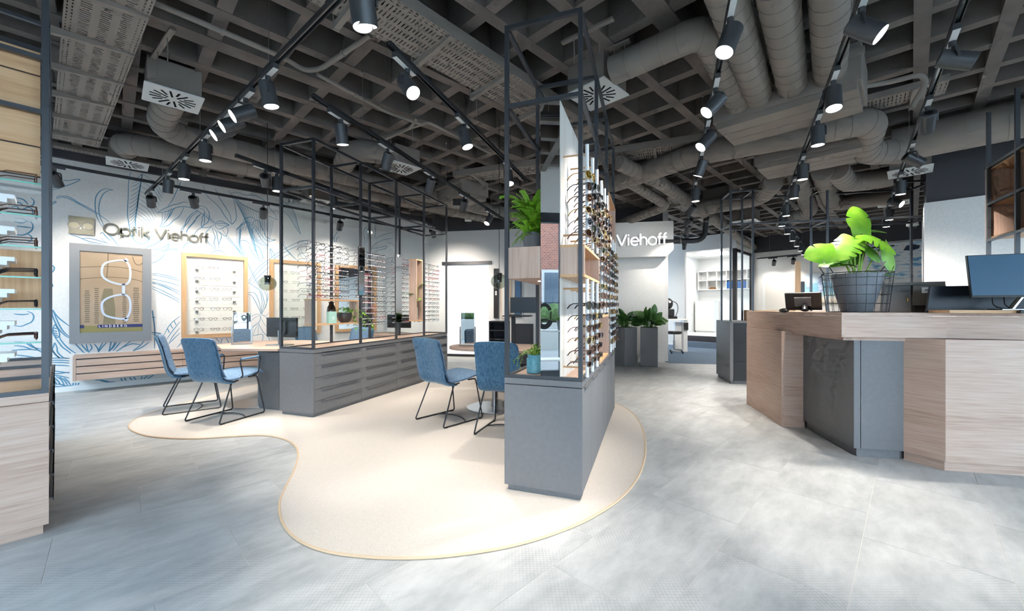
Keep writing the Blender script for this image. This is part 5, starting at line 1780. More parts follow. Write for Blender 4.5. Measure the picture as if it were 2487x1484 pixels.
# ---- wall hung sideboard
sbd = thing('hanging_sideboard', 'long walnut sideboard hung on the mural wall with three rows of drawers', 'sideboard', on_wall(-0.39, 0.0), radians(45))
Ls = 2.35
MB().box(0, Ls, -0.40, 0, 0.495, 0.525).build('top', M['walnutX'], sbd, bevel=0.001)
MB().box(0, 0.03, -0.40, 0, 0.185, 0.495).build('side', M['walnutZ'], sbd)
MB().box(Ls - 0.03, Ls, -0.40, 0, 0.185, 0.495).build('side', M['walnutZ'], sbd)
MB().box(0.03, Ls - 0.03, -0.372, 0, 0.188, 0.49).build('carcass', M['black_plastic'], sbd)
for i in range(2):
    for k in range(3):
        x0, x1 = 0.033 + 1.146 * i, 0.033 + 1.146 * (i + 1) - 0.004
        zt = 0.478 - k * 0.101
        MB().box(x0, x1, -0.398, -0.37, zt - 0.086, zt).build('drawer', M['walnutX'], sbd)

# ================================================================== CEILING SERVICES
def perforated(L, Wd, z=0.0, edge=0.05, pl=0.030, pw=0.078, hl=0.008, hw=0.055):
    """sheet with slots; local x along, y across"""
    mb = MB()
    n = max(1, int(L / pl))
    k = max(1, int((Wd - 2 * edge) / pw))
    cl, cw = L / n, (Wd - 2 * edge) / k

    def cell(x0, x1, y0, y1, hx, hy):
        cx_, cy_ = (x0 + x1) / 2, (y0 + y1) / 2
        o = [(x0, y0), (x1, y0), (x1, y1), (x0, y1)]
        i = [(cx_ - hx / 2, cy_ - hy / 2), (cx_ + hx / 2, cy_ - hy / 2), (cx_ + hx / 2, cy_ + hy / 2), (cx_ - hx / 2, cy_ + hy / 2)]
        mb.add([(a, b, z) for a, b in o + i], [(0, 1, 5, 4), (1, 2, 6, 5), (2, 3, 7, 6), (3, 0, 4, 7)])
    for i in range(n):
        for j in range(k):
            cell(i * cl, (i + 1) * cl, -Wd / 2 + edge + j * cw, -Wd / 2 + edge + (j + 1) * cw, hl, hw * (1 if (i + j) % 4 else 0.6))
    m2 = max(1, int(L / 0.045))
    c2 = L / m2
    for s in (-1, 1):
        y0, y1 = (-Wd / 2, -Wd / 2 + edge) if s < 0 else (Wd / 2 - edge, Wd / 2)
        ym = (y0 + y1) / 2
        for i in range(m2):
            cell(i * c2, (i + 1) * c2, y0, ym, 0.022, 0.007)
            cell(i * c2, (i + 1) * c2, ym, y1, 0.022, 0.007)
    return mb


def tray(label, p0, p1, Wd, bays, z=3.3, rim=0.05, arm_side=1, hang=0.16):
    p0, p1 = Vector((p0[0], p0[1], z)), Vector((p1[0], p1[1], z))
    d = p1 - p0
    L = d.length
    t = thing('cable_tray', label, 'cable tray', p0, atan2(d.y, d.x))
    bl = L / bays
    me = perforated(bl, Wd).mesh('tray_panel', M['tray'])
    rm = MB()
    rm.box(0, bl, -Wd / 2 - 0.002, -Wd / 2, 0, rim)
    rm.box(0, bl, Wd / 2, Wd / 2 + 0.002, 0, rim)
    rme = rm.mesh('tray_rim', M['tray'])
    for i in range(bays):
        pa = mesh_obj('tray_panel', me, t, (i * bl, 0, 0))
        mesh_obj('tray_rim', rme, pa)
        x = (i + 0.5) * bl
        a = MB()
        y0, y1 = -Wd / 2 * arm_side, (Wd / 2 + 0.06) * arm_side
        a.add([(x - 0.02, y0, -0.012), (x + 0.02, y0, -0.012), (x + 0.02, y1, -0.055), (x - 0.02, y1, -0.055), (x - 0.02, y0, -0.001), (x + 0.02, y0, -0.001), (x + 0.02, y1, -0.001), (x - 0.02, y1, -0.001)],
              [(0, 3, 2, 1), (4, 5, 6, 7), (0, 1, 5, 4), (1, 2, 6, 5), (2, 3, 7, 6), (3, 0, 4, 7)])
        a.build('arm', M['tray'], t)
        MB().box(x - 0.022, x + 0.022, min(y1, y1 + 0.02 * arm_side), max(y1, y1 + 0.02 * arm_side), -0.06, hang).build('hanger', M['tray'], t)
    return t


tray('broad slotted cable tray at the upper left above the vitrine', (-2.0, 2.10), (-5.55, 5.09), 0.40, 7, 3.30, arm_side=1)
tray('broad slotted cable tray crossing the middle of the ceiling', (-1.75, 2.0), (0.95, 4.95), 0.45, 6, 3.30, 0.09, arm_side=1)
tray('slotted cable tray crossing behind the sunglasses tower frame', (-0.9, 6.75), (2.95, 5.15), 0.40, 6, 3.36, 0.09, arm_side=1)
tray('short slotted cable tray right of the upper ventilation unit', (3.55, 4.52), (4.25, 3.90), 0.34, 2, 3.36, 0.06)
tray('narrow slotted cable tray along the top of the mural wall', (-6.6, 5.1), (-2.4, 9.3), 0.14, 7, 3.40, 0.05, arm_side=-1, hang=0.06)
tray('long slotted cable tray running towards the alcove behind the sign', (1.75, 6.10), (5.2, 10.1), 0.45, 7, 3.32, 0.07, arm_side=1)


def duct(label, pts, r, rad=0.25, seam=0.14, name='air_duct', cat='duct'):
    path = arc_path(pts, rad, 8)
    # resample
    out, rs = [path[0]], [r]
    acc = 0.0
    for i in range(1, len(path)):
        seg = (path[i] - path[i - 1]).length
        k = max(1, int(seg / (seam / 2)))
        for j in range(1, k + 1):
            q = path[i - 1].lerp(path[i], j / k)
            acc += seg / k
            out.append(q)
            rs.append(r)
    t = thing(name, label, cat, (0, 0, 0))
    MB().tube(out, rs, 20).build('pipe', M['duct'], t, True)
    # folded seams
    s = seam
    acc = 0.0
    last = path[0]
    nxt = s
    for i in range(1, len(path)):
        seg = (path[i] - path[i - 1]).length
        if seg < 1e-6:
            continue
        dd = (path[i] - path[i - 1]) / seg
        while nxt <= acc + seg:
            q = path[i - 1] + dd * (nxt - acc)
            MB().cyl(q - dd * 0.004, q + dd * 0.004, r + 0.0035, n=20, caps=True).build('seam', M['duct'], t, True)
            nxt += s
        acc += seg
    return t


g = Vector((0.62, 0.785, 0)).normalized()
ends = [(1775, 243, 'leftmost'), (1845, 240, 'second'), (1925, 215, 'third'), (2015, 195, 'rightmost')]
for px, py, nm in ends[1:]:
    e = H(px, py, 3.22)
    duct('%s of the round ducts entering the upper ventilation unit' % nm, [e - g * 3.2, e + g * 0.05], 0.118, seam=0.15)
duct('round duct bending from the diffuser box to the ventilation unit', [H(1488, 172, 3.25), H(1600, 122, 3.27), H(1715, 70, 3.27), H(1800, 262, 3.22)], 0.115, 0.42)
duct('round duct running along the left wall above the near diffuser', [Vector((-3.42, 4.02, 3.33)), Vector((-4.02, 4.52, 3.22)), Vector((-3.3, 5.38, 3.22)), Vector((0.2, 8.88, 3.22))], 0.13, 0.35)
duct('second round duct along the left wall feeding the far diffuser', [Vector((-5.25, 5.45, 3.36)), Vector((-4.75, 4.85, 3.22)), Vector((-3.9, 5.35, 3.18)), Vector((-0.6, 8.65, 3.18))], 0.13, 0.35)
duct('round duct crossing behind the upper ventilation unit', [H(1480, 448, 3.22), H(1700, 372, 3.22), H(2020, 312, 3.22), H(2120, 290, 3.24), H(2095, 372, 3.10), H(2190, 368, 3.1)], 0.145, 0.20)
duct('thick round duct at the upper right above the wall block', [Vector((4.72, 4.95, 3.2)), Vector((5.55, 4.05, 3.2)), Vector((6.3, 3.3, 3.2))], 0.20, 0.2, 0.3)
duct('thin round duct descending towards the alcove', [H(1500, 395, 3.2), H(1600, 442, 3.2), H(1840, 608, 3.15)], 0.10, 0.3)
duct('thin round duct with an elbow left of the alcove tray', [H(1510, 430, 3.2), H(1622, 500, 3.15), H(1500, 545, 3.1)], 0.09, 0.3)
duct('left flexible duct below the lower ventilation unit', [H(1938, 428, 3.1), H(1968, 512, 3.1), H(1900, 545, 3.1)], 0.13, 0.25, 0.07)
duct('right flexible duct below the lower ventilation unit', [H(1996, 415, 3.1), H(2020, 496, 3.1), H(2160, 478, 3.1)], 0.13, 0.25, 0.07)
duct('round duct leaving the lower ventilation unit to the right', [H(2030, 412, 3.1), H(2060, 446, 3.08), H(2170, 428, 3.08)], 0.14, 0.25)
duct('round duct leaving the lower ventilation unit to the left', [H(1880, 440, 3.1), H(1850, 478, 3.08), H(1700, 506, 3.08)], 0.14, 0.25)
duct('round duct end beside the middle diffuser box', [Vector((-1.62, 5.6, 3.33)), Vector((-2.15, 5.35, 3.33)), Vector((-2.4, 5.7, 3.25))], 0.14, 0.2)


def ac_unit(label, c, lv, lu, z0, z1):
    t = thing('ventilation_unit', label, 'ventilation unit', c, radians(-45))
    # local x along -V, y along U
    MB().box(-lv / 2, lv / 2, -lu / 2, lu / 2, z0 + 0.06, z1).build('casing', M['duct'], t, bevel=0.006)
    for i in range(3):
        y0 = -lu / 2 + 0.02 + (lu - 0.04) * i / 3
        MB().box(-lv / 2 + 0.03, lv / 2 - 0.03, y0 + 0.004, y0 + (lu - 0.04) / 3 - 0.004, z0, z0 + 0.06).build('bottom_panel', M['duct'], t, bevel=0.003)
    MB().box(-lv / 2 - 0.02, lv / 2 + 0.02, -lu / 2 - 0.05, -lu / 2, z1 - 0.12, z1 - 0.08).build('flange', M['duct'], t)
    return t


ac_unit('grey ventilation unit under the row of round ducts', Vector((2.68, 3.90, 0)), 1.15, 0.62, 3.02, 3.40)
ac_unit('second grey ventilation unit farther back above the counter', Vector((3.80, 5.10, 0)), 1.10, 0.62, 3.02, 3.40)
ac_unit('grey ceiling unit behind the middle row of track lights', Vector((-0.95, 7.2, 0)), 0.9, 0.6, 3.10, 3.42)


def diffuser(label, c, side, z, h=0.26, rot=45, plate='white'):
    t = thing('air_diffuser', label, 'air diffuser', Vector((c[0], c[1], z)), radians(rot), 'square ceiling air diffusers')
    s = side / 2
    MB().box(-s + 0.02, s - 0.02, -s + 0.02, s - 0.02, 0.012, h).build('plenum_box', M['duct'], t, bevel=0.003)
    MB().box(-s, s, -s, s, 0, 0.012).build('face_plate', M['diff_plate'], t, bevel=0.002)
    for k in range(16):
        a = 2 * pi * k / 16 + pi / 16
        r0, r1 = (0.22 * s, 0.80 * s) if k % 2 else (0.42 * s, 0.80 * s)
        mb = MB()
        dv, nv_ = Vector((cos(a), sin(a), 0)), Vector((-sin(a), cos(a), 0))
        mb.obox(dv * (r0 + r1) / 2 + Vector((0, 0, -0.001)), dv * (r1 - r0) / 2, nv_ * 0.035 * s, (0, 0, 0.0015))
        mb.build('slot', M['dark_slot'], t)
    return t


M['diff_plate'] = mat('diffuser_plate', rgb(225, 226, 224), 0.4)
diffuser('square air diffuser with radial slots at the upper left', (-3.25, 3.83), 0.43, 3.2)
diffuser('square air diffuser low beside the mural wall edge', (-5.36, 5.57), 0.43, 3.2)
diffuser('square air diffuser behind the middle row of spotlights', (-1.60, 5.74), 0.43, 3.2)
diffuser('square air diffuser seen through the near rack frame', (-3.69, 7.52), 0.43, 3.2)
diffuser('square air diffuser beside the tower frame under a bent duct', (0.80, 3.76), 0.43, 3.2)
diffuser('square air diffuser above the empty frame behind the counter', (3.99, 7.67), 0.5, 3.2)
diffuser('square air diffuser next to the dark upper wall block', (5.28, 5.30), 0.43, 3.0)
diffuser('square air diffuser behind the bright rear spotlight', (6.6, 6.9), 0.43, 3.0)
diffuser('square air diffuser far back beyond the empty frame', (5.45, 9.3), 0.5, 3.2)


def pipe(label, pts, r=0.02, rad=0.08, m='duct'):
    t = thing('conduit_pipe', label, 'pipe', (0, 0, 0))
    MB().tube(arc_path(pts, rad, 5), r, 10).build('pipe', M[m], t, True)
    for i in range(len(pts) - 1):
        a, b = Vector(pts[i]), Vector(pts[i + 1])
        L = (b - a).length
        for k in range(1, int(L / 0.75) + 1):
            q = a.lerp(b, k / (int(L / 0.75) + 1))
            d = (b - a).normalized()
            MB().cyl(q - d * 0.012, q + d * 0.012, r + 0.006, n=10).build('clamp', M['tray'], t, True)
            MB().cyl(q + Vector((0, 0, r)), (q.x, q.y, RIB + 0.05), 0.004, n=6).build('hanger_rod', M['tray'], t)
    return t


pz = 3.39
pipe('grey conduit crossing the upper left ribs and bending at the track', [H(355, -2, pz), H(690, 140, pz), H(740, 172, pz), H(778, 168, pz), H(900, 85, pz)], 0.022)
pipe('grey conduit running down the middle of the ceiling', [H(770, 180, pz), H(940, 272, pz), H(1025, 303, pz), H(1040, 296, pz), H(1190, 372, pz)], 0.018)
pipe('short grey conduit branching off above the middle spotlights', [H(1010, 292, pz), H(995, 312, pz), H(935, 338, pz)], 0.018)
pipe('dark cable conduit looping to the right rear track', [H(2060, 215, 3.2), H(2150, 202, 3.2), H(2238, 180, 3.2), H(2250, 200, 3.15), H(2215, 260, 3.0)], 0.022, 0.1)
pipe('thick black pipe bending down beside the sign bulkhead', [Vector((3.1, 8.55, 2.62)), Vector((4.05, 8.42, 2.62)), Vector((4.12, 8.4, 3.4))], 0.055, 0.2, 'black_metal')
for (label, a, b) in (('slotted strut above the upper left diffuser', (420, 70), (372, 140)), ('slotted strut crossing above the diffuser left of the tower', (1365, 105), (1490, 45)), ('slotted strut above the middle diffuser', (925, 335), (1030, 300)), ('slotted strut over the diffuser beside the tower frame', (1480, 120), (1530, 98))):
    A, Bq = H(a[0], a[1], 3.44), H(b[0], b[1], 3.44)
    t = thing('support_strut', label, 'strut', (0, 0, 0))
    MB().bar(A, Bq, 0.04, 0.02).build('channel', M['tray'], t)
    for f in (0.25, 0.75):
        q = A.lerp(Bq, f)
        MB().cyl(q, q - Vector((0, 0, 0.22)), 0.004, n=6).build('threaded_rod', M['tray'], t)

# ================================================================== TRACK LIGHTS
ZT = 2.93


def track(label, pts, wires=3, z=ZT):
    P3 = [Vector((p.x, p.y, z)) for p in pts]
    t = thing('light_track', label, 'light track', (0, 0, 0))
    for i in range(len(P3) - 1):
        a, b = P3[i], P3[i + 1]
        d = (b - a).normalized()
        s = d.cross(Vector((0, 0, 1)))
        r = MB()
        r.bar(a, b, 0.036, 0.006)
        for k in (-1, 1):
            r.bar(a + s * 0.015 * k - Vector((0, 0, 0.016)), b + s * 0.015 * k - Vector((0, 0, 0.016)), 0.006, 0.030)
        r.build('rail', M['black_metal'], t)
        MB().bar(a - Vector((0, 0, 0.010)), b - Vector((0, 0, 0.010)), 0.012, 0.008).build('conductor_strip', M['steel'], t)
        n = wires if len(P3) == 2 else 2
        for k in range(n):
            q = a.lerp(b, (k + 0.35) / n)
            MB().cyl(q, (q.x, q.y, RIB + 0.02), 0.0022, n=6).build('suspension_wire', M['steel'], t)
            MB().cyl((q.x, q.y, RIB - 0.012), (q.x, q.y, RIB + 0.006), 0.010, 0.006, n=8).build('ceiling_hook', M['steel'], t)
    return t


def line_h(a, b, ext0=0.0, ext1=0.0, z=ZT):
    A, Bq = H(a[0], a[1], z), H(b[0], b[1], z)
    d = (Bq - A).normalized()
    return [A - d * ext0, Bq + d * ext1]


tracks = {
    'A': ('light track from the top centre down to the mural wall', line_h((640, 175), (358, 466), 2.6, 0.1)),
    'B': ('light track crossing towards the sunglasses tower', line_h((955, 112), (1225, 382), 0.05, 0.9)),
    'C': ('light track above the two middle chairs', line_h((772, 236), (1225, 532), 0.05, 0.4)),
    'W': ('light track parallel to the mural wall', line_h((118, 394), (610, 484), 1.0, 3.4)),
    'M': ('light track above the long eyeglass rack', line_h((583, 378), (960, 512), 0.05, 1.3)),
    'D': ('light track between tower and counter running to the bulkhead', line_h((1775, 10), (1662, 575), 1.2, 0.6)),
    'E': ('light track above the counter running to the far wall', line_h((2082, 20), (1898, 512), 1.0, 0.0) + [H(1962, 612, ZT)]),
    'F': ('light track along the right wall block', line_h((2338, 8), (2150, 520), 1.0, 0.6)),
    'G': ('light track in front of the far wall with the door', line_h((1838, 627), (2120, 600), 0.0, 0.4, 2.75)),
}
for k, (lab, pts) in tracks.items():
    track(lab, pts, 4 if k in 'ADW' else 3, 2.75 if k == 'G' else ZT)

HOUS = MB()
HOUS.lathe([(0.030, 0.085), (0.048, 0.085), (0.052, 0.080), (0.052, -0.085), (0.050, -0.087), (0.0475, -0.086), (0.046, -0.078)], 28)
HOUS_ME = HOUS.mesh('housing', M['lamp_metal'])
HOUS_ME.polygons.foreach_set('use_smooth', [True] * len(HOUS_ME.polygons))
HOUS_ME.set_sharp_from_angle(angle=radians(35))
LENS_ME = MB().lathe([(0.001, -0.084), (0.047, -0.084)], 28, caps=False).mesh('lens', M['lamp_glow'])
REAR_ME = MB().lathe([(0.028, 0.086), (0.020, 0.089), (0.001, 0.0875)], 20, caps=False).mesh('rear_cap', M['dark_slot'])
TRK_DIR = {}
for k, (lab, pts) in tracks.items():
    d = (pts[1] - pts[0])
    TRK_DIR[k] = Vector((d.x, d.y, 0)).normalized()
lamp_n = 0


def spotlight(tr, px, py, aim, label, on=True, power=1.0, pos=None, zt=None, size=62):
    global lamp_n
    zt = zt or (2.75 if tr == 'G' else ZT)
    zc = zt - 0.175
    c = pos if pos is not None else H(px, py, zc)
    # snap to the track
    pts = tracks[tr][1]
    best = None
    for i in range(len(pts) - 1):
        a, b = pts[i], pts[i + 1]
        d2 = Vector((b.x - a.x, b.y - a.y, 0))
        tt = max(0.0, min(1.0, ((c.x - a.x) * d2.x + (c.y - a.y) * d2.y) / d2.length_squared))
        q = Vector((a.x + d2.x * tt, a.y + d2.y * tt, 0))
        dist = (Vector((c.x, c.y, 0)) - q).length
        if best is None or dist < best[0]:
            best = (dist, q, d2.normalized())
    if pos is None and best[0] < 0.5:
        bx, d = Vector((best[1].x, best[1].y, zt)), best[2]
    else:
        bx, d = Vector((c.x, c.y, zt)), TRK_DIR[tr]
    aim = Vector(aim).normalized()
    t = thing('track_spotlight', label, 'spotlight', bx, 0.0, 'black cylinder spotlights on the light tracks')
    MB().bar(-d * 0.15 + Vector((0, 0, -0.045)), d * 0.09 + Vector((0, 0, -0.045)), 0.038, 0.036).build('adapter', M['lamp_metal'], t, bevel=0.002)
    MB().bar(-d * 0.146 + Vector((0, 0, -0.0635)), d * 0.086 + Vector((0, 0, -0.0635)), 0.034, 0.002).build('adapter_cover', M['diff_plate'], t)
    MB().cyl((0, 0, -0.064), (0, 0, -0.098), 0.018, n=14).build('swivel', M['lamp_metal'], t, True)
    side = aim.cross(Vector((0, 0, 1)))
    if side.length < 0.1:
        side = d.cross(Vector((0, 0, 1)))
    side.normalize()
    hc = Vector((0, 0, -0.175)) + aim * 0.02
    MB().tube(arc_path([(0, 0, -0.098), Vector((0, 0, -0.112)) , Vector((0, 0, -0.112)) + side * 0.058, hc + side * 0.058], 0.02, 3), 0.007, 8).build('yoke', M['lamp_metal'], t, True)
    h = bpy.data.objects.new('housing', HOUS_ME)
    COL.objects.link(h)
    h.parent = t
    h.location = hc
    h.rotation_euler = aim.to_track_quat('-Z', 'Y').to_euler()
    mesh_obj('lens', LENS_ME if on else LENS_OFF, h)
    mesh_obj('rear_cap', REAR_ME, h)
    if on:
        l = bpy.data.lights.new('spot', 'SPOT')
        l.energy = SPOT_POWER * power
        l.color = SPOT_COLOR
        l.spot_size = radians(size)
        l.spot_blend = 0.85
        l.shadow_soft_size = 0.03
        lo = bpy.data.objects.new('spot', l)
        COL.objects.link(lo)
        lo.parent = t
        lo.location = hc + aim * 0.095
        lo.rotation_euler = aim.to_track_quat('-Z', 'Y').to_euler()
    return t


LENS_OFF = LENS_ME
DN = (0.02, 0.02, -1)
ORD = ['first', 'second', 'third', 'fourth', 'fifth', 'sixth', 'seventh', 'eighth', 'ninth', 'tenth', 'eleventh', 'twelfth', 'thirteenth']


def series(tr, where, items):
    for i, it in enumerate(items):
        px, py, aim = it[:3]
        kw = it[3] if len(it) > 3 else {}
        if 'power' not in kw:
            kw = dict(kw, power=0.2 if tr == 'G' else (1.0 if (tr in 'DEF' and i > 2) else (0.8 if tr in 'CB' else 1.1)), size=85 if (tr in 'DEFG' and i > 2) or tr in 'CMG' else 66)
        spotlight(tr, px, py, aim, '%s spotlight from the near end of the %s' % (ORD[i], where), **kw)


series('A', 'track that ends at the mural wall', [(885, 22, (0.12, 0.05, -1), dict(power=1.15, size=48)), (649, 222, (0.18, 0.1, -1), dict(power=1.2, size=40)), (600, 274, (-0.62, -0.55, -0.55), dict(power=0.6)), (572, 299, (-0.62, -0.55, -0.55), dict(power=0.6)), (545, 318, (-0.60, -0.55, -0.58), dict(power=0.6)), (499, 365, DN), (443, 412, DN), (407, 448, (-0.15, 0.15, -0.95)), (362, 486, (-0.45, 0.6, -0.6), dict(power=0.35, size=90))])
series('B', 'track crossing to the tower', [(994, 206, (0.50, -0.42, -0.75), dict(power=0.45)), (1138, 330, (0.3, -0.1, -0.95)), (1238, 428, (0.1, -0.3, -0.9))])
series('C', 'track above the middle chairs', [(829, 321, (0.05, 0.2, -1)), (950, 386, (-0.35, 0.35, -0.85)), (1058, 447, (-0.35, 0.4, -0.85)), (1150, 494, (-0.25, 0.7, -0.65), dict(power=1.5, size=90)), (1206, 531, (-0.4, -0.4, -0.8))])
series('W', 'track parallel to the mural wall', [(132, 432, (-0.3, 0.75, -0.75), dict(power=0.6, size=85)), (466, 490, (-0.35, 0.75, -0.7), dict(power=0.6, size=85)), (636, 517, (-0.45, 0.7, -0.75), dict(power=0.6, size=85)), (826, 546, (-0.45, 0.7, -0.75), dict(power=0.6, size=85))])
series('M', 'track above the eyeglass rack', [(655, 433, (-0.40, 0.85, -0.35), dict(power=0.5)), (690, 441, DN), (822, 487, (0.2, 0.1, -1)), (1036, 566, (0.15, 0.7, -0.6), dict(power=1.5, size=95))])
series('D', 'track running to the bulkhead', [(1768, 92, (-0.40, -0.12, -0.9), dict(power=1.0, size=46)), (1738, 250, (-0.72, -0.02, -0.75), dict(power=1.6)), (1722, 338, (-0.68, -0.08, -0.74), dict(power=2.2)), (1705, 404, (-0.25, 0.3, -0.9)), (1692, 470, DN), (1685, 507, (-0.15, 0.8, -0.45), dict(power=0.14, size=90)), (1680, 537, (-0.2, 0.85, -0.3), dict(power=0.08, size=90)), (1676, 556, (-0.1, 0.6, -0.75), dict(power=0.5, size=90)), (1670, 575, (0.45, 0.6, -0.6)), (1664, 596, (0.3, 0.7, -0.6))])
series('E', 'track above the counter', [(2092, 68, (0.55, -0.45, -0.65), dict(power=0.8, size=46)), (2024, 233, (-0.12, -0.2, -1), dict(power=1.7, size=44)), (1987, 324, DN), (1945, 414, DN), (1925, 463, DN), (1902, 509, DN), (1897, 535, DN), (1907, 556, DN), (1919, 574, DN), (1930, 588, DN), (1939, 600, DN), (1947, 610, DN), (1954, 618, DN)])
series('F', 'track along the wall block', [(2318, 143, (0.72, -0.5, -0.42), dict(power=0.7)), (2236, 295, (0.5, 0.6, -0.6), dict(power=2.4)), (2200, 388, (0.80, -0.15, -0.5), dict(power=1.6)), (2168, 455, DN), (2160, 492, (0.3, -0.75, -0.5), dict(power=0.4)), (2150, 520, DN), (2142, 538, DN)])
series('G', 'track before the far door', [(1865, 635, (0.3, 0.6, -0.8)), (1919, 632, (0.4, 0.6, -0.8)), (2063, 620, (0.4, 0.6, -0.8))])
# unseen lamps added on the track ends over the viewer to brighten the foreground
for tr, dist in (('A', 0.6), ('D', 0.9), ('E', 0.7), ('F', 0.8)):
    a, b = tracks[tr][1][0], tracks[tr][1][1]
    q = a + (b - a).normalized() * (0.25 if tr != 'A' else 1.2)
    spotlight(tr, 0, 0, (0.0, 0.35, -0.95), 'added unseen spotlight over the viewer on the track named %s'.replace('track named %s', {'A': 'mural track', 'D': 'bulkhead track', 'E': 'counter track', 'F': 'wall block track'}[tr]), pos=Vector((q.x, q.y, ZT)), power=0.45)


def pendant(label, loc, r, zc):
    t = thing('globe_pendant', label, 'pendant lamp', (loc[0], loc[1], zc))
    MB().sphere((0, 0, 0), r, 28, 18, sc=(1, 1, 0.9)).build('globe', M['smoke_glass'], t, True)
    MB().cyl((0, 0, -0.01), (0, 0, r * 0.85), 0.032, n=18).build('lamp_holder', M['black_plastic'], t, True)
    MB().cyl((0, 0, r * 0.8), (0, 0, r * 1.0), 0.038, n=18).build('cap', M['black_plastic'], t, True)
    MB().cyl((0, 0, r * 0.95), (0, 0, RIB - zc + 0.02), 0.0035, n=6).build('cord', M['black_plastic'], t)
    return t


pendant('smoked glass globe pendant over the desk of the long rack', (-3.0, 4.9), 0.098, 1.50)
pendant('smoked glass globe pendant beside the tower post', (-0.155, 4.8), 0.10, 1.52)


def dome(label, loc, pole):
    t = thing('dome_camera', label, 'security camera', loc)
    MB().lathe([(0.012, 0.10), (0.07, 0.06), (0.075, 0.0), (0.06, -0.005)], 24).build('mount', M['white_plastic'], t, True)
    MB().sphere((0, 0, -0.005), 0.055, 20, 12).build('dome', M['smoke_glass'], t, True)
    MB().cyl((0, 0, 0.1), (0, 0, pole), 0.012, n=10).build('pole', M['black_metal'], t)


dome('white dome camera on a pole beside the white wall block', P(2216, 548, 6.45), 0.9)
dome('white dome camera above the back wall', P(1137, 537, 8.5), 0.38)
jb = thing('junction_box', 'black box with cables hanging from the ceiling above the back wall', 'box', P(1118, 490, 7.0))
MB().box(-0.12, 0.12, -0.06, 0.06, -0.08, 0.08).build('case', M['black_metal'], jb)
for k in range(3):
    MB().tube(spline([(-0.1 - 0.03 * k, 0, 0.06), (-0.22 - 0.03 * k, 0, 0.0), (-0.24, 0, 0.15), (-0.15 + 0.1 * k, 0, 0.45)], 5), 0.008, 6).build('cable', M['duct'], jb, True)

# ================================================================== PLANTS AND SMALL THINGS
pr = random.Random(23)


def leaf_mesh(L, Wd, n=8, curl=0.15, fold=0.12, shape='oval', holes=False):
    """leaf lying along +y from the origin, face up (+z)"""
    mb = MB()
    rows = []
    for i in range(n + 1):
        t = i / n
        if shape == 'heart':
            w = Wd / 2 * (sin(pi * min(1, t * 0.92 + 0.10)) ** 0.65) * (1.0 - 0.25 * t)
        else:
            w = Wd / 2 * sin(pi * (0.03 + 0.94 * t)) ** 0.8
        y = L * t
        z = -curl * L * t * t
        rows.append((w, y, z))
    vs, fs = [], []
    for w, y, z in rows:
        vs += [(-w, y, z + fold * w), (-w * 0.5, y, z + fold * w * 0.35), (0, y, z), (w * 0.5, y, z + fold * w * 0.35), (w, y, z + fold * w)]
    for i in range(n):
        for j in range(4):
            if holes and i in (2, 4) and j in (0, 3):
                continue
            if holes and i == 5 and j == 0:
                continue
            a = i * 5 + j
            fs.append((a, a + 1, a + 6, a + 5))
    mb.add(vs, fs)
    if shape == 'heart':
        w, y, z = rows[0]
        mb.add([(-w, 0, z), (0, 0, 0), (-w * 0.55, -L * 0.10, z), (w * 0.55, -L * 0.10, z), (w, 0, z)], [(0, 2, 1), (1, 3, 4)])
    return mb


def orient(o, base, direction, up=(0, 0, 1)):
    d = Vector(direction).normalized()
    up = Vector(up)
    x = d.cross(up)
    if x.length < 0.05:
        x = d.cross(Vector((1, 0.2, 0)))
    x.normalize()
    z = x.cross(d)
    o.matrix_local = Matrix(((x.x, d.x, z.x, base[0]), (x.y, d.y, z.y, base[1]), (x.z, d.z, z.z, base[2]), (0, 0, 0, 1)))


def pot(parent, r0, r1, h, m, soil=True, n=32, name='pot'):
    t = 0.008
    MB().lathe([(r0 * 0.98, 0.0), (r0, 0.004), (r0 + (r1 - r0) * 0.5, h * 0.45), (r1, h), (r1 - t, h), (r1 - t, h - 0.03)], n, caps=True).build(name, m, parent, True)
    if soil:
        MB().cyl((0, 0, h - 0.04), (0, 0, h - 0.028), r1 - t - 0.001, n=24).build('soil', M['soil'], parent)


# --- feathery fern on the tower's left box
fo = place(TOW_O, -ANG_D, -0.385, 0.24, 1.595)
fern = thing('potted_fern', 'lime green feathery fern in a grey pot on the tower box', 'plant', fo)
M['pot_grey'] = mat('pot_grey', rgb(112, 114, 118), 0.5)
pot(fern, 0.055, 0.083, 0.125, M['pot_grey'])


def frond_mesh(L, droop, k=44, lw=0.030):
    mb = MB()
    pts = [Vector((0, L * t, L * 0.55 * t - droop * L * t * t)) for t in (i / 10 for i in range(11))]
    mb.tube(pts, [0.0016] * 11, 4)
    for i in range(1, k):
        t = i / k
        p = Vector((0, L * t, L * 0.55 * t - droop * L * t * t))
        l = lw * (1 - 0.75 * t) + 0.006
        for s in (-1, 1):
            q = p + Vector((s * l, l * 0.45, -0.10 * l + pr.uniform(-.004, .004)))
            w = Vector((0, 0.0024, 0.001))
            m_ = p.lerp(q, 0.5)
            mb.add([p - w * 0.3, m_ - w, q, m_ + w], [(0, 1, 2, 3)])
    return mb


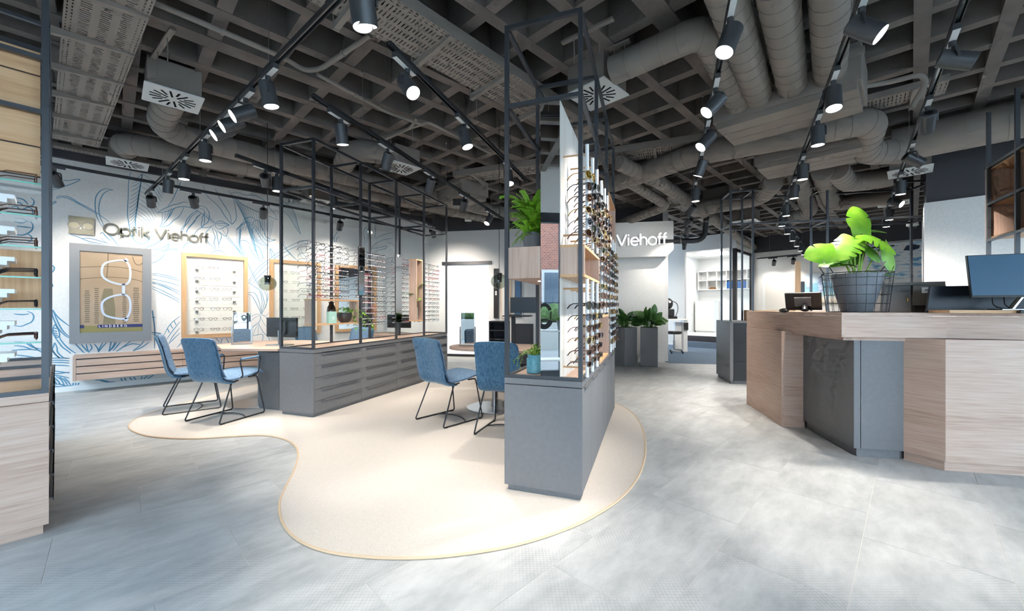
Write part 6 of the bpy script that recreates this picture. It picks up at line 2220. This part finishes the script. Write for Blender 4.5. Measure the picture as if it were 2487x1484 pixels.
fms = [frond_mesh(0.17, 0.35).mesh('frond', M['leaf_lime']), frond_mesh(0.15, 0.75).mesh('frond', M['leaf_lime']), frond_mesh(0.13, 0.95).mesh('frond', M['leaf_lime'])]
for i in range(96):
    me = fms[i % 3]
    o = mesh_obj('frond', me, fern)
    a = 2 * pi * pr.random()
    lv = (i % 12) / 11
    el = pr.uniform(-0.35, 0.35) + lv * 0.6
    orient(o, (0.02 * cos(a), 0.02 * sin(a), 0.10 + 0.20 * lv), (cos(a) * cos(el), sin(a) * cos(el), sin(el)))
sp_ = MB()
spp = spline([(0, 0, 0.1), (-0.05, 0.0, 0.26), (-0.10, 0.01, 0.36), (-0.17, 0.02, 0.395), (-0.24, 0.03, 0.385)], 6)
sp_.tube(spp, 0.0016, 5)
for i in range(6, len(spp) - 1):
    for s in (-1, 1):
        p = spp[i]
        q = p + Vector((-0.006, 0, s * 0.013))
        sp_.add([p, p + Vector((-0.008, 0.004, s * 0.006)), q, p + Vector((0.004, -0.004, s * 0.006))], [(0, 1, 2, 3)])
sp_.build('runner', M['leaf_lime'], fern)


def leafy(label, cat, loc, potspec, leaves, spread, size, height, mat_, droop=0.2, name='potted_plant', seed=1, stems=True):
    r = random.Random(seed)
    t = thing(name, label, cat, loc)
    potspec(t)
    ms = [leaf_mesh(size, size * 0.62, 6, droop).mesh('leaf', mat_), leaf_mesh(size * 0.75, size * 0.5, 6, droop * 1.4).mesh('leaf', mat_)]
    for i in range(leaves):
        a = r.uniform(0, 2 * pi)
        el = r.uniform(0.05, 1.3)
        rad = spread * r.uniform(0.2, 1) * cos(el)
        b = Vector((rad * cos(a) * 0.6, rad * sin(a) * 0.6, height[0] + (height[1] - height[0]) * r.random() * (0.4 + 0.6 * sin(el))))
        o = mesh_obj('leaf', ms[i % 2], t)
        orient(o, b, (cos(a) * cos(el), sin(a) * cos(el), sin(el) * 0.8 + 0.1), (r.uniform(-.7, .7), r.uniform(-1.1, .3), 0.6))
        if stems:
            MB().tube([(0, 0, height[0] - 0.02), b * 0.5 + Vector((0, 0, height[0] * 0.3)), b], 0.0018 if size < 0.1 else 0.005, 5).build('stem', M['stem'] if size < 0.1 else M['leaf_dark'], t)
    return t


M['teal_jar'] = noisy('teal_jar', rgb(92, 160, 180), rgb(118, 182, 198), 60, 4, 0.4)


def jar(t):
    MB().lathe([(0.045, 0), (0.053, 0.006), (0.053, 0.10), (0.046, 0.112), (0.044, 0.118), (0.047, 0.122), (0.047, 0.13), (0.040, 0.13), (0.040, 0.10)], 28).build('jar', M['teal_jar'], t, True)


jp = leafy('small leafy plant in a turquoise glass jar on the tower cabinet', 'plant', place(TOW_O, -ANG_D, -0.37, 0.22, TOPZ), jar, 60, 0.13, 0.022, (0.13, 0.20), M['leaf'], 0.1, 'jar_plant', 3)
for k in range(3):
    pth = spline([(0, 0, 0.13), (-0.05, -0.02 * k, 0.16), (-0.09 - 0.02 * k, -0.03, 0.10), (-0.10 - 0.02 * k, -0.03, 0.03 + 0.02 * k)], 5)
    v_ = MB().tube(pth, 0.0013, 4)
    v_.build('vine', M['stem'], jp)
    for q in pth[4::2]:
        o = mesh_obj('leaf', leaf_mesh(0.02, 0.016, 3).mesh('leaf', M['leaf']) if q is pth[4] else o.data, jp)
        orient(o, q, (pr.uniform(-1, 1), pr.uniform(-1, 1), pr.uniform(-.3, .5)))

# --- things in the rack's wooden box
RB = lambda x, y, z: place(RACK_O, -ANG_D, x, y, z)
bt = thing('glass_vase', 'dark smoked glass bottle vase in the wooden rack box', 'vase', RB(-0.098, 0.36, 1.023))
MB().lathe([(0.045, 0), (0.050, 0.01), (0.050, 0.14), (0.045, 0.18), (0.028, 0.215), (0.026, 0.235), (0.036, 0.245), (0.034, 0.247), (0.022, 0.235)], 28).build('body', glassy('dark_vase_glass', (0.22, 0.20, 0.16, 1), 0.08), bt, True)
gc = thing('gift_box', 'mint green card box with a white flower print in the rack box', 'box', RB(-0.040, 0.30, 1.023), -ANG_D + pi / 2)
MB().box(-0.06, 0.06, -0.02, 0.015, 0, 0.135).build('carton', mat('mint_card', rgb(165, 205, 190), 0.6), gc, bevel=0.001)
fl_ = MB()
for k in range(6):
    a = 2 * pi * k / 6
    fl_.add([(0.01 + 0.03 * cos(a + t), -0.0205, 0.06 + 0.03 * sin(a + t)) if t else (0.01, -0.0205, 0.06) for t in (0, 0.01)] + [(0.01 + 0.018 * cos(a + 0.4), -0.0205, 0.06 + 0.018 * sin(a + 0.4))], [(0, 1, 2)])
fl_.build('flower_print', M['white_plastic'], gc)
M['pot_brown'] = mat('pot_brown', rgb(70, 62, 58), 0.45)
iv = thing('potted_ivy', 'trailing ivy in a dark bowl pot in the wooden rack box', 'plant', RB(-0.09, 0.565, 1.023))
MB().lathe([(0.045, 0), (0.075, 0.03), (0.09, 0.08), (0.085, 0.12), (0.078, 0.12), (0.078, 0.10)], 28).build('pot', M['pot_brown'], iv, True)
ivm = leaf_mesh(0.04, 0.038, 4, 0.2, 0.2).mesh('leaf', M['leaf'])
ivm2 = leaf_mesh(0.032, 0.03, 4, 0.2, 0.2).mesh('leaf', M['leaf_lime'])
for i in range(46):
    a = pr.uniform(0, 2 * pi)
    rr_ = pr.uniform(0.01, 0.10)
    o = mesh_obj('leaf', ivm if i % 3 else ivm2, iv)
    orient(o, (rr_ * cos(a), rr_ * sin(a), 0.12 + 0.06 * (1 - rr_ / 0.1) + pr.uniform(0, 0.02)), (cos(a), sin(a), pr.uniform(-0.3, 0.6)))
for k in range(3):
    dx = Vector((N.x, N.y, 0)) * (0.08 + 0.02 * k) + Vector((D.x, D.y, 0)) * (0.06 + 0.09 * k)
    pth = spline([(0, 0, 0.12), dx * 0.7 + Vector((0, 0, 0.15)), dx * 1.2 + Vector((0, 0, 0.03)), dx * 1.35 + Vector((0, 0, -0.10 - 0.05 * (k == 0)))], 6)
    MB().tube(pth, 0.0016, 4).build('vine', M['stem'], iv)
    for q in pth[4:]:
        o = mesh_obj('leaf', ivm if pr.random() < .5 else ivm2, iv)
        orient(o, q, (pr.uniform(-1, 1), pr.uniform(-1, 1), pr.uniform(-.6, .4)))
tv = thing('vase_plant', 'bright green leaves in a clear vase in the tall rack box', 'plant', RB(-0.085, 2.13, 1.008))
MB().lathe([(0.032, 0), (0.036, 0.005), (0.036, 0.24), (0.033, 0.24), (0.033, 0.01)], 20).build('vase', M['glass'], tv, True)
MB().cyl((0, 0, 0.006), (0, 0, 0.20), 0.031, n=16).build('pebbles', noisy('pebbles', rgb(200, 196, 188), rgb(120, 116, 110), 90, 4, 0.7), tv)
big = leaf_mesh(0.16, 0.10, 6, 0.25, 0.15).mesh('leaf', M['leaf_lime'])
for (a, z, el) in ((0.3, 0.52, 0.7), (2.2, 0.47, 0.5), (4.0, 0.40, 0.3), (5.3, 0.33, 0.2), (1.0, 0.30, 0.2), (3.0, 0.56, 1.0)):
    b = Vector((0.02 * cos(a), 0.02 * sin(a), z))
    MB().tube([(0, 0, 0.1), b * 0.7, b], 0.003, 5).build('stem', M['stem'], tv)
    o = mesh_obj('leaf', big, tv)
    orient(o, b, (cos(a) * cos(el), sin(a) * cos(el), sin(el)))

# --- tall planters by the sign wall
M['planter'] = noisy('planter_fibre', rgb(116, 116, 118), rgb(130, 130, 132), 60, 3, 0.7, stretch=(1, 1, 6))


def planter(label, x, y, rz, seed):
    def box(t):
        MB().box(-0.17, 0.17, -0.17, 0.17, 0, 0.80).build('planter', M['planter'], t, bevel=0.008)
        MB().box(-0.15, 0.15, -0.15, 0.15, 0.80, 0.803).build('soil', M['soil'], t)
    t = leafy(label, 'plant', Vector((x, y, 0)), box, 44, 0.42, 0.24, (0.83, 1.06), M['leaf_dark'], 0.30, 'rubber_plant', seed)
    t.rotation_euler = (0, 0, rz)


planter('rubber plant in a tall grey planter nearer the sunglasses tower', 2.37, 8.37, radians(28), 7)
planter('rubber plant in a tall grey planter nearer the alcove', 2.85, 8.30, radians(-20), 9)

# --- monstera on the counter
mo_c = Vector((2.975, 3.45, CT))
ms_ = thing('potted_monstera', 'bright monstera in a grey cone pot inside a wire basket on the counter', 'plant', mo_c)
pot(ms_, 0.105, 0.185, 0.33, mat('pot_satin', rgb(128, 132, 138), 0.3, 0.3))
bk_ = bpy.data.objects.new('wire_basket', None)
COL.objects.link(bk_)
bk_.parent = ms_
for z, r in ((0.004, 0.205), (0.075, 0.212), (0.15, 0.22), (0.225, 0.228), (0.29, 0.235), (0.335, 0.24)):
    MB().tube([(r * cos(2 * pi * i / 36), r * sin(2 * pi * i / 36), z) for i in range(36)], 0.0022 if z < 0.33 else 0.004, 6, True).build('hoop', M['black_metal'], bk_)
for k in range(22):
    a = 2 * pi * k / 22
    MB().tube([(0.205 * cos(a), 0.205 * sin(a), 0.004), (0.24 * cos(a), 0.24 * sin(a), 0.335)], 0.002, 5).build('upright', M['black_metal'], bk_)
for s in (-1, 1):
    MB().tube(arc_path([(s * 0.24, -0.05, 0.335), (s * 0.285, -0.05, 0.40), (s * 0.285, 0.05, 0.40), (s * 0.24, 0.05, 0.335)], 0.03), 0.004, 6).build('handle', M['black_metal'], bk_)
def monstera_mesh(L, Wd, notches, m, curl=0.25, fold=0.10, n=40):
    """heart outline with deep tapered notches on both sides"""
    mb = MB()
    vs, fs = [], []
    for i in range(n + 1):
        t = i / n
        w = Wd / 2 * (sin(pi * min(1, t * 0.90 + 0.12)) ** 0.6) * (1.0 - 0.22 * t)
        k = 1.0
        for c_, d_ in notches:
            q = abs(t - c_) / 0.035
            if q < 1:
                k = min(k, 1 - d_ * (1 - q))
        row = []
        for a_ in (-1, -0.66, -0.33, 0, 0.33, 0.66, 1):
            x_ = a_ * w * k
            y_ = L * t + 0.18 * abs(x_) * (1 if t > 0.1 else -1) - (0.35 * abs(x_) if t < 0.1 else 0)
            row.append((x_, y_, -curl * L * t * t + fold * abs(x_) - 0.6 * x_ * x_ / max(Wd, .01)))
        vs += row
    for i in range(n):
        for j in range(6):
            a_ = i * 7 + j
            fs.append((a_, a_ + 1, a_ + 8, a_ + 7))
    mb.add(vs, fs)
    me = mb.mesh('leaf', m)
    me.polygons.foreach_set('use_smooth', [True] * len(me.polygons))
    return me


mon_leaf = [monstera_mesh(0.26, 0.23, [(0.5, 0.4)], M['leaf_lime']), monstera_mesh(0.27, 0.26, [(0.28, 0.7), (0.45, 0.75), (0.62, 0.7), (0.78, 0.5)], M['leaf_lime'], 0.35), monstera_mesh(0.17, 0.13, [], M['leaf'])]
specs = [  # px, py of the leaf base, leaf kind, direction, normal hint
    (2030, 608, 0, (-1.0, -0.15, -0.12), (0.15, -0.85, 0.5)), (2072, 575, 1, (-0.8, -0.5, -0.6), (-0.2, -0.6, 0.8)), (2095, 566, 0, (0.0, 0.1, 0.9), (0.0, -1.0, 0.2)), (2095, 570, 1, (0.75, -0.6, -0.45), (0.1, -0.6, 0.8)),
    (2148, 592, 0, (0.35, -0.2, -0.95), (0.4, -0.9, 0.1)), (2102, 600, 2, (0.7, -0.3, -0.7), (0.0, -0.8, 0.5)), (2092, 603, 2, (-0.2, 0.2, -0.9), (0.0, -0.9, 0.3)), (2060, 620, 2, (-0.9, 0.1, -0.35), (0.1, -0.7, 0.6)),
    (2120, 660, 2, (0.9, -0.2, -0.05), (0, -0.3, 1)), (2112, 560, 2, (0.95, 0.1, 0.12), (0, -0.4, 1)), (2066, 645, 2, (-0.6, -0.5, 0.2), (0, -0.4, 1)), (2045, 640, 2, (-0.8, 0.3, 0.1), (0, -0.6, 1))]
for (px, py, kd, dr__, up_) in specs:
    b = P(px, py, 3.42 + pr.uniform(-.06, .06)) - mo_c
    o = mesh_obj('leaf', mon_leaf[kd], ms_)
    orient(o, b, dr__, up_)
    base = Vector((b.x * 0.25, b.y * 0.25, 0.30))
    MB().tube(spline([base, base.lerp(b, 0.5) + Vector((0, 0, 0.03)), b], 5), 0.006, 8).build('stem', M['stem'], ms_, True)

# ================================================================== LIT NAME, ALCOVE, FAR ROOM
em = 0.315
nm = thing('lit_name_sign', 'glowing white letters Viehoff on the white bulkhead', 'sign', b0 + BW * (4.566 - width('Optik ', em)) + BN * 0.46 + Vector((0, 0, 2.546)), atan2(BW.y, BW.x))
M['letter_glow'] = emitter('letter_glow', (1, 1, 1, 1), 1.4)
write('Optik Viehoff', nm, em, 0.032, M['white_plastic'], -0.05, -0.012)
write('Optik Viehoff', nm, em, 0.030, M['letter_glow'], -0.0515, -0.0502)

it = thing('instrument_table', 'white height adjustable instrument table in the alcove', 'table', Vector((4.52, 11.15, 0)), radians(-8))
MB().box(-0.45, 0.32, -0.25, 0.25, 0.865, 0.90).build('top', M['white_lacquer'], it, bevel=0.004)
MB().box(0.20, 0.30, -0.22, 0.10, 0.012, 0.865).build('leg', M['white_lacquer'], it)
MB().box(0.02, 0.19, -0.05, 0.12, 0.012, 0.80).build('lift_column', M['white_plastic'], it)
MB().box(-0.05, 0.30, -0.24, 0.24, 0, 0.04).build('foot', M['white_lacquer'], it)
MB().box(0.20, 0.31, -0.26, -0.22, 0.60, 0.80).build('control_box', M['black_plastic'], it)
au = thing('autorefractor', 'black eye examination device on the white table in the alcove', 'optical instrument', Vector((4.36, 11.15, 0.90)))
MB().box(-0.12, 0.20, -0.14, 0.16, 0, 0.07).build('base', M['black_plastic'], au, bevel=0.01)
MB().box(-0.08, 0.14, -0.10, 0.12, 0.07, 0.27).build('body', M['black_plastic'], au, bevel=0.03)
MB().sphere((0.0, 0, 0.42), 0.15, 20, 14, sc=(0.85, 0.8, 1.05)).build('head', M['black_plastic'], au, True)
MB().cyl((0.0, -0.11, 0.47), (0.0, -0.135, 0.47), 0.03, n=16).build('lens_ring', M['white_plastic'], au)
MB().tube(spline([(0.10, 0, 0.50), (0.24, 0, 0.42), (0.27, 0, 0.25), (0.20, 0, 0.05)], 6), 0.014, 8).build('chin_rest_arm', M['grey_plastic'], au, True)
so = thing('swivel_stool', 'round black swivel stool with chrome star base in the alcove', 'stool', Vector((4.31, 10.62, 0.006)))
MB().lathe([(0.15, 0.50), (0.19, 0.515), (0.195, 0.55), (0.18, 0.575), (0.01, 0.58)], 28).build('seat', M['black_plastic'], so, True)
MB().cyl((0, 0, 0.28), (0, 0, 0.50), 0.016, n=12).build('gas_spring', M['chrome'], so)
MB().cyl((0, 0, 0.08), (0, 0, 0.34), 0.027, n=14).build('column', M['chrome'], so, True)
for k in range(5):
    a = 2 * pi * k / 5 + 0.3
    MB().bar((0, 0, 0.10), (0.25 * cos(a), 0.25 * sin(a), 0.075), 0.03, 0.022).build('star_leg', M['chrome'], so)
    MB().cyl((0.25 * cos(a) - 0.012, 0.25 * sin(a), 0.028), (0.25 * cos(a) + 0.012, 0.25 * sin(a), 0.028), 0.028, n=14).build('caster', M['black_plastic'], so)

shf = thing('cubby_shelf', 'white two row cube shelf on the side room wall', 'shelf', uv(15.48, 0, 0), radians(-45))
# local x along -V (to the right), -y towards the viewer
x0 = -5.55
for z in (1.86, 2.19, 2.52):
    MB().box(x0, x0 + 1.95, -0.30, 0, z - 0.012, z + 0.012).build('board', M['white_lacquer'], shf)
for k in range(7):
    MB().box(x0 + k * 0.32, x0 + k * 0.32 + 0.018, -0.30, 0, 1.872, 2.508).build('divider', M['white_lacquer'], shf)
for k in range(9):
    xb = x0 + 0.99 + k * 0.055 + (0.09 if k > 3 else 0) + (0.04 if k > 6 else 0)
    o = MB().box(-0.022, 0.022, -0.26, 0, 0, 0.24 + 0.02 * (k % 2)).build('ring_binder', bpy.data.materials.get('binder_blue') or mat('binder_blue', rgb(36, 96, 168), 0.5))
    c_, s_ = cos(radians(-45)), sin(radians(-45))
    b_ = uv(15.48, 0, 0)
    o.location = Vector((b_.x + xb * c_ + 0.0, b_.y + xb * s_, 1.872)) - U * 0.02
    o.rotation_euler = (0, 0, radians(-45))
    tag(o, 'blue ring binder, %s from the left in the white cube shelf' % ORD[k], 'binder', 'blue binders in the side room')
cab2 = thing('white_cabinet', 'tall plain white cabinet in the side room', 'cabinet', uv(15.2, 5.25, 0.33), radians(-45))
MB().box(-0.3, 0.35, -0.25, 0.25, 0.05, 1.12).build('body', M['white_lacquer'], cab2, bevel=0.003)
MB().box(-0.28, 0.33, -0.22, 0.25, 0, 0.05).build('plinth', M['white_plastic'], cab2)
MB().box(-0.295, 0.345, -0.27, -0.25, 0.055, 1.115).build('door', M['white_lacquer'], cab2, bevel=0.002)
fbx = tag(MB().lathe([(0.12, 0), (0.13, 0.01), (0.10, 0.06), (0.06, 0.075)], 20).build('brown_bowl', mat('bowl_brown', rgb(120, 78, 30), 0.5), None, True), 'small brown bowl in the white cube shelf', 'bowl')
fbx.location = Vector((uv(15.48, 0, 0).x + (x0 + 0.48) * cos(radians(-45)), uv(15.48, 0, 0).y + (x0 + 0.48) * sin(radians(-45)), 1.873)) - U * 0.15


def canvas_mat(name, stops, nscale, mixc=None, zscale=1.0):
    m = mat(name, (1, 1, 1, 1), 0.6)
    t, ns, ln, b = nodes(m)
    tc = ns.new('ShaderNodeTexCoord')
    sep = ns.new('ShaderNodeSeparateXYZ')
    ln.new(tc.outputs['Generated'], sep.inputs[0])
    nz = ns.new('ShaderNodeTexNoise')
    nz.inputs['Scale'].default_value = nscale
    nz.inputs['Detail'].default_value = 6
    mp = ns.new('ShaderNodeMapping')
    mp.inputs['Scale'].default_value = (1, 1, 3)
    ln.new(tc.outputs['Generated'], mp.inputs['Vector'])
    ln.new(mp.outputs[0], nz.inputs['Vector'])
    ad = ns.new('ShaderNodeMath')
    ad.operation = 'MULTIPLY_ADD'
    ad.inputs[1].default_value = 0.18 if mixc is None else 1.0
    ln.new(nz.outputs['Fac'], ad.inputs[0])
    if mixc is None:
        ln.new(sep.outputs['Z'], ad.inputs[2])
    else:
        ad.inputs[2].default_value = 0.0
    cr = ns.new('ShaderNodeValToRGB')
    e = cr.color_ramp.elements
    e[0].position, e[0].color = stops[0]
    e[1].position, e[1].color = stops[-1]
    for p_, c_ in stops[1:-1]:
        q = e.new(p_)
        q.color = c_
    ln.new(ad.outputs[0], cr.inputs['Fac'])
    ln.new(cr.outputs['Color'], b.inputs['Base Color'])
    return m


sea = thing('sea_canvas', 'canvas photo of a blue groyne post in the sea on the far wall', 'picture', uv(14.69, 1.875, 1.36), radians(-45))
MB().box(-0.385, 0.385, -0.03, 0, 0, 0.86).build('canvas', canvas_mat('sea_print', [(0.05, rgb(205, 190, 165)), (0.25, rgb(225, 222, 214)), (0.36, rgb(150, 190, 200)), (0.55, rgb(110, 165, 190)), (0.74, rgb(130, 180, 205)), (0.80, rgb(190, 215, 232)), (1.0, rgb(215, 228, 238))], 5), sea)
MB().box(-0.06, 0.05, -0.032, -0.03, 0.28, 0.74).build('printed_post', noisy('post_print', rgb(90, 115, 160), rgb(190, 205, 225), 12, 4, 0.6), sea)
MB().sphere((-0.005, -0.031, 0.75), 0.018, 10, 6, sc=(1, 0.08, 1.3)).build('printed_gull', M['black_plastic'], sea)
MB().box(-0.35, -0.27, -0.032, -0.03, 0.40, 0.60).build('printed_post', bpy.data.materials['post_print'], sea)
pir = thing('splash_canvas', 'white canvas with blue splashes and a dark flag beside the wall block', 'picture', uv(14.69, 0.33, 1.97), radians(-45))
MB().box(-0.52, 0.52, -0.035, 0, 0, 0.96).build('canvas', canvas_mat('splash_print', [(0.30, rgb(60, 130, 190)), (0.42, rgb(150, 200, 228)), (0.50, rgb(244, 247, 250)), (0.62, rgb(250, 250, 250)), (0.72, rgb(110, 160, 205))], 4.0, True), pir)
fl2 = MB()
fl2.add([(0.18, -0.037, 0.74), (0.34, -0.037, 0.72), (0.47, -0.037, 0.76), (0.49, -0.037, 0.84), (0.36, -0.037, 0.88), (0.24, -0.037, 0.86)], [(0, 1, 2, 3, 4, 5)])
fl2.build('printed_flag', mat('flag_print', rgb(46, 62, 84), 0.6), pir)
ez = thing('wooden_upright', 'narrow wooden board with a black strip standing behind the till', 'panel', place(Vector((3.43, 6.285, 0)), -RB_A, 1.02, 0.13, RBH), -RB_A)
MB().box(-0.05, 0.02, -0.012, 0.012, 0, 0.93).build('board', M['oakZ'], ez)
MB().box(0.03, 0.075, -0.012, 0.012, 0, 0.62).build('strip', M['black_metal'], ez)

# --- window dressing by the shop front, seen in the tower mirror
ws = thing('display_shelf', 'white window shelf with two boards by the shop front', 'shelf', Vector((-1.80, -0.45, 0)), radians(135))
for z in (0.42, 0.86):
    MB().box(-0.9, 0.9, -0.15, 0.15, z - 0.02, z).build('board', M['white_lacquer'], ws)
for x in (-0.9, 0.88):
    MB().box(x, x + 0.02, -0.15, 0.15, 0, 0.86).build('side', M['white_lacquer'], ws)
bd = thing('beard_sign', 'black cut-out of a haircut and beard on a thin bar by the window', 'sign', Vector((-1.80, -0.45, 0.86)), radians(135))
MB().bar((-0.3, 0, 0.42), (0.3, 0, 0.42), 0.008, 0.008).build('bar', M['black_metal'], bd)
for s in (-0.3, 0.3):
    MB().bar((s, 0, 0.0), (s, 0, 0.42), 0.008, 0.008).build('bar_leg', M['black_metal'], bd)
hb = MB()
ribbon(hb, arc(0, 0.26, 0.095, 0.13, 20, 160, 12), 0.05, -0.004, 0.004)
ribbon(hb, arc(0, 0.20, 0.105, 0.15, 200, 340, 12), 0.075, -0.004, 0.004)
ribbon(hb, [(-0.10, 0.17), (-0.105, 0.29)], 0.016, -0.004, 0.004)
ribbon(hb, [(0.10, 0.17), (0.105, 0.29)], 0.016, -0.004, 0.004)
ribbon(hb, [(-0.05, 0.15), (0.0, 0.165), (0.05, 0.15)], 0.03, -0.004, 0.004)
hb.build('cut_out', M['black_plastic'], bd)


def spot_pot(t):
    pot(t, 0.04, 0.06, 0.15, M['pot_grey'])


leafy('small bushy plant in a grey pot by the window', 'plant', Vector((-1.62, -0.63, 0.86)), spot_pot, 50, 0.12, 0.03, (0.14, 0.22), M['leaf'], 0.1, 'potted_plant', 31)
